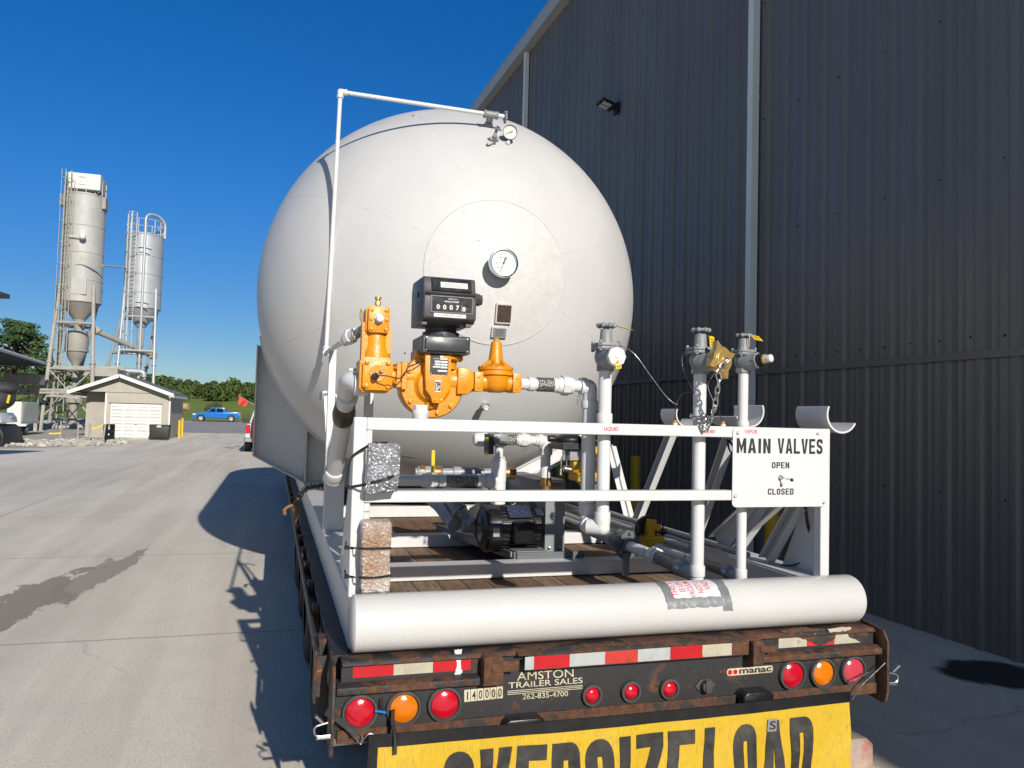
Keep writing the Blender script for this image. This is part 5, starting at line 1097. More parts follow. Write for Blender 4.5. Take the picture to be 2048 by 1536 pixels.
for sx, sy in ((1, 1), (1, -1), (-1, 1), (-1, -1)): q = a3+Vector((.8*sx*.048-.6*sy*.048, .0, .6*sx*.048+.8*sy*.048)); mb.cyl(q+d*.005, q+d*.09, .010, seg=6)
mb.sph(a3+d*.12+Z_*.05, .028, 14, 8); o = O(mb, 'excess_flow_valve', 'dark_machine', sk); mb = MB(); mb.box(a3.x-.03, a3.x-.0, a3.y+.0, a3.y+.03, DZ+.08, a3.z-.04); mb.cyl(a4+d*.10+Z_*.02, a4+d*.10+Z_*.06, .012, seg=8); O(mb, 'pipe_stand', 'machine_grey', sk)
mb = MB(); pipe(mb, [a4, a5], r1*1.05); coupling(mb, a4+d*.05, d, r1, .06, 1.25); q = a4+d*.1; mb.cyl(q+Vector((-.02, -.0, .02)), q+Vector((-.05, -.02, .035)), .009, seg=8); O(mb, 'liquid_line', 'pipe_grey', sk)
hz3 = zb3-.01; mb = MB(); mb.cyl((x3, RY, hz3-.015), (x3-.005, RY+.1, hz3), r3*1.15, seg=18); mb.lathe((x3-.005, RY+.07, hz3), Vector((-.02, 1, .02)), [(0, r3*1.1), (.015, r3*1.4), (.05, r3*1.4)], 20); O(mb, 'hose_tail', 'pipe_grey', sk)
b0 = Vector((x3-.005, RY+.11, hz3)); b1 = Vector((x3-.03, 3.62, hz3+.004)); b2 = Vector((x3-.04, 3.70, hz3+.006)); b3 = Vector((x3-.06, 3.98, hz3+.01)); b4 = Vector((x3-.075, 4.18, hz3+.012)); b5 = Vector((x3-.12, 6.9, hz3+.04))
mb = MB(); mb.tube([b0, b1], .028, 20); O(mb, 'braided_hose', 'braided_steel', sk)
mb = MB(); hexu(mb, b1.lerp(b2, .4), b2-b1, r3, .05, 1.6); pipe(mb, [b2, b3], r3); coupling(mb, b3, b3-b2, r3, .03, 1.3); O(mb, 'union', 'pipe_white', sk)
mb = MB(); pipe(mb, [b4, b5], r3*1.05); coupling(mb, b4+Y_*.06, Y_, r3, .05, 1.3); O(mb, 'vapour_line', 'pipe_grey', sk)
# yellow emergency shut-off valve with a black actuator disc
es = sub('shutoff_valve', b3, 'yellow shut-off valve with black round actuator'); m_ = b3.lerp(b4, .45)
mb = MB(); mb.obox(m_, X_*.052, Y_*.055, Z_*.042); mb.obox(m_+Vector((0, -.06, -.005)), X_*.046, Y_*.012, Z_*.05); mb.obox(m_+Vector((.0, -.0, .052)), X_*.06, Y_*.05, Z_*.012); mb.bar(m_+Vector((-.01, -.0, .05)), m_+Vector((.005, .0, .155)), .042, .05, up=(0, 1, 0)); mb.cyl(m_+Vector((.022, -.045, .115)), m_+Vector((.022, .03, .115)), .02, seg=16)
for q in (-1, 1): bolt(mb, m_+Vector((q*.035, -.072, .02)), -Y_, .008, .006); bolt(mb, m_+Vector((q*.035, -.072, -.03)), -Y_, .008, .006)
O(mb, 'body', 'valve_yellow', es, bevel=.006)
mb = MB(); mb.lathe(m_+Vector((.0, .03, .10)), Y_, [(0, .066), (.006, .070), (.03, .070), (.04, .055)], 32); O(mb, 'actuator', 'gloss_black', es)
mb = MB()
for q in (-1, 1):
    mb = MB(); mb.cyl(m_+Vector((q*.078, .0, .04)), m_+Vector((q*.078, .0, .13)), .005, seg=8); mb.bar(m_+Vector((q*.05, 0, .075)), m_+Vector((q*.10, 0, .075)), .012, .012); mb.cyl(m_+Vector((q*.078, .0, .06)), m_+Vector((q*.078, .0, .075)), .012, seg=6); O(mb, 'linkage', 'gloss_black', es)
mb = MB()
for k in range(4): mb.torus(m_+Vector((.055+.012*k, -.01, .085)), X_, .014, .003, 12, 5)
O(mb, 'spring', 'gloss_black', es)

# meter outlet: pipe, braid, union, elbow, drop pipe to the lower elbow of the first riser
zz = zb; MYC = MY+.03
def PX(px): return aY(px, 766, MYC).x
mb = MB(); pipe(mb, [(PX(1040), MYC, zz), (PX(1168), MYC, zz)], r1*.9); coupling(mb, (PX(1062), MYC, zz), X_, r1, .03, 1.1); coupling(mb, (PX(1112), MYC, zz), X_, r1, .03, 1.15); hexu(mb, (PX(1134), MYC, zz), X_, r1*1.02, .055, 1.55)
O(mb, 'outlet_pipe', 'pipe_white', sk)
mb = MB(); mb.tube([(PX(1074), MYC, zz), (PX(1107), MYC, zz)], .033, 24); O(mb, 'braided_hose', 'braided_steel', sk)
xd = PX(1180); ze = zb1-.045; mb = MB()
pipe(mb, [(PX(1168), MYC, zz), (xd, MYC, zz), (xd, MYC, ze), (x1-.04, RY+.04, ze)], .034, R=.06); coupling(mb, (xd, MYC, zz-.085), Z_, .034, .035, 1.2); coupling(mb, (PX(1166), MYC, zz), X_, .034, .03, 1.2); coupling(mb, (xd, MYC, ze+.07), Z_, .034, .05, 1.2); coupling(mb, Vector((xd, MYC, ze)).lerp(Vector((x1-.04, RY+.04, ze)), .5), Vector((x1-.04-xd, RY+.04-MYC, 0)), .034, .05, 1.2)
o = O(mb, 'drop_pipe', 'pipe_white', sk)
mb = MB(); q = Vector((PX(1157), MYC-.01, zz-.035)); mb.tube([q, q-Z_*.012], .003, 6); mb.torus(q-Z_*.02, Y_, .008, .002, 12, 5); mb.cyl(q-Z_*.028, q-Z_*.055, .008, seg=8); O(mb, 'padlock_tab', 'steel', sk)
# inlet: elbow behind the strainer, taped joint, sloping pipe down to the left beam
i0 = P(722, 770, MY+.06); i1 = aY(700, 778, 3.55); i2 = aY(690, 815, 3.75); i3 = aY(668, 955, 4.25); i4 = aY(664, 985, 4.6)
r4 = .042; mb = MB(); pipe(mb, [i0, aY(697, 758, 3.5), i2], r4, R=.09); coupling(mb, i1.lerp(i2, .45), i2-i1, r4, .04, 1.12); coupling(mb, i0, Vector((1, 0, 0)), r4, .06, 1.15); mb.cyl(aY(704, 742, 3.5), aY(704, 742, 3.5)+Z_*.012, .02, seg=8)
pipe(mb, [i2, i3, i3+Vector((.02, .6, -.05))], r4*1.04, R=.08); coupling(mb, i2.lerp(i3, .93), i3-i2, r4*1.04, .07, 1.2); mb.sph(i3, r4*1.25, 16, 10); O(mb, 'inlet_pipe', 'pipe_white', sk)
d = (i3-i2).normalized(); mb = MB(); q = i2+d*.01; mb.lathe(q-d*.03, d, [(0, r4*1.1), (.02, r4*1.18), (.05, r4*1.28), (.075, r4*1.32), (.10, r4*1.25), (.125, r4*1.15), (.13, r4*1.05)], 26); O(mb, 'tape_wrap', 'dark_tape', sk)

# ------------------------------------------------------------------ pump, motor and guard
pm = sub('pump_unit', (1.2, 4.9, DZ), 'black electric motor with grey belt guard and base plate')
mY = 4.70; mc = aY(1010, 1056, mY); Rm = .135
ml, mr = aY(958, 1056, mY-.0).x, aY(1078, 1056, mY).x
mb = MB(); mb.lathe((ml+.115, mY, mc.z), X_, [(0, Rm*.93), (.02, Rm*.95), (mr-ml-.14, Rm*.95), (mr-ml-.125, Rm*.8), (mr-ml-.12, .05), (mr-ml-.02, .03), (mr-ml-.02, 0)], 40, False)
for k in range(30): a = 2*math.pi*k/30; q = Vector((0, math.cos(a), math.sin(a))); mb.bar(Vector((ml+.12, mY, mc.z))+q*Rm*.98, Vector((mr-.03, mY, mc.z))+q*Rm*.98, .006, .02, up=q)
O(mb, 'motor', 'motor_black', pm)
mb = MB(); mb.lathe((ml, mY, mc.z), X_, [(.0, 0), (.0, Rm*.45), (.006, Rm*.80), (.02, Rm*1.02), (.04, Rm*1.08), (.115, Rm*1.08), (.118, Rm*1.0)], 40, False)
for k in range(5): mb.torus((ml+.001+.0002*k*k, mY, mc.z), X_, Rm*(.25+.12*k), .003, 32, 5)
for k in range(12): a = 2*math.pi*k/12; q = Vector((0, math.cos(a), math.sin(a))); mb.bar(Vector((ml, mY, mc.z))+q*Rm*.15, Vector((ml+.008, mY, mc.z))+q*Rm*.8, .004, .005, up=q)
O(mb, 'fan_cover', 'motor_black', pm)
mb = MB(); xb = (ml+mr)/2+.045; mb.box(xb-.07, xb+.06, mY-Rm-.055, mY-Rm*.7, mc.z-.07, mc.z+.06); O(mb, 'junction_box', 'gloss_black', pm, bevel=.018)
mb = MB(); mb.box(ml+.05, ml+.09, mY-Rm*1.1-.0035, mY-Rm*1.1-.001, mc.z-.03, mc.z+.025, 0); mb.box(ml+.052, ml+.088, mY-Rm*1.1-.0042, mY-Rm*1.1-.0036, mc.z+.012, mc.z+.02, 1); O(mb, 'sticker', ['pipe_grey', 'orange'], pm)
tl = Vector((0, -.62, .78)); mb = MB(); q = Vector((xb-.01, mY, mc.z))+tl*Rm*1.06; mb.obox(q, X_*.075, Vector((0, .78, .62))*.05, tl*.002, 0); mb.obox(q+X_*.13-tl*.002, X_*.025, Vector((0, .78, .62))*.03, tl*.002, 0); mb.torus(Vector((xb-.02, mY+.02, mc.z+Rm*1.2)), Y_, .02, .006, 16, 6, 0); O(mb, 'rating_plate', 'steel', pm)
mb = MB(); mb.box(xb-.07, mr-.04, mY-Rm-.02, mY+Rm*.9, mc.z-Rm*1.22, mc.z-Rm*1.0); mb.box(xb-.09, mr+.0, mY-Rm-.05, mY+Rm, DZ+.092, DZ+.125)
for x in (xb-.05, mr-.06): mb.cyl((x, mY-Rm-.005, DZ+.125), (x, mY-Rm-.005, mc.z-Rm*.9), .007, seg=8, mi=0)
O(mb, 'motor_slide', 'machine_grey', pm, bevel=.003)
mb = MB(); y0 = 4.50; xl = aY(920, 1085, 5.4).x; mb.prism([(ml-.04, 5.75), (ml+.02, 5.9), (mr+.22, 5.9), (mr+.22, 4.49), (ml+.18, 4.49)], (0, 0, DZ+.087), X_, Y_, Z_, .006); mb.bar((ml-.04, 5.75, DZ+.1), (ml+.18, 4.49, DZ+.1), .03, .05); mb.box(ml+.18, mr+.22, 4.47, 4.495, DZ+.075, DZ+.125); O(mb, 'base_plate', 'dark_machine', pm, bevel=.006)
gx0, gx1 = aY(1088, 1060, 4.62).x, aY(1127, 1060, 4.62).x; zt_ = aY(1100, 965, 4.62).z
mb = MB(); mb.box(gx0, gx1, 4.60, 4.612, DZ+.09, zt_); mb.box(gx0, gx0+.006, 4.6125, 5.45, DZ+.09, zt_); mb.box(gx1-.006, gx1, 4.6125, 5.45, DZ+.09, zt_); mb.box(gx0, gx1, 4.60, 5.45, zt_+.0005, zt_+.008); mb.box(gx0-.05, gx1+.02, 4.66, 5.2, zt_+.0085, zt_+.014)
O(mb, 'belt_guard', 'machine_grey', pm, bevel=.004)
mb = MB(); mb.lathe((gx0-.002, 4.86, mc.z+.03), -X_, [(0, .12), (.004, .12), (.006, .0)], 32, False); O(mb, 'shaft_opening', 'black', pm)
mb = MB()
for x in (gx0+.03, gx1-.03): mb = MB(); mb.cyl((x, 4.6, DZ+.13), (x, 4.588, DZ+.13), .011, seg=6); mb.cyl((x, 4.588, DZ+.13), (x, 4.58, DZ+.13), .006, seg=8); O(mb, 'bolt', 'zinc', pm)
mb = MB(); mb.cyl((gx1-.03, 4.9, zt_+.014), (gx1-.03, 4.9, zt_+.05), .006, seg=8); O(mb, 'bolt', 'zinc', pm)
# pump body behind the motor with its suction hose
mb = MB(); pc = Vector((1.62, 5.55, DZ+.28)); mb.lathe(pc-X_*.16, X_, [(0, .10), (.02, .14), (.26, .14), (.3, .09), (.38, .05)], 28); mb.box(pc.x-.1, pc.x+.1, pc.y-.1, pc.y+.1, pc.z+.1, pc.z+.24); O(mb, 'pump', 'machine_grey', pm, bevel=.004)
s0, s1, s2 = aY(915, 1008, 5.1), aY(925, 1040, 5.2), aY(880, 1000, 5.6)
mb = MB(); q0, q1 = aY(918, 1020, 5.1), aY(945, 1048, 5.0); mb.tube([q0, q1], .045, 24); O(mb, 'braided_hose', 'braided_steel', pm)
mb = MB(); pipe(mb, [aY(893, 985, 5.5), aY(905, 1004, 5.2), q0], .045, R=.05); coupling(mb, q0, q1-q0, .045, .04, 1.2); pipe(mb, [q1, q1+Vector((.10, 0, -.08))], .05); coupling(mb, q1, q1-q0, .045, .04, 1.25); pipe(mb, [aY(915, 1000, 5.1), aY(915, 960, 5.1)], .045); mb.cyl(aY(925, 1052, 5.0), aY(945, 1054, 5.0), .04, seg=12)
pipe(mb, [aY(860, 995, 5.6), aY(880, 1010, 5.4), aY(910, 1050, 5.1)], .05, R=.08); O(mb, 'suction_pipe', 'pipe_grey', pm)

# ------------------------------------------------------------------ by-pass line above the middle rail
BYY = 4.55
def B(x, y, Y=BYY): return aY(x, y, Y)
mb = MB(); zz_ = B(900, 961).z; rb = .036
pipe(mb, [(B(770, 961).x, BYY, zz_), (B(1000, 961).x, BYY, zz_)], rb*.9); hexu(mb, (B(863, 961).x, BYY, zz_), X_, rb*.92, .06, 1.45); coupling(mb, (B(851, 961).x, BYY, zz_), X_, rb, .03, 1.12); coupling(mb, (B(884, 961).x, BYY, zz_), X_, rb, .04, 1.1); coupling(mb, (B(962, 961).x, BYY, zz_), X_, rb, .05, 1.1); coupling(mb, (B(978, 961).x, BYY, zz_), X_, rb, .045, 1.25)
xt = B(997, 955).x; mb.cyl((xt, BYY, zz_), (xt, BYY, zz_+.12), rb*1.3, seg=22); mb.cyl((xt-.06, BYY, zz_), (xt, BYY, zz_), rb*1.28, seg=22); mb.sph((xt, BYY, zz_), rb*1.3, 18, 12); mb.cyl((xt, BYY, zz_-.14), (xt, BYY, zz_), rb*1.25, seg=22); hexu(mb, (xt, BYY, zz_+.125), Z_, rb*.8, .04, 1.5); pipe(mb, [(xt, BYY, zz_+.1), (xt, BYY, zz_+.23)], rb*.68)
O(mb, 'bypass_pipe', 'pipe_white', sk)
mb = MB(); mb.tube([(B(889, 961).x, BYY, zz_), (B(955, 961).x, BYY, zz_)], rb*1.0, 24); O(mb, 'braided_hose', 'braided_steel', sk)
bv = sub('ball_valve', B(865, 945, 4.8)); mb = MB(); za_ = B(880, 945, 4.9).z; yq = 4.9; mb.cyl((B(830, 945, yq).x, yq, za_), (B(1025, 945, yq).x, yq, za_), .028, seg=18); coupling(mb, (B(850, 945, yq).x, yq, za_), X_, .03, .1, 1.35); coupling(mb, (B(930, 945, yq).x, yq, za_), X_, .03, .16, 1.3); O(mb, 'line', 'pipe_grey', bv)
mb = MB(); coupling(mb, (B(843, 945, yq).x, yq-.0, za_+.004), X_, .032, .04, 1.25); coupling(mb, (B(874, 945, yq).x, yq, za_), X_, .034, .06, 1.3); coupling(mb, (B(1018, 948, yq).x, yq, za_), X_, .032, .08, 1.3); O(mb, 'body', 'fitting_brown', bv)
h0, h1 = B(865.5, 945, 4.5), B(866.5, 904, 4.5); mb = MB(); mb.bar(h0-Z_*.0, h1, .022, .005, up=(0, -1, 0)); mb.sph(h1, .0125, 12, 8, 0, (1, .6, 1)); mb.bar(h0.lerp(h1, .05)-Y_*.003, h1-Y_*.003, .018, .006, up=(0, -1, 0)); O(mb, 'lever', 'tag_yellow', bv, bevel=.002)
# grey check valve and its hose to the right
vv = sub('check_valve', (xt, BYY, zz_+.23)); z_ = B(997, 888).z; mb = MB(); s = .9
mb.cyl((xt, BYY, zz_+.22), (xt, BYY, z_+.09), .034, seg=20); mb.prism([(-.05, -.05), (.05, -.05), (.05, .05), (-.05, .05)], (xt-.01, BYY, zz_+.235), X_, Y_, Z_, .05); mb.box(xt-.045, xt+.035, BYY-.044, BYY+.044, z_-.012, z_+.06); O(mb, 'body', 'machine_grey', vv, bevel=.006)
mb = MB(); mb.box(xt-.082, xt-.05, BYY-.055, BYY+.055, z_-.06, z_+.06); O(mb, 'bonnet', 'black', vv, bevel=.004)
mb = MB()
for q in (-.035, .05): mb = MB(); mb.cyl((xt-.10, BYY-.045, z_-.02+q), (xt-.082, BYY-.045, z_-.02+q), .010, seg=6); O(mb, 'bolt', 'tag_yellow', vv)
mb = MB(); mb.lathe((B(962, 877).x, BYY+.2, z_+.02), X_, [(0, 0), (.005, .03), (.02, .042), (.09, .045)], 22); O(mb, 'pipe_cap', 'pipe_white', vv); mb = MB(); zq = B(1030, 880).z; mb.tube([(B(1010, 880).x, BYY, zq), (B(1030, 880).x, BYY, zq)], .033, 22, 1); hexu(mb, (B(1050, 880).x, BYY, zq), X_, .029, .055, 1.5); pipe(mb, [(B(1032, 880).x, BYY, zq), (B(1075, 880).x, BYY, zq)], .028)
xr = B(1092, 885).x; pipe(mb, [(B(1070, 880).x, BYY, zq), (xr, BYY, zq), (xr, BYY, zq-.1)], .033, R=.03); coupling(mb, (B(1080, 880).x, BYY, zq), X_, .03, .03, 1.3); coupling(mb, (xr, BYY, zq-.065), Z_, .033, .045, 1.25); pipe(mb, [(xr, BYY, zq-.06), (xr, BYY, B(1092, 955).z)], .031)
O(mb, 'return_pipe', ['pipe_white', 'braided_steel'], sk)
mb = MB(); q = B(1092, 955); mb.cyl(q, q-Z_*.05, .037, seg=6); mb.cyl(q-Z_*.05, q-Z_*.10, .03, seg=14); mb.tube(spline([B(1095, 965), B(1110, 968), B(1122, 970)], 5), .008, 8); O(mb, 'brass_fitting', 'fitting_brown', sk)
# yellow actuated valve behind the first riser
AY_ = 4.35
def A(x, y): return aY(x, y, AY_)
av = sub('actuated_valve', A(1165, 968), 'yellow valve with black electric actuator'); zt2 = A(1165, 893).z; zb_ = A(1165, 968).z
mb = MB(); xa, xb_ = A(1160, 930).x, A(1203, 930).x; mb.box(xa, xb_, AY_-.03, AY_+.12, A(1160, 942).z, zt2); mb.box(A(1149, 950).x, xb_, AY_-.06, AY_+.10, A(1150, 962).z, A(1150, 944).z); mb.prism([(-.0, 0), (.10, 0), (.08, -.03), (.03, -.03)], (A(1158, 963).x, AY_-.03, A(1158, 963).z), X_, Z_, Y_, .1); mb.cyl((A(1143, 933).x, AY_, A(1143, 933).z), (xa, AY_, A(1143, 933).z), .045, .05, 8); mb.box(A(1186, 935).x, xb_+.03, AY_-.062, AY_-.03, A(1186, 952).z, A(1186, 920).z); O(mb, 'body', 'valve_yellow', av, bevel=.006)
mb = MB(); mb.box(A(1115, 885).x, A(1170, 885).x, AY_-.08, AY_+.12, A(1140, 899).z, A(1140, 884).z); mb.lathe((A(1140, 885).x, AY_+.02, A(1140, 884).z), Z_, [(0, .085), (.02, .085), (.035, .07), (.05, .03)], 28); mb.cyl(A(1096, 877), A(1112, 877), .02, seg=10); O(mb, 'actuator', 'black', av, bevel=.005)
mb = MB(); q = A(1140, 910); mb.box(q.x-.02, q.x+.055, AY_-.05, AY_+.03, q.z-.03, q.z+.03); O(mb, 'bracket', 'plate_steel', av, bevel=.002)
mb = MB(); q = A(1128, 930); mb.cyl(q+Vector((0, 0, .10)), q+Vector((0, 0, .03)), .013, seg=8); mb.link(q+Vector((0, 0, .015)), Z_, X_, .08, .035, .005); mb.cyl(q+Vector((0, 0, -.02)), q+Vector((.055, 0, -.03)), .018, seg=10); mb.cyl(q+Vector((-.02, 0, -.02)), q+Vector((-.02, 0, -.06)), .006, seg=6); O(mb, 'linkage', 'zinc', av)
mb = MB(); q = A(1172, 912); mb.box(q.x, q.x+.07, AY_-.0335, AY_-.0305, q.z-.018, q.z+.018, 0); mb.box(q.x+.006, q.x+.034, AY_-.0345, AY_-.0336, q.z-.012, q.z+.012, 1); mb.box(q.x+.04, q.x+.066, AY_-.0345, AY_-.0336, q.z-.008, q.z+.012, 2); O(mb, 'sticker', ['pipe_white', 'truck_blue', 'ink_red'], av)
mb = MB(); mb.cyl(A(1180, 968), A(1180, 1000), .04, seg=16); O(mb, 'stub', 'machine_grey', av)
mb = MB(); mb.tube(spline([A(1170, 880), A(1178, 884), A(1192, 882), A(1200, 878)], 6), .006, 8); O(mb, 'cable', 'black', av)
# galvanised conduit and tubing along the inside of the right beam
mb = MB(); mb.tube([(2.50, 3.7, SZ1+.02), (2.50, 7.4, SZ1+.02)], .016, 10); mb.tube([(2.44, 4.2, SZ1-.03), (2.44, 7.4, SZ1-.03)], .024, 12); O(mb, 'conduit', 'pipe_grey', sk)

# ------------------------------------------------------------------ MAIN VALVES panel
sg = sub('valve_panel', (2.4, YF0, 1.3)); SY = YF0-.0015
a, b, c = aY(1465, 1010, SY), aY(1654, 1014, SY), aY(1467, 856, SY); sx0, sx1 = aY(1464.5, 930, SY).x, aY(1654, 930, SY).x; sz0, sz1 = aY(1560, 1013.5, SY).z, aY(1560, 856.5, SY).z
mb = MB()
def rpoly(w_, h_, r, n=6):
    out = []
    for cx, cy, a0 in ((w_-r, r, -90), (w_-r, h_-r, 0), (r, h_-r, 90), (r, r, 180)):
        for k in range(n+1): a_ = rad(a0+90*k/n); out.append((cx+r*math.cos(a_), cy+r*math.sin(a_)))
    return out
mb.prism(rpoly(sx1-sx0, sz1-sz0, .022), (sx0, SY, sz0), X_, Z_, -Y_, .004); O(mb, 'sign_plate', 'white_plain', sg)
SF = SY-.0042
def stext(s, px0, px1, py0, py1, mi, heavy): mb = MB(); a, b = aY(px0, py0, SF), aY(px1, py0, SF); c = aY(px0, py1, SF); block_text(mb, s, a, Vector((b.x-a.x, 0, 0)), Vector((0, 0, c.z-a.z)), -Y_, .0006, mi, heavy); O(mb, 'lettering', 'ink_black', sg)
stext('MAIN', 1473, 1541, 906, 876, 0, .205); stext('VALVES', 1555, 1645, 907, 876.5, 0, .195); stext('OPEN', 1543.5, 1578.5, 936.5, 924, 0, .19); stext('CLOSED', 1535.5, 1587, 989.5, 977, 0, .19); mb = MB(); text(mb, 'VAPOR', aY(1489, 867, SF), aY(1514.5, 867.5, SF)-aY(1489, 867, SF), Z_*.019, -Y_, .0008, 0, .004); O(mb, 'lettering', 'ink_red', sg)
for px, py in ((1475, 866), (1635, 867), (1470, 992.5), (1647, 1005)):
    q = aY(px, py, SF); mb = MB(); mb.cyl(q, q-Y_*.0015, .0085, seg=16); mb.lathe(q-Y_*.0015, -Y_, [(0, .0065), (.003, .006), (.0055, .0035), (.006, 0)], 14, False); O(mb, 'bolt', 'zinc', sg)
q = aY(1560, 955, SF); mb = MB(); mb.lathe(q, -Y_, [(0, .012), (.004, .012), (.004, .009), (.014, .009), (.016, .007), (.022, .006)], 16); mb.tube([q-Y_*.012, q+Vector((.016, -.062, -.006))], .004, 8); O(mb, 'toggle', 'chrome', sg)
mb = MB(); mb.sph(q+Vector((.017, -.066, -.006)), .0085, 12, 8); O(mb, 'toggle_knob', 'gloss_black', sg)
# red stencils on the top rail
for s, px0, px1, py0, py1, nm in (('LIQUID', 1208.5, 1236.5, 862.5, 853.5, 0), ('LIQUID', 1404, 1430, 867, 859, 0)):
    yy = YF0-.0008; a, b, c = aY(px0, py0, yy), aY(px1, py0+.8, yy), aY(px0, py1, yy); mb = MB(); text(mb, s, a, b-a, Z_*(c.z-a.z), -Y_, .0008, 0, .004); O(mb, 'stencil', 'ink_red', top_rail)
# rail grommets for the shut-off cables
for px in (1350, 1446):
    q = aY(px, 852, 3.2); mb = MB(); mb.cyl((q.x, 3.2, PT), (q.x, 3.2, PT+.010), .012, seg=10, mi=1); mb.cyl((q.x, 3.2, PT+.010), (q.x, 3.2, PT+.022), .008, seg=10, mi=0); O(mb, 'cable_gland', ['orange', 'pipe_white'], sk)
# ================================================================== things tied, taped or hung on the skid
def cylmap(cx, cy, cz, R):
    """lay (x across, d metres along the arc measured downwards from the top towards the viewer) on the bumper pipe"""
    def f(x, d, lift=0.): a = d/R; return Vector((x, cy-(R+lift)*math.sin(a), cz+(R+lift)*math.cos(a)))
    return f
tf = cylmap(0, 3.083, .931, .1095)
nx0, nx1 = aY(1341, 1185, 3.0).x, aY(1444, 1185, 3.0).x
nt_ = T('taped_notice', 'white paper notice with red handwriting taped with grey tape over the bumper pipe', 'notice', ((nx0+nx1)/2, 3.0, 1.0))
mb = MB(); sheetmap(mb, lambda x, d, l=0.: tf(x, d, l), nx0, nx1, -.02, .118, 8, 16, 0, .0016); O(mb, 'paper', 'paper', nt_)
rnd = random.Random(8)
def tapestrip(x0, x1, d0, d1, lift, jx=.004, jd=.003):
    nx, nd = 24, 14; mb = MB(); vs = []
    for j in range(nd+1):
        for i in range(nx+1):
            x = x0+(x1-x0)*i/nx; d = d0+(d1-d0)*j/nd
            if i in (0, nx): x += rnd.uniform(-jx, jx)
            if j in (0, nd): d += rnd.uniform(-jd, jd)
            vs.append(tf(x, d, lift))
    mb.add(vs, [(j*(nx+1)+i, (j+1)*(nx+1)+i, (j+1)*(nx+1)+i+1, j*(nx+1)+i+1) for j in range(nd) for i in range(nx)], 0, True); return mb
w_ = nx1-nx0
O(tapestrip(nx0-.030, nx0+.012, -.02, .125, .0024), 'tape_strip', 'duct_tape', nt_); O(tapestrip(nx1-.008, nx1+.036, -.02, .170, .0027), 'tape_strip', 'duct_tape', nt_); O(tapestrip(nx0-.024, nx1+.030, .108, .150, .0032), 'tape_strip', 'duct_tape', nt_)
# rotated lettering: runs up the pipe, lines stack from left to right
def rot_text(mb, s, xa, xb, d0, d1, nxx=10):
    text_map(mb, s, lambda a, b, l=0.: tf(b, a, l), d0, d1, xb, xa, .0024, 0, .004, nxx, 2)
mb = MB()
for s, k, d0, d1 in (('THIS V', .02, .100, .016), ('IS UN', .185, .080, .014), ('VACUUM', .345, .112, .012), ('NOT O', .53, .090, .014), ('VALV', .685, .076, .010)): rot_text(mb, s, nx0+w_*k+.004, nx0+w_*(k+.115)+.004, d0, d1)
O(mb, 'lettering', 'ink_red', nt_)
# bubble-wrapped packages strapped to the left post
def package(x0, x1, y0, y1, z0, z1, m, lab, seed, skew=0.):
    bm = bmesh.new(); bmesh.ops.create_cube(bm, size=1); bmesh.ops.bevel(bm, geom=bm.edges[:], offset=.09, segments=3, affect='EDGES', profile=.6); bmesh.ops.subdivide_edges(bm, edges=bm.edges[:], cuts=5, use_grid_fill=True)
    rnd = random.Random(seed); from mathutils import noise as nz_
    vs = []
    for v in bm.verts:
        p = Vector((x0+(x1-x0)*(v.co.x+.5), y0+(y1-y0)*(v.co.y+.5), z0+(z1-z0)*(v.co.z+.5)))
        k = nz_.noise(p*38+Vector((seed, 0, 0)))*.0035+nz_.noise(p*12+Vector((seed, 3, 0)))*.006
        p += v.normal*k; p.x += skew*(v.co.z); vs.append(p)
    bm.verts.index_update(); mb = MB(); mb.add(vs, [tuple(v.index for v in f.verts) for f in bm.faces], 0, True); bm.free()
    return O(mb, 'wrapped_package', m, None, lab, 'package', 'bubble wrapped packages on the left post')
a, b = aY(732, 985, YF0-.06), aY(799, 888, YF0-.06); package(a.x, b.x, YF0-.085, YF0-.003, a.z, b.z, 'bubble_silver', 'silvery bubble wrapped package strapped at the top of the left frame post', 3, .006)
a, b = aY(719, 1183, YF0-.06), aY(783, 1040, YF0-.06); package(a.x, b.x, YF0-.095, YF0-.003, a.z, b.z, 'bubble_brown', 'tall brown cardboard package in clear bubble wrap low on the left frame post', 5, -.004)
def ziptie(px, name, lab, wd=.0075, tail=None, head=None):
    mb = MB(); pts = spline([aY(a, b, y) for a, b, y in px], 6)
    for p, q in zip(pts, pts[1:]): mb.bar(p, q+(q-p)*.05, wd, .0018, up=Vector((0, -1, .1)))
    if head: h = aY(*head); mb.obox(h, X_*.009, Y_*.006, Z_*.0075)
    if tail:
        tp = spline([aY(a, b, y) for a, b, y in tail], 5)
        for p, q in zip(tp, tp[1:]): mb.bar(p, q, wd*.7, .0016, up=Vector((0, -1, .1)))
    return O(mb, name, 'gloss_black', None, lab, 'zip tie', 'black zip ties round the wrapped packages')
f0_ = YF0-.09
ziptie([(794, 949, f0_+.01), (770, 958, f0_-.008), (735, 968, f0_+.01), (708, 973, YF0-.02), (694, 976, YF0-.002)], 'zip_tie', 'thick black zip tie slanting across the silvery package', .011, None, (699, 975, YF0-.006))
ziptie([(776, 886, f0_+.03), (760, 886, f0_+.02), (745, 888, f0_+.03), (724, 899, YF0-.02), (706, 912, YF0-.01), (699, 925, YF0-.008), (695, 950, YF0-.006), (694, 970, YF0-.006)], 'zip_tie', 'black zip tie looping over the top of the silvery package', .010, None, (693, 970, YF0-.006))
ziptie([(783, 1096, f0_-.006), (750, 1097, f0_-.012), (720, 1097, f0_-.004), (706, 1096, YF0-.01), (692, 1095, YF0-.002)], 'zip_tie', 'upper black zip tie round the brown wrapped package', .0085, [(692, 1093, YF0-.01), (692, 1083, YF0-.02)], (693, 1095, YF0-.006))
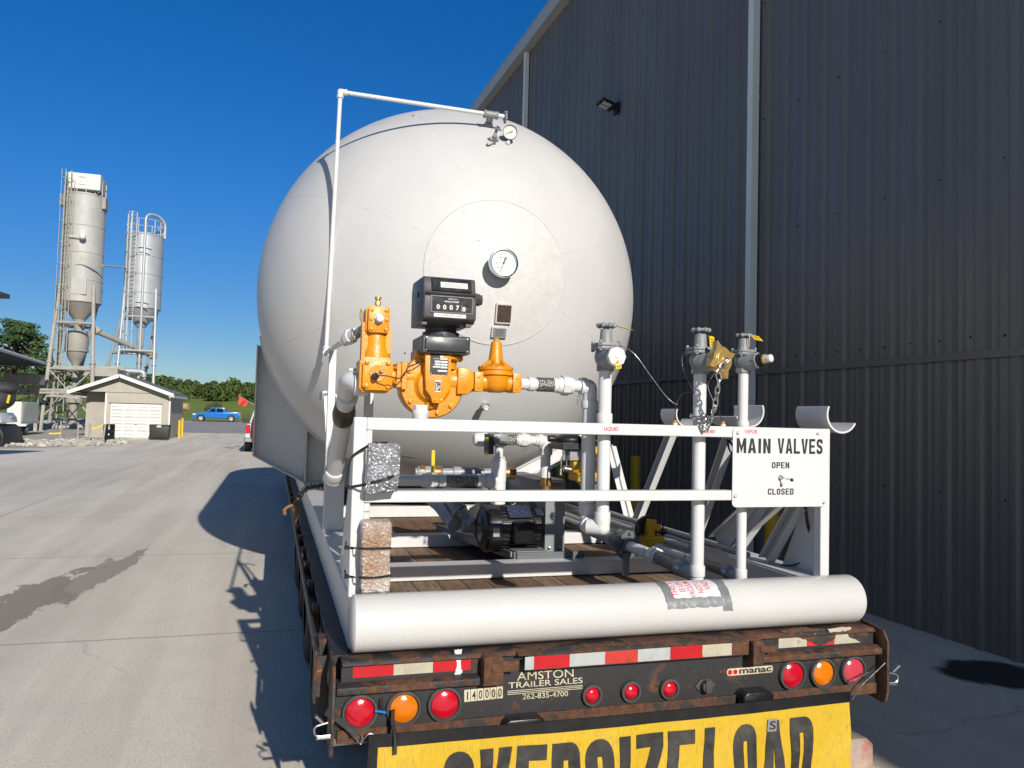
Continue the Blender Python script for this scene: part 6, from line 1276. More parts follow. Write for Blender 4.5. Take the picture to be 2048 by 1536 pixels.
ziptie([(783, 1151, f0_-.006), (750, 1155, f0_-.012), (720, 1155, f0_-.004), (706, 1154, YF0-.01), (692, 1152, YF0-.002)], 'zip_tie', 'lower black zip tie round the brown wrapped package', .0085, [(692, 1150, YF0-.01), (689, 1140, YF0-.02)], (693, 1153, YF0-.006))
mb = MB(); mb.tube(spline([aY(799, 912, f0_+.03), aY(812, 914, f0_+.03), aY(826, 916, f0_+.04), aY(833, 916, f0_+.04)], 5), .0018, 6); O(mb, 'zip_tie', 'gloss_black', None, 'thin loose zip tie tail sticking out right of the silvery package', 'zip tie')
# yellow tags
def tagp(c, u, v, w_, h_, lab, string):
    u, v = Vector(u).normalized(), Vector(v); v = (v-u*v.dot(u)).normalized(); n = u.cross(v).normalized(); c = Vector(c)
    t_ = T('yellow_tag', lab, 'tag', c, 'yellow tags hanging on the valves'); mb = MB(); p = [(-.5, -.5), (.5, -.5), (.5, .5), (-.25, .5), (-.5, .3)]
    mb.prism([(x*w_, y*h_) for x, y in p], c, u, v, n, .0012); O(mb, 'card', 'tag_yellow', t_)
    mb = MB()
    for k in (.22, .0, -.22): mb.obox(c+v*h_*k-n*.0003, u*w_*(.32-.1*abs(k)), v*h_*.045, n*.0002); mb.obox(c+v*h_*k+n*.0015, u*w_*(.32-.1*abs(k)), v*h_*.045, n*.0002)
    O(mb, 'print', 'fitting_brown', t_)
    mb = MB(); mb.tube(spline(string, 5), .0016, 5); O(mb, 'string', 'tag_yellow', t_); return t_
q = aY(1247, 656, RY-.02); tagp(q, Vector((1, .1, -.16)), Vector((.1, 1, .12)), .078, .042, 'yellow tag seen edge-on at the handwheel of the left angle valve', [aY(1228, 648, RY-.03), aY(1230, 652, RY-.035), aY(1227, 654, RY-.03)])
q = aY(1237, 729, RY-.12); tagp(q, Vector((1, .2, .1)), Vector((.2, -.1, 1)), .032, .038, 'small yellow tag hanging under the white hexagonal plug', [aY(1243, 712, RY-.11), aY(1241, 720, RY-.12), aY(1239, 724, RY-.12)])
q = aY(1424, 685, RY-.015); tagp(q, Vector((1, .4, -.1)), Vector((-.25, .1, 1)), .038, .062, 'yellow tag hanging behind the large brass cap', [aY(1417, 671, RY-.03), aY(1419, 676, RY-.03), aY(1418, 680, RY-.02)])
q = aY(1513, 676, RY-.02); tagp(q, Vector((1, .2, -.08)), Vector((.35, .8, .55)), .058, .042, 'yellow tag tilted flat at the handwheel of the right angle valve', [aY(1499, 668, RY-.04), aY(1499, 680, RY-.045), aY(1499, 693, RY-.04)])
# chain on the brass cap
ce = e2_+od2*.075; pts = spline([ce, aY(1438, 740, ce.y-.004), aY(1438, 758, ce.y-.0), aY(1436, 775, ce.y+.01), aY(1433, 795, ce.y+.03), aY(1430, 812, ce.y+.05), aY(1424, 832, RY-.055), aY(1413, 856, RY-.11), aY(1407, 850, RY-.11), aY(1412, 836, RY-.045), aY(1405, 836, RY-.04), aY(1398, 838, RY-.042), aY(1388, 834, RY-.03), aY(1382, 833, RY-.0)], 8)
mb = MB(); mb.chain(pts, .040, .020, .0036); mb.chain(spline([aY(1383, 832, RY), aY(1392, 836, RY-.045), aY(1404, 833, RY-.05), aY(1416, 832, RY-.01)], 8), .036, .02, .0036); O(mb, 'steel_chain', 'zinc', None, 'bright steel chain hanging from the brass cap and wound round the riser pipe', 'chain')
# shut-off cables
def cable(pts, r, m, lab, ends=True):
    mb = MB(); P_ = spline(pts, 8); mb.tube(P_, r, 6, 0)
    if ends: mb.cyl(P_[-1], P_[-4], r*2.6, seg=8); mb.cyl(P_[1], P_[3], r*2.2, seg=8)
    return O(mb, 'pull_cable', m, None, lab, 'cable')
cable([aY(1237, 690, RY), aY(1256, 698, 3.24), aY(1275, 715, 3.22), aY(1300, 750, 3.21), aY(1330, 790, 3.205), aY(1346, 805, 3.2), aY(1355, 809, 3.2)], .0013, 'steel', 'thin steel pull cable from the left angle valve down to the rail')
cable([aY(1376, 703, RY), aY(1367, 708, 3.24), aY(1364, 718, 3.23), aY(1366, 735, 3.23), aY(1374, 758, 3.25), aY(1388, 782, 3.3)], .0013, 'steel', 'thin steel pull cable dropping from the middle angle valve')
cable([aY(1462, 703, RY), aY(1452, 710, 3.26), aY(1430, 745, 3.29), aY(1416, 770, 3.30), aY(1425, 798, 3.28), aY(1428, 802, 3.28)], .0013, 'steel', 'thin steel pull cable from the right angle valve behind the chain')
cable([aY(1350, 848, 3.2), aY(1351, 825, 3.2), aY(1354, 806, 3.2), aY(1362, 792, 3.21), aY(1374, 785, 3.23), aY(1395, 786, 3.30), aY(1420, 797, 3.28), aY(1436, 818, 3.22), aY(1445, 848, 3.2)], .0022, 'black', 'black sheathed cable arching over the rail behind the middle riser', False)
mb = MB()
for dx in (0, .012):
    mb.tube(spline([Vector((x3-.02+dx*.3, 3.3, 1.62)), aY(1455+dx*300, 880, 3.3), aY(1462, 905, 3.3), aY(1500, 930, 3.3), aY(1590, 940, 3.28), aY(1610, 985, 3.3)], 8), .0035, 6)
    mb.tube(spline([aY(1610+dx*200, 1012, 3.3), aY(1613+dx*250, 1045, 3.3), aY(1620+dx*200, 1075, 3.32), aY(1616+dx*200, 1105, 3.34), aY(1600, 1125, 3.38), aY(1575, 1131, 3.45), aY(1530, 1127, 3.65), aY(1480, 1118, 3.9), Vector((2.5, 4.3, SZ1+.006)), Vector((2.5, 5.2, SZ1+.006)), Vector((2.5, 7.0, SZ1+.006))], 8), .0045, 6)
O(mb, 'control_cable', 'black', None, 'pair of black control cables curving from behind the sign along the right skid beam', 'cable')
for px, py, y in ((1610, 1021, 3.3), (1607, 1122, 3.36)): mb = MB(); q = aY(px, py, y); mb.bar(q-X_*.018, q+X_*.02, .006, .006); O(mb, 'cable_clip', 'pipe_white', sk)
for px, py, y in ((1422, 1106, 4.1), (1241, 1044, 5.5)): mb = MB(); q = aY(px, py, y); mb.obox(q, X_*.014, Y_*.02, Z_*.012); O(mb, 'cable_clip', 'pipe_white', sk)
# binder chain over the left beam
mb = MB(); mb.chain(spline([aY(650, 971, 5.4), aY(632, 973, 5.6), aY(615, 976, 6.0), aY(603, 986, 6.2), aY(599, 994, 6.25)], 8), .075, .038, .0058); O(mb, 'binder_chain', 'gloss_black', None, 'black chain lying over the left skid beam by the saddle', 'chain')
mb = MB(); p0 = aY(599, 993, 6.25); mb.chain(spline([p0, aY(594, 1002, 6.2), aY(588, 1012, 6.1)], 6), .07, .038, .006); mb.tube(spline([aY(590, 1010, 6.1), aY(576, 1014, 6.1), aY(569, 1020, 6.1), aY(570, 1030, 6.1)], 6), .013, 8); mb.tube(spline([aY(590, 1012, 6.1), aY(592, 1024, 6.05), aY(592, 1036, 6.0)], 6), .012, 8); mb.sph(aY(592, 1020, 6.05), .028, 10, 8)
O(mb, 'chain_binder', 'rusty_chain', None, 'rusty tan chain binder and hook hanging from the left side of the trailer', 'chain binder')
# ================================================================== garage
def gY(x, y, Y): return aY(x, y, Y)
GY = 49.
def G(x, y, d=0.): return aY(x, y, GY+d)
ga = T('garage', 'small beige sided garage with white sectional door and shallow gable roof', 'garage', (-7.6, 50, 0))
xl, xm, xr_, xo0, xo1 = G(160, 860).x, G(209, 860).x, G(336, 860).x, G(140, 772).x, G(350, 778).x
ze = G(160, 782).z; zp = G(243, 751).z; xp = G(243, 751).x
mb = MB(); GB = GY+7
mb.prism([(xm, 0), (xr_, 0), (xr_, ze+.02), (xm, ze+.02)], (0, GY, 0), X_, Z_, Y_, .12)
mb.prism([(xo0+.35, ze), (xo1-.3, ze), (xp, zp-.12)], (0, GY-.06, 0), X_, Z_, Y_, .12)
nb = 22
for i in range(nb): x = xm+(xr_-xm)*(i+.5)/nb; mb.box(x-.02, x+.02, GY-.018, GY, 2.16, ze)
for i in range(36): x = xo0+.5+(xo1-xo0-1.)*(i+.5)/36; h = ze+(zp-.12-ze)*(1-abs(x-xp)/((xp-xo0) if x < xp else (xo1-xp)))-.12; mb.box(x-.02, x+.02, GY-.078, GY-.06, ze, max(h, ze+.02))
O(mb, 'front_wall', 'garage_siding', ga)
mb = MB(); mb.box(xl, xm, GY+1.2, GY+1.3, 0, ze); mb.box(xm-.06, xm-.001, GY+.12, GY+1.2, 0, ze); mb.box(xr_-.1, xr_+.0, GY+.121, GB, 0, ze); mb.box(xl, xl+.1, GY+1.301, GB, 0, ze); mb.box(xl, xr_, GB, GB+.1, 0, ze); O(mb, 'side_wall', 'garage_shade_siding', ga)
mb = MB()
for xa, za, xb_, zb2_ in ((xo0, ze-.06, xp, zp), (xp, zp, xo1, ze-.06)):
    mb.add([(xa, GY-.55, za), (xb_, GY-.55, zb2_), (xb_, GB+.4, zb2_), (xa, GB+.4, za), (xa, GY-.55, za+.08), (xb_, GY-.55, zb2_+.08), (xb_, GB+.4, zb2_+.08), (xa, GB+.4, za+.08)], [(0, 1, 2, 3), (7, 6, 5, 4), (0, 3, 7, 4), (1, 5, 6, 2), (0, 4, 5, 1), (2, 6, 7, 3)], 0, False)
O(mb, 'roof', 'roof_grey', ga)
mb = MB(); mb.bar((xo0, GY-.57, ze-.10), (xp, GY-.57, zp-.03), .04, .19); mb.bar((xp, GY-.57, zp-.03), (xo1, GY-.57, ze-.10), .04, .19); mb.box(xo1-.25, xo1+.02, GY-.5, GB, ze-.22, ze-.08); mb.box(xo0-.02, xo0+.12, GY-.5, GB, ze-.22, ze-.08); mb.box(xr_+.0005, xr_+.08, GY-.05, GY+.04, 0, ze-.1); mb.box(xm-.04, xm+.05, GY-.03, GY-.001, 0, ze-.05); O(mb, 'white_trim', 'door_white', ga)
dx0, dx1, dz1 = G(219, 870).x, G(321, 870).x, G(270, 808).z
mb = MB(); n_r = 5
for r_ in range(n_r):
    z0 = .03+(dz1-.03)*r_/n_r; z1_ = .03+(dz1-.03)*(r_+1)/n_r; mb.box(dx0, dx1, GY-.03, GY-.005, z0+.008, z1_-.004)
    for k in range(4):
        w4 = (dx1-dx0)/4; 
        for zz0 in (.14, .56): mb.box(dx0+w4*(k+.12), dx0+w4*(k+.88), GY-.075, GY-.0305, z0+(z1_-z0)*zz0, z0+(z1_-z0)*(zz0+.26))
dr = O(mb, 'garage_door', 'door_white', ga, bevel=.008)
mb = MB(); mb.box((dx0+dx1)/2-.06, (dx0+dx1)/2+.06, GY-.07, GY-.0455, .82, .86); O(mb, 'handle', 'dark_steel', dr)
mb = MB(); mb.box(dx0-.1, dx1+.05, GY-.032, GY-.02, dz1, dz1+.05); O(mb, 'door_lintel', 'maroon', ga)
# oil drum and dark bin in front of it
q = aZ(217, 882); mb = MB(); mb.lathe(q, Z_, [(0, .0), (0, .27), (.02, .285), (.28, .28), (.3, .292), (.32, .28), (.58, .28), (.6, .292), (.62, .28), (.86, .285), (.88, .27), (.86, .26), (.86, 0)], 28, False); O(mb, 'oil_drum', 'gloss_black', None, 'shiny black steel drum at the left corner of the white garage door', 'drum')
q = aZ(319, 880); bn_ = T('waste_bin', 'dark grey wheeled waste bin in front of the white garage door', 'bin', q)
mb = MB(); hw = .52; mb.prism([(-hw*.93, .12), (hw*.93, .12), (hw, .80), (-hw, .80)], q-Y_*.35, X_, Z_, Y_, .7); O(mb, 'tub', 'soot_black', bn_, bevel=.02)
mb = MB(); mb.box(q.x-hw*1.03, q.x+hw*1.03, q.y-.38, q.y+.38, .805, .86); mb.box(q.x-.12, q.x+.1, q.y-.39, q.y-.381, .72, .82, 1); O(mb, 'lid', ['soot_black', 'door_white'], bn_, bevel=.01)
for s in (-1, 1): mb = MB(); mb.cyl((q.x+s*.35-.03, q.y-.3, .07), (q.x+s*.35+.03, q.y-.3, .07), .07, seg=14); O(mb, 'castor', 'black', bn_)
# yellow posts by the road, tape barrier posts
for px, py, lab in ((357.5, 876, 'front pale yellow post standing right of the garage'), (363.5, 872, 'rear pale yellow post standing right of the garage')):
    p = aZ(px, py); bollard(p.x, p.y, .075, p.y*33/FPX, lab, 'pale yellow posts right of the garage')
BP = []
for px, py, pt, lab in ((155, 878, 845, 'grey barrier post tied with a yellow tape loop near the garage corner'), (178, 886, 846, 'grey barrier post standing left of the drum before the beige wall'), (205, 888, 848, 'leaning grey barrier post beside the black drum'), (121, 873, 843, 'thin pale barrier post by the rubble near the silo legs')):
    p = aZ(px, py); h = aY(px, pt, p.y).z-p.z; mb = MB(); mb.cyl(p, p+Vector((.08 if px == 205 else 0, 0, h)), .045, seg=10); mb.cyl(p, p+Z_*.05, .12, seg=12); O(mb, 'barrier_post', 'dust_beam', None, lab, 'post', 'barrier posts before the garage'); BP.append((p, h))
def ribbon(pts, lab):
    mb = MB(); P_ = spline(pts, 6)
    for a, b in zip(P_, P_[1:]): mb.bar(a, b+(b-a)*.02, .012, .075)
    O(mb, 'barrier_tape', 'tag_yellow', None, lab, 'tape', 'yellow barrier tapes before the garage')
ribbon([aY(184, 858, 45), aY(195, 855, 45), aY(208, 849, 45)], 'yellow tape strung from the middle barrier post to the drum')
ribbon([aY(98, 867, 47), aY(110, 867, 47), aY(122, 866, 47)], 'yellow tape lying low by the silo legs')

# ================================================================== silos
def silo(name, lab, Y, cxt, cxb, rpx, yt, yb, cone_y, cone_r, ground_legs, m, mleg, wall_top=None):
    t = T(name, lab, 'silo', Vector((aY(cxb, 860, Y).x, Y, gz(0, Y)))); top, bot = aY(cxt, yt, Y), aY(cxb, yb, Y); x = (top.x+bot.x)/2; R = (aY(cxb+rpx, yb, Y).x-aY(cxb-rpx, yb, Y).x)/2*math.cos(math.atan2(x, Y))*.97
    c = Vector((x, Y, 0)); zt_, zb_ = top.z, bot.z
    mb = MB(); mb.lathe((x, Y, zb_), Z_, [(0, R), ((zt_-zb_)*.999, R)], 48); 
    for k in (.0, .2, .45, .7, .985): mb.torus((x, Y, zb_+(zt_-zb_)*k), Z_, R, .035, 48, 6)
    sh = O(mb, 'silo_shell', m, t)
    zc = aY(cxb, cone_y, Y).z; mb = MB(); mb.lathe((x, Y, zc), Z_, [(0, cone_r), (zb_-zc, R*.98)], 40); O(mb, 'hopper', 'hopper_dusty' if m == 'silo_dusty' else m, t)
    return t, x, R, zt_, zb_, zc
def legs(t, x, Y, R, zb_, feet, r, mleg, zup):
    for (fx, fy), (sx, sy) in feet:
        f = Vector((fx, fy, gz(fx, fy))); h = Vector((x+sx*R, Y+sy*R, zup)); mb = MB(); mb.cyl(f, h, r, r*.9, 12); mb.box(f.x-.3, f.x+.3, f.y-.3, f.y+.3, f.z, f.z+.06); m_ = f.lerp(h, .45); mb.cyl(m_-(h-f).normalized()*.05, m_+(h-f).normalized()*.05, r*1.5, seg=12); O(mb, 'leg', mleg, t)
def ring_beam(t, x, Y, feet, R, zb_, zl, mleg, up, rr):
    mb = MB(); pts = []
    for (fx, fy), (sx, sy) in feet:
        f = Vector((fx, fy, gz(fx, fy))); h = Vector((x+sx*R, Y+sy*R, up)); k = (zl-f.z)/(h.z-f.z); pts.append(f.lerp(h, k))
    for a, b in zip(pts, pts[1:]+pts[:1]): mb.cyl(a, b, rr, seg=8)
    O(mb, 'ring_beam', mleg, t); return pts
def ladder(t, p0, p1, side, out, m, cage=True, wd=.45, name='ladder'):
    mb = MB(); L_ = (p1-p0).length; n = int(L_/.33); side = Vector(side); out = Vector(out)
    for s in (-1, 1): mb.bar(p0+side*s*wd/2, p1+side*s*wd/2, .06, .06)
    for i in range(n): p = p0.lerp(p1, (i+.5)/n); mb.bar(p-side*wd/2, p+side*wd/2, .03, .03, up=(0, 1, 0))
    o = O(mb, name, m, t)
    if cage:
        mb = MB()
        for i in range(0, int(L_/1.6)+1):
            p = p0.lerp(p1, min(1, i*1.6/L_)); pts = [p+side*math.cos(a)*.38+out*(.1+math.sin(a)*.62) for a in [math.pi*k/8 for k in range(9)]]; mb.tube(pts, .03, 5)
        for k in range(1, 8, 2): a = math.pi*k/8; d = side*math.cos(a)*.38+out*(.1+math.sin(a)*.62); mb.bar(p0+d, p1+d, .035, .035)
        O(mb, 'ladder_cage', m, o)
    return o
def railing(t, x, Y, R, z, h, m, a0=0, a1=2*math.pi, n=14):
    mb = MB()
    for k in (.5, 1.): mb.torus((x, Y, z+h*k), Z_, R, .04, 40, 6, 0, a0, a1)
    for i in range(n): a = a0+(a1-a0)*i/n; p = Vector((x+R*math.cos(a), Y+R*math.sin(a), z)); mb.cyl(p, p+Z_*h, .035, seg=6)
    O(mb, 'railing', m, t)
# tall dusty silo
Y1 = 66.; S1, x1s, R1, zt1, zb1s, zc1 = silo('cement_silo', 'taller dusty grey cement silo with a white dust filter on top, left of the pair', Y1, 172, 160, 44.5, 393, 606, 640, .42, None, 'silo_dusty', 'dust_beam')
f1 = [((aZ(82, 862).x, 61.), (-.92, -.45)), ((aZ(205, 862).x-.2, 61.5), (.75, -.72)), ((aZ(98, 855).x+.4, 70.), (-.8, .6)), ((aZ(214, 850).x, 70.5), (.85, .6))]
legs(S1, x1s, Y1, R1, zb1s, f1, .145, 'dust_beam', zb1s+1.2)
for py, rr in ((650, .09), (742, .08), (795, .08)): pts = ring_beam(S1, x1s, Y1, f1, R1, zb1s, aY(150, py, Y1).z, 'dust_beam', zb1s+1.2, rr)
mb = MB(); zA, zB = aY(150, 742, Y1).z, aY(150, 650, Y1).z
for i in range(4):
    (fx, fy), (sx, sy) = f1[i]; (gx, gy), (tx_, ty_) = f1[(i+1) % 4]; F = lambda fx, fy, sx, sy, z: Vector((fx, fy, 0)).lerp(Vector((x1s+sx*R1, Y1+sy*R1, zb1s+1.2)), z/(zb1s+1.2))
    mb.cyl(F(fx, fy, sx, sy, 1.), F(gx, gy, tx_, ty_, zA), .045, seg=6); mb.cyl(F(gx, gy, tx_, ty_, 1.), F(fx, fy, sx, sy, zA), .045, seg=6)
O(mb, 'cross_bracing', 'dust_beam', S1)
zq1, zq2 = aY(155, 668, Y1).z, aY(155, 700, Y1).z
mb = MB(); mb.lathe((x1s, Y1, zc1-.9), Z_, [(0, .3), (.5, .38), (.9, .42)], 24); mb.cyl((x1s, Y1, zc1-1.5), (x1s, Y1, zc1-.9), .34, seg=18); O(mb, 'outlet_valve', 'hopper_dusty', S1)
za_, zb_q, zc_q = aY(158, 663, Y1).z, aY(158, 705, Y1).z, aY(158, 728, Y1).z
mb = MB(); mb.lathe((x1s-.1, Y1, zc_q-.6), Z_, [(0, .22), (.6, .28), (.9, .5), (zb_q-zc_q+.6, .74), (zb_q-zc_q+.75, .80), (za_-zc_q+.3, .78), (za_-zc_q+.6, .68)], 32); mb.torus((x1s-.1, Y1, zb_q+.1), Z_, .82, .05, 32, 6); O(mb, 'weigh_hopper', 'hopper_dusty', S1)
mb = MB(); mb.cyl((x1s-.1, Y1, zc_q-2.2), (x1s-.1, Y1, zc_q-.6), .2, seg=16); mb.lathe((x1s-.1, Y1, zc_q-4.6), Z_, [(0, .3), (1.6, .33), (1.65, .62), (2.6, .68)], 20); O(mb, 'discharge_boot', 'hopper_dusty', S1)
mb = MB(); a, b = aY(100, 735, Y1-2), aY(250, 737, Y1-2); mb.bar(a, b, .25, .28); c_, d_ = aY(95, 745, Y1+2), aY(215, 748, Y1+2); mb.bar(c_, d_, .25, .3); mb.box(aY(188, 750, 65).x, aY(245, 750, 65).x, 63, 67, aY(200, 754, 65).z, aY(200, 738, 65).z); O(mb, 'platform', 'dust_beam', S1)
railing(S1, x1s, Y1, R1*.97, zt1, 1.1, 'silo_steel')
mb = MB(); z0 = zt1; mb.box(x1s-.95, x1s+1.25, Y1-1.4, Y1+.6, z0+.2, z0+1.42); O(mb, 'dust_filter', 'silo_white', S1, bevel=.06)
mb = MB()
for dx in (-.8, 1.1):
    for dy in (-1.2, .4): mb.box(x1s+dx-.06, x1s+dx+.06, Y1+dy-.06, Y1+dy+.06, z0, z0+.2)
O(mb, 'filter_leg', 'dark_steel', S1)
p0, p1 = Vector((x1s-R1*.60, Y1-R1*.92, aY(110, 745, Y1).z)), Vector((x1s-R1*.60, Y1-R1*.92, zt1+1.45)); ladder(S1, p0, p1, (.94, -.34, 0), (-.34, -.94, 0), 'dust_beam')
mb = MB()
for dx, rr in ((-.62, .045), (-.32, .035), (-.78, .03)): mb.cyl((x1s+R1*dx*1., Y1-R1*.98, .5), (x1s+R1*dx, Y1-R1*.98, zt1+.8), rr, seg=10)
O(mb, 'fill_pipe', 'dust_beam', S1)
p = aY(165, 473, Y1-R1-.4); mb = MB(); mb.sph(p, .24, 14, 10); mb.cyl(p, p+Vector((-1.0, .3, 0)), .05, seg=8); O(mb, 'lamp_globe', 'door_white', S1)
mb = MB(); q = aY(158, 572, Y1-R1+.02); mb.box(q.x-.5, q.x+.5, q.y-.05, q.y+.04, q.z-.6, q.z+.6); O(mb, 'sign_plate', 'silo_dusty', S1)
for s in (-1, 1): mb = MB(); mb.box(x1s+s*R1-.12, x1s+s*R1+.12, Y1-.8, Y1+.2, zt1-1., zt1-.15); O(mb, 'lifting_lug', 'dust_beam', S1)
# shorter steel silo
Y2 = 70.; S2, x2s, R2, zt2, zb2s, zc2_ = silo('cement_silo', 'shorter clean steel silo with curved fill pipe on top, right of the pair', Y2, 290, 284, 39.5, 472, 618, 655, .35, None, 'silo_steel', 'silo_steel')
f2 = [((aZ(232, 860).x, 66.), (-.85, -.5)), ((aZ(322, 858).x+.3, 66.5), (.8, -.6)), ((aZ(238, 850).x+.3, 73.5), (-.8, .6)), ((aZ(330, 850).x, 74.), (.9, .5))]
legs(S2, x2s, Y2, R2, zb2s, f2, .125, 'silo_steel', zb2s+1.6)
for py, rr in ((637, .08), (705, .085)): ring_beam(S2, x2s, Y2, f2, R2, zb2s, aY(285, py, Y2).z, 'silo_steel', zb2s+1.6, rr)
railing(S2, x2s, Y2, R2*.97, zt2, 1.15, 'silo_steel')
p0, p1 = Vector((x2s-R2*.45, Y2-R2*.96, aY(262, 705, Y2).z)), Vector((x2s-R2*.45, Y2-R2*.96, zt2+1.55)); ladder(S2, p0, p1, (.97, -.24, 0), (-.24, -.97, 0), 'silo_steel')
mb = MB(); px_ = x2s+.25; pts = fillet([(px_, Y2-R2-.25, .5), (px_, Y2-R2-.25, zt2+1.5), (px_+.8, Y2-R2+.6, zt2+1.6), (px_+1.3, Y2-R2+1., zt2+1.1), (px_+1.3, Y2-R2+1., zt2-.2)], .7, 8); mb.tube(pts, .11, 12)
for z in (zb2s+.4, zb2s+(zt2-zb2s)*.8): mb.bar((px_-.5, Y2-R2-.1, z), (px_+.5, Y2-R2-.1, z), .06, .06); mb.bar((px_-.4, Y2-R2-.1, z-.35), (px_+.4, Y2-R2-.1, z-.45), .06, .06)
O(mb, 'fill_pipe', 'silo_steel', S2)
mb = MB(); mb.cyl((x2s, Y2, zc2_-1.6), (x2s, Y2, zc2_), .28, seg=14); mb.cyl((x2s, Y2, zc2_-3.4), (x2s, Y2, zc2_-1.6), .2, seg=12); O(mb, 'outlet_valve', 'silo_steel', S2)
mb = MB(); mb.cyl(aY(196, 664, 66), aY(300, 708, 70), .2, seg=16); mb.cyl(aY(190, 658, 66), aY(198, 665, 66), .3, seg=14); mb.cyl(aY(300, 708, 70), aY(308, 712, 70.5), .34, seg=14); O(mb, 'screw_conveyor', 'dust_beam', S1)
mb = MB(); mb.cyl(aY(205, 531, 66-R1), aY(256, 535, 70-R2), .07, seg=8); mb.tube(spline([aY(150, 529, Y1-R1*.99), aY(165, 529, Y1-R1*1.01), aY(185, 537, Y1-R1*.9), aY(204, 552, Y1-R1*.3)], 6), .05, 6); O(mb, 'link_pipe', 'silo_steel', S1)
mb = MB(); mb.cyl(aY(243, 741, 68), aY(281, 743, 68), .2, seg=14); mb.lathe(aY(225, 752, 67), Z_, [(0, 1.2), (.3, 1.15), (.55, .5)], 20); mb.tube(spline([aY(281, 743, 68), aY(287, 746, 68), aY(288, 754, 68)], 5), .2, 10); O(mb, 'dust_duct', 'silo_steel', S2)
# conveyor on the far left
cv = T('belt_conveyor', 'long dusty grey conveyor trough on a truss left of the tall silo', 'conveyor', aY(60, 770, 60))
mb = MB(); a, b = aY(12, 760, 60), aY(85, 760, 60); mb.box(a.x, b.x, 59.4, 60.6, aY(40, 768, 60).z, aY(40, 748, 60).z); O(mb, 'trough', 'dust_beam', cv, bevel=.02)
mb = MB()
for y0_, y1_ in ((778, 778), (786, 782)): mb.bar(aY(10, y0_, 60), aY(162, y1_+2, 60), .14, .14)
for p_, q_ in (((20, 786), (52, 768)), ((40, 786), (72, 768)), ((60, 782), (84, 768)), ((112, 790), (140, 772)), ((140, 772), (162, 796)), ((100, 789), (162, 797)), ((24, 786), (10, 800))): mb.bar(aY(*p_, 60), aY(*q_, 60), .12, .12)
for x in (aY(28, 780, 60).x, aY(75, 780, 60).x): mb.box(x-.1, x+.1, 59.9, 60.1, 0, aY(40, 786, 60).z)
O(mb, 'truss', 'dust_beam', cv)
# rubble along the edge of the gravel lot and stone wall
rnd = random.Random(12); mb = MB()
for i in range(260):
    px = rnd.uniform(-60, 250); py = 890+rnd.uniform(-7, 4)-max(0, px-140)*.05; p = aZ(px, py); r = rnd.uniform(.05, .22); k0_ = len(mb.sm); mb.sph((p.x, p.y, r*.25), r, 6, 4, 0, (rnd.uniform(.8, 1.6), rnd.uniform(.7, 1.2), rnd.uniform(.35, .7)))
rj = random.Random(1); mb.v = [v+Vector((rj.uniform(-.05, .05), rj.uniform(-.05, .05), rj.uniform(-.03, .05))) for v in mb.v]; mb.sm = [False]*len(mb.sm)
O(mb, 'rubble', 'rubble', None, kind='stuff', label='pale broken rubble heaped along the gravel lot edge', cat='rubble')
mb = MB()
for i in range(70):
    px = rnd.uniform(60, 160); p = aZ(px, 853+rnd.uniform(-3, 6)); r = rnd.uniform(.2, .5); mb.sph((p.x, p.y, r*.3), r, 7, 5, 0, (1.3, 1., .7))
O(mb, 'rubble', 'rubble', None, kind='stuff', label='pale boulders piled behind the silo legs', cat='rubble')
# fence behind the lot
fe = T('railing_fence', 'thin dark iron railing fence before the green field', 'fence', (-32, 104, .4))
mb = MB(); y = 104; x = -62
z0 = gz(0, 104)
while x < -14:
    mb.box(x-.015, x+.015, y-.015, y+.015, z0, z0+2.1); x += .28
for z in (.2, 1.9): mb.box(-62, -14, y-.02, y+.02, z0+z, z0+z+.05)
O(mb, 'bars', 'dark_steel', fe); mb = MB(); x = -62
while x < -13.9: mb.box(x-.05, x+.05, y-.05, y+.05, z0, z0+2.25); x += 3.36
O(mb, 'posts', 'dark_steel', fe)

# ================================================================== vehicles
def wheelv(t, x, y, z, R, wd, s, mr='chrome', axis=X_):
    axis = Vector(axis)*s; mb = MB(); mb.lathe((x, y, z), axis, [(0, R*.6), (0, R*.86), (wd*.15, R*.98), (wd*.3, R), (wd*.75, R), (wd, R*.86), (wd, R*.6)], 28, False); t_ = O(mb, 'wheel', 'rubber', t)
    mb = MB(); o = Vector((x, y, z)); mb.lathe(o-axis*.005, axis, [(0, R*.66), (.02, R*.63), (.05, R*.60), (.06, 0)], 28, False, 1); mb.cyl(o-axis*.012, o+axis*.05, R*.16, seg=12, mi=0)
    u = Vector((0, 0, 1)); q = axis.cross(u).normalized()
    for k in range(5): a = 2*math.pi*k/5+.3; d = u*math.cos(a)+q*math.sin(a); mb.bar(o+d*R*.1-axis*.004, o+d*R*.62-axis*.004, R*.17, .03, up=axis)
    mb.torus(o-axis*.004, axis, R*.63, R*.035, 28, 6); O(mb, 'rim', [mr, 'dark_steel'], t_)
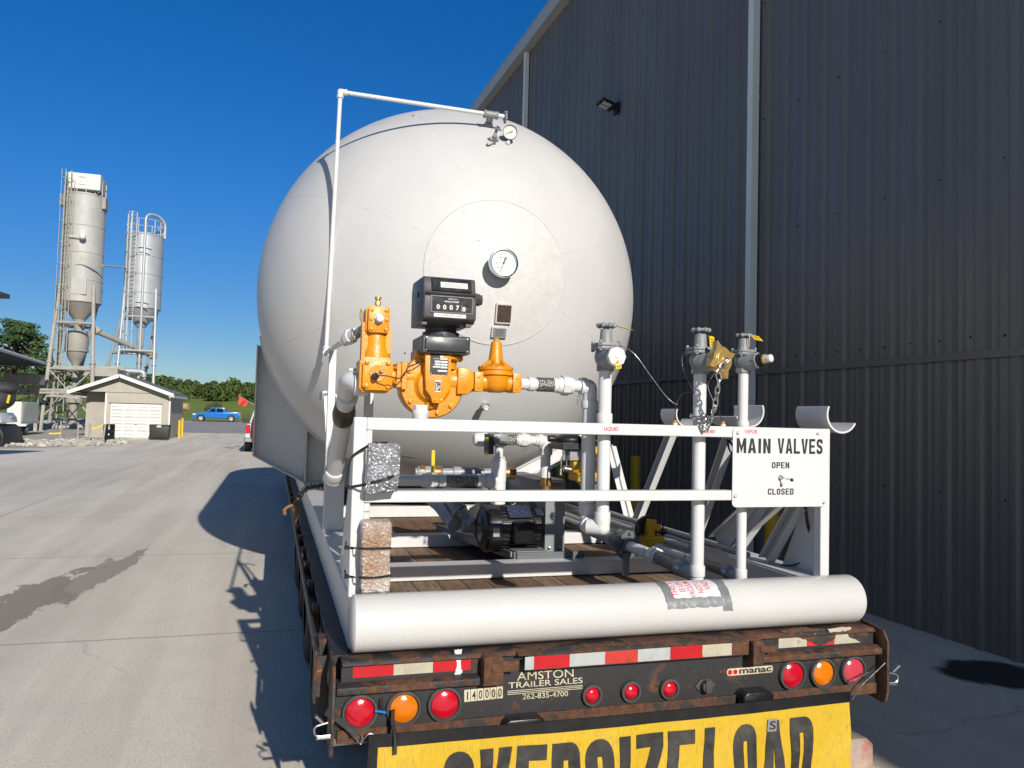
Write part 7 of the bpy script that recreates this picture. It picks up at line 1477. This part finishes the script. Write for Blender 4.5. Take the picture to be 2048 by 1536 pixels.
# blue pickup seen from its left side, driving left
Yt = 101.; pxm = Yt/FPX
bp = T('pickup_truck', 'bright blue crew cab pickup parked side-on at the edge of the grass field', 'pickup truck', (aY(435, 842, Yt).x, Yt, gz(0, Yt)))
xa_, xb2 = aY(386, 840, Yt).x, aY(481, 840, Yt).x; L_ = xb2-xa_; zg = gz(0, Yt); s_ = L_/5.9
def body(pts, y0, y1, m, nm, par, ins=0., bev=.03):
    mb = MB(); mb.prism([(xa_+a*s_, zg+b*s_) for a, b in pts], (0, y0+ins, 0), X_, Z_, Y_, y1-y0-2*ins); return O(mb, nm, m, par, bevel=bev)
hw = .98*s_
def arch(cx, r=.46, n=8): return [(cx+r*math.cos(math.pi-math.pi*k/n), .48+r*math.sin(math.pi*k/n)) for k in range(n+1)]
low = [(0.02, .55), (.25, .48)]+arch(1.02)+[(1.6, .48), (4.2, .48)]+arch(4.75)+[(5.35, .55), (5.85, .60), (5.9, .85), (5.88, 1.28), (4.05, 1.30), (4.0, 1.22), (1.75, 1.22), (1.55, 1.20), (.5, 1.12), (.08, 1.02), (0, .8)]
body(low, Yt-hw, Yt+hw, 'truck_blue', 'body', bp)
cab = [(1.55, 1.19), (2.25, 1.80), (2.45, 1.86), (3.75, 1.88), (3.95, 1.80), (4.02, 1.21)]; body(cab, Yt-hw, Yt+hw, 'truck_blue', 'cab', bp, .10*s_)
for w4 in ([(1.86, 1.26), (2.28, 1.72), (2.78, 1.74), (2.78, 1.26)], [(2.92, 1.26), (2.92, 1.74), (3.66, 1.74), (3.78, 1.26)]):
    mb = MB(); mb.prism([(xa_+a*s_, zg+b*s_) for a, b in w4], (0, Yt-hw+.085*s_, 0), X_, Z_, Y_, .01); O(mb, 'window', 'glass_dark', bp)
mb = MB(); mb.prism([(xa_+a*s_, zg+b*s_) for a, b in [(-.02, .42), (.5, .40), (.5, .58), (0, .75)]], (0, Yt-hw*.98, 0), X_, Z_, Y_, 2*hw*.98); O(mb, 'front_bumper', 'dark_steel', bp)
mb = MB(); mb.box(xa_+5.80*s_, xa_+5.98*s_, Yt-hw*.95, Yt+hw*.95, zg+.52*s_, zg+.70*s_); mb.box(xa_+5.70*s_, xa_+5.905*s_, Yt-hw*1.005, Yt-hw*.9, zg+.85*s_, zg+1.2*s_); O(mb, 'rear_bumper', 'chrome', bp)
mb = MB(); mb.box(xa_+.02*s_, xa_+.35*s_, Yt-hw*1.005, Yt-hw*.8, zg+.86*s_, zg+1.02*s_); O(mb, 'headlight', 'ink_white', bp)
mb = MB(); mb.box(xa_+1.6*s_, xa_+4.2*s_, Yt-hw*1.0, Yt+hw, zg+.38*s_, zg+.46*s_); mb.box(xa_+2.84*s_, xa_+2.86*s_, Yt-hw*1.003, Yt-hw*.99, zg+.5*s_, zg+1.2*s_); mb.box(xa_+4.02*s_, xa_+4.04*s_, Yt-hw*1.003, Yt-hw*.99, zg+.5*s_, zg+1.28*s_); O(mb, 'sill', 'dark_steel', bp)
mb = MB(); mb.obox((xa_+1.95*s_, Yt-hw*1.08, zg+1.32*s_), X_*.06, Y_*.12, Z_*.09); O(mb, 'side_mirror', 'truck_blue', bp)
for cx in (1.02, 4.75):
    wheelv(bp, xa_+cx*s_, Yt-hw+.02, zg+.41*s_, .41*s_, .28, 1, 'ink_white', Y_); wheelv(bp, xa_+cx*s_, Yt+hw-.02, zg+.41*s_, .41*s_, .28, -1, 'ink_white', Y_)
# white pickup ahead of the tank, only its left rear corner in view
Yw = 34.6; xl_ = aY(489.5, 880, Yw).x; wp = T('pickup_truck', 'white pickup with red tail light and dark red load parked beyond the tank', 'pickup truck', (xl_+.98, Yw+2.8, 0))
mb = MB(); mb.prism([(0, .55), (.0, .95), (.05, 1.22), (1.91, 1.22), (1.96, .95), (1.96, .55), (1.8, .45), (.16, .45)], (xl_, Yw, 0), X_, Z_, Y_, 5.5); O(mb, 'body', 'truck_white', wp, bevel=.05)
mb = MB(); mb.prism([(.10, 1.22), (.28, 1.84), (1.68, 1.84), (1.86, 1.22)], (xl_, Yw+1.9, 0), X_, Z_, Y_, 1.9); O(mb, 'cab', 'truck_white', wp, bevel=.05)
mb = MB(); mb.prism([(.28, 1.28), (.40, 1.76), (1.56, 1.76), (1.68, 1.28)], (xl_, Yw+1.885, 0), X_, Z_, Y_, .01); O(mb, 'rear_window', 'glass_dark', wp)
mb = MB(); mb.prism([(.30, .42), (.22, .8), (.26, 1.35), (.42, 1.9), (.75, 2.25), (1.25, 2.25), (1.6, 1.8), (1.72, .9), (1.65, .42)], (xl_, Yw-.28, 0), X_, Z_, Y_, 1.9); O(mb, 'covered_load', 'maroon', wp, bevel=.08)
mb = MB(); mb.box(xl_+.02, xl_+.20, Yw-.05, Yw+.12, .82, 1.18); O(mb, 'tail_light', 'lens_red', wp, bevel=.02)
mb = MB(); mb.box(xl_+.0, xl_+1.9, Yw-.16, Yw-.02, .46, .64); O(mb, 'rear_bumper', 'chrome', wp, bevel=.03)
mb = MB(); mb.obox((xl_-.12, Yw+3.6, 1.32), X_*.13, Y_*.06, Z_*.11); mb.bar((xl_-.05, Yw+3.6, 1.26), (xl_+.1, Yw+3.6, 1.2), .04, .04); O(mb, 'side_mirror', 'soot_black', wp, bevel=.02)
for y in (Yw+1.15, Yw+4.6): wheelv(wp, xl_-.03, y, .39, .39, .26, 1, 'steel'); wheelv(wp, xl_+1.99, y, .39, .39, .26, -1, 'steel')
mb = MB(); a, b = aY(510, 811, Yw-.05), aY(494, 802, Yw-.2); fg = T('red_flag', 'red warning flag on a slanting stick at the white pickup', 'flag', a); mb.cyl(a, aY(477, 791, Yw-.35), .016, seg=8); O(mb, 'stick', 'dust_beam', fg)
mb = MB(); n = 12; vs = []
A_, B_, C_, D_ = aY(478, 791, Yw-.35), aY(496.5, 803, Yw-.2), aY(492, 813, Yw-.15), aY(476, 810, Yw-.3)
for j in range(n+1):
    for i in range(n+1):
        u_, v_ = i/n, j/n; p = A_.lerp(B_, u_).lerp(D_.lerp(C_, u_), v_); vs.append(p+Vector((0, .05*math.sin(u_*9+v_*3)*v_, .02*math.sin(u_*7)*v_)))
mb.add(vs, [(j*(n+1)+i, j*(n+1)+i+1, (j+1)*(n+1)+i+1, (j+1)*(n+1)+i) for j in range(n) for i in range(n)], 0, True); O(mb, 'cloth', 'flag_red', fg)
# white box trailer and dark vehicle at the left edge
Yb = 50.; wb = T('box_trailer', 'small white enclosed box trailer at the left behind the dark vehicle', 'box trailer', aY(30, 855, Yb))
q0, q1 = aY(12, 850, Yb), aY(41, 850, Yb); zt_b = aY(30, 803, Yb).z; zb_b = aY(30, 848, Yb).z
mb = MB(); mb.box(q0.x, q1.x, Yb, Yb+3.4, zb_b, zt_b); O(mb, 'box', 'truck_white', wb, bevel=.03)
mb = MB(); mb.box(q1.x+.001, q1.x+.02, Yb+.1, Yb+3.3, zb_b+.1, zt_b-.1); mb.box(q0.x+.3, q0.x+.34, Yb-.02, Yb, zb_b+.6, zb_b+.85); mb.box(q0.x, q1.x+.3, Yb-.05, Yb-.002, zb_b-.12, zb_b+.02); O(mb, 'door', 'truck_white', wb, bevel=.01)
wheelv(wb, q1.x-.1, Yb+1.6, .33, .33, .2, -1, 'steel'); wheelv(wb, q0.x-.02, Yb+1.6, .33, .33, .2, 1, 'steel')
Yd = 37.; dv = T('utility_vehicle', 'dark utility vehicle with a bulging black cover cut by the left edge', 'utility vehicle', aY(-10, 895, Yd)); e0, e1 = aY(-85, 880, Yd).x, aY(7, 880, Yd).x
mb = MB(); zA = lambda y: aY(10, y, Yd).z
mb.prism([(e0, zA(892)), (e1, zA(892)), (e1-.0, zA(868)), (e1-.12, zA(857)), (e1-.3, zA(850)), (e0, zA(850))], (0, Yd, 0), X_, Z_, Y_, 2.6); O(mb, 'body', 'soot_black', dv, bevel=.06)
mb = MB(); mb.prism([(e0, zA(848)), (e1-.15, zA(846)), (e1-.2, zA(835)), (e1-.35, zA(826)), (e0, zA(826))], (0, Yd+.1, 0), X_, Z_, Y_, 2.2); O(mb, 'white_panel', 'truck_white', dv, bevel=.03)
mb = MB(); mb.sph((e1-.65, Yd+1., zA(798)), .62, 18, 12, 0, (1.15, 1.2, .8)); mb.sph((e1-.55, Yd+1., zA(776)), .55, 18, 12, 0, (1.3, 1.2, .55)); O(mb, 'black_cover', 'canopy_dark', dv)
mb = MB(); mb.box(e0+.3, e1-.3, Yd-.01, Yd+.03, zA(838), zA(831)); O(mb, 'red_stripe', 'maroon', dv)
mb = MB(); mb.cyl(aY(15, 806, Yd-.1), aY(19, 790, Yd-.1), .05, seg=8); O(mb, 'yellow_handle', 'tag_yellow', dv)
wheelv(dv, e1-.45, Yd-.12, .38, .38, .3, 1, 'dust_beam', Y_); wheelv(dv, e0+.5, Yd-.12, .38, .38, .3, 1, 'dust_beam', Y_)
# canopies at the left
cn = T('canopy_roof', 'long low dark canopy roof with pale edge reaching to the silo', 'canopy', aY(40, 740, 52)); mb = MB(); a, b, c_, d_ = aY(-90, 676, 40), aY(84, 731, 60), aY(-90, 745, 60), aY(-90, 690, 38)
k0, k1 = aY(-60, 690, 42), aY(88, 733, 60); mb.add([k0, k1, k1+Vector((-9, 1, -.15)), k0+Vector((-9, 1, -.9)), k0+Z_*.14, k1+Z_*.14, k1+Vector((-9, 1, -.01)), k0+Vector((-9, 1, -.7))], [(0, 1, 2, 3), (7, 6, 5, 4), (0, 4, 5, 1), (1, 5, 6, 2), (2, 6, 7, 3), (3, 7, 4, 0)], 0, False); O(mb, 'roof_sheet', 'canopy_dark', cn)
mb = MB(); mb.bar(k0+Z_*.17, k1+Z_*.17, .16, .12); n = 40
for i in range(n): p = k0.lerp(k1, (i+.5)/n); mb.obox(p+Z_*.26, Vector((.06, 0, 0)), Vector((0, .12, 0)), Z_*.05)
O(mb, 'pale_edge', 'light_grey_trim', cn)
mb = MB()
for k in (.1, .5, .92): p = k0.lerp(k1, k)+Vector((-7.5, .8, -.3)); mb.cyl((p.x, p.y, 0), (p.x, p.y, p.z), .09, seg=10)
O(mb, 'post', 'dark_steel', cn)
c2 = T('canopy_roof', 'dark corner of a nearer flat canopy cut by the left edge', 'canopy', aY(-20, 600, 24)); k = aY(19.5, 598, 24); k2 = aY(-60, 560, 24); k3 = aY(-70, 660, 24); mb = MB()
mb.add([k, k+Vector((-3.2, -1.2, .9)), k+Vector((-3.4, -3.4, .6)), k+Vector((-.9, -2.2, -.30)), k+Z_*.12, k+Vector((-3.2, -1.2, 1.02)), k+Vector((-3.4, -3.4, .72)), k+Vector((-.9, -2.2, -.18))], [(0, 1, 2, 3), (7, 6, 5, 4), (0, 4, 5, 1), (1, 5, 6, 2), (2, 6, 7, 3), (3, 7, 4, 0)], 0, False); O(mb, 'roof_sheet', 'canopy_dark', c2)
mb = MB(); p = k+Vector((-2.6, -2., .7)); mb.cyl((p.x, p.y, 0), p, .09, seg=10); O(mb, 'post', 'dark_steel', c2)
# hay bales
for px, py, lab in ((353, 824, 'round straw bale partly hidden by the garage corner'), (370, 824, 'round straw bale in the field right of the garage')):
    Yh = 178.; p = aY(px, py, Yh); r = .74; mb = MB(); z0 = gz(p.x, Yh); mb.lathe((p.x-.75, Yh, z0+r*.96), Vector((1, -.35, 0)), [(0, r*.2), (.01, r*.95), (.1, r), (1.4, r), (1.5, r*.95), (1.51, .1)], 28); O(mb, 'hay_bale', 'hay', None, lab, 'hay bale', 'round bales in the field')

# ================================================================== vegetation
def leaves(mb, c, rx, ry, rz, n, size, rnd, flat=.0, shell=.55):
    for i in range(n):
        while True:
            d = Vector((rnd.uniform(-1, 1), rnd.uniform(-1, 1), rnd.uniform(-1, 1)))
            if .05 < d.length < 1: break
        k = d.length; d.normalize(); k = shell+(1-shell)*k; p = Vector((c[0]+d.x*rx*k, c[1]+d.y*ry*k, c[2]+d.z*rz*k))
        nrm = (d+Vector((rnd.uniform(-1, 1), rnd.uniform(-1, 1), rnd.uniform(-.4, 1.2)))*.8).normalized(); u = nrm.cross(Vector((rnd.uniform(-1, 1), rnd.uniform(-1, 1), rnd.uniform(-1, 1)))).normalized(); v = nrm.cross(u); s = size*rnd.uniform(.6, 1.3)
        mb.add([p-u*s-v*s*.5, p+u*s*.2-v*s*.6, p+u*s, p+u*s*.1+v*s*.6], [(0, 1, 2, 3)], 0, False)
rnd = random.Random(21); mb = MB(); mt = MB()
x = -150
while x < 60:
    for row in range(3):
        Yr = 262+row*18+rnd.uniform(-5, 5); xx = x+rnd.uniform(-2.5, 2.5); z = gz(xx, Yr); h = rnd.uniform(3.8, 6.4)+row*.5
        if rnd.random() < .12: continue
        if not (-55 < xx < 12) and row == 1: continue
        vis = -48 < xx < -2; r = rnd.uniform(2.2, 4.0)
        for k in range(rnd.randint(6, 8)):
            a = rnd.uniform(0, 6.28); rr = r*rnd.uniform(.2, .75); hz_ = z+h*rnd.uniform(.32, .86); leaves(mb, (xx+math.cos(a)*rr, Yr+math.sin(a)*rr, hz_), r*.55, r*.55, r*.5, 120 if vis else 34, .5 if vis else .75, rnd, 0, .5)
        leaves(mb, (xx, Yr, z+h*.2), r*1.0, r*.9, h*.22, 70 if vis else 24, .45 if vis else .8, rnd); mt.cyl((xx, Yr, z), (xx, Yr, z+h*.6), .25, .1, 6)
    x += rnd.uniform(3.0, 5.6)
wd_ = O(mb, 'distant_wood', 'leaf_wood', None, 'broad belt of dark green trees along the far side of the field', 'wood', None, 'stuff'); O(mt, 'trunks', 'bark', wd_)
# lone brown shrub in the field behind the blue pickup
def tree(name, lab, cat, c, trunk_h, tr_r, clumps, size, m, n):
    t = T(name, lab, cat, c); mb = MB(); c = Vector(c)
    mb.tube(spline([c, c+Vector((.05, 0, trunk_h*.5)), c+Vector((.0, .05, trunk_h))], 6), [tr_r*(1-.6*i/12) for i in range(13)], 8)
    for k in clumps: mb.tube([c+Z_*trunk_h*rnd.uniform(.35, .85), c+Vector(k[:3])], [tr_r*.3, tr_r*.08], 5)
    O(mb, 'trunk', 'bark', t); mb = MB()
    for k in clumps: leaves(mb, c+Vector(k[:3]), k[3], k[3], k[4], int(n*k[3]*k[3]), size, rnd, 0, .35)
    O(mb, 'crown', m, t); return t
Ys = 150.; p = aY(429, 812, Ys); tree('shrub', 'dark brownish shrub in the field above the blue pickup', 'shrub', (p.x, Ys, gz(p.x, Ys)), 1.4, .12, [(-.5, 0, 1.3, 1.0, .8), (.5, .2, 1.6, .9, .8), (1., 0, 1., .8, .7), (-1.1, .1, .9, .7, .6)], .16, 'leaf_shrub', 160)
# pine behind the canopy at the left edge
Yp = 84.; p = aY(22, 800, Yp); cl = []
for i in range(74):
    f = (i+.5)/74; ang = rnd.uniform(0, 6.28); zz2 = 1.0+f*8.4; rr = (4.9*(1-f)**.75+.7)*rnd.uniform(.45, 1.0); cl.append((math.cos(ang)*rr, math.sin(ang)*rr, zz2+rnd.uniform(-.3, .3)+.08*rr, rnd.uniform(.75, 1.25), rnd.uniform(.28, .46)))
tree('pine_tree', 'broad dark green pine tree behind the canopy at the left edge', 'tree', (p.x, Yp, gz(0, Yp)), 9.3, .32, cl, .15, 'leaf_pine', 150)
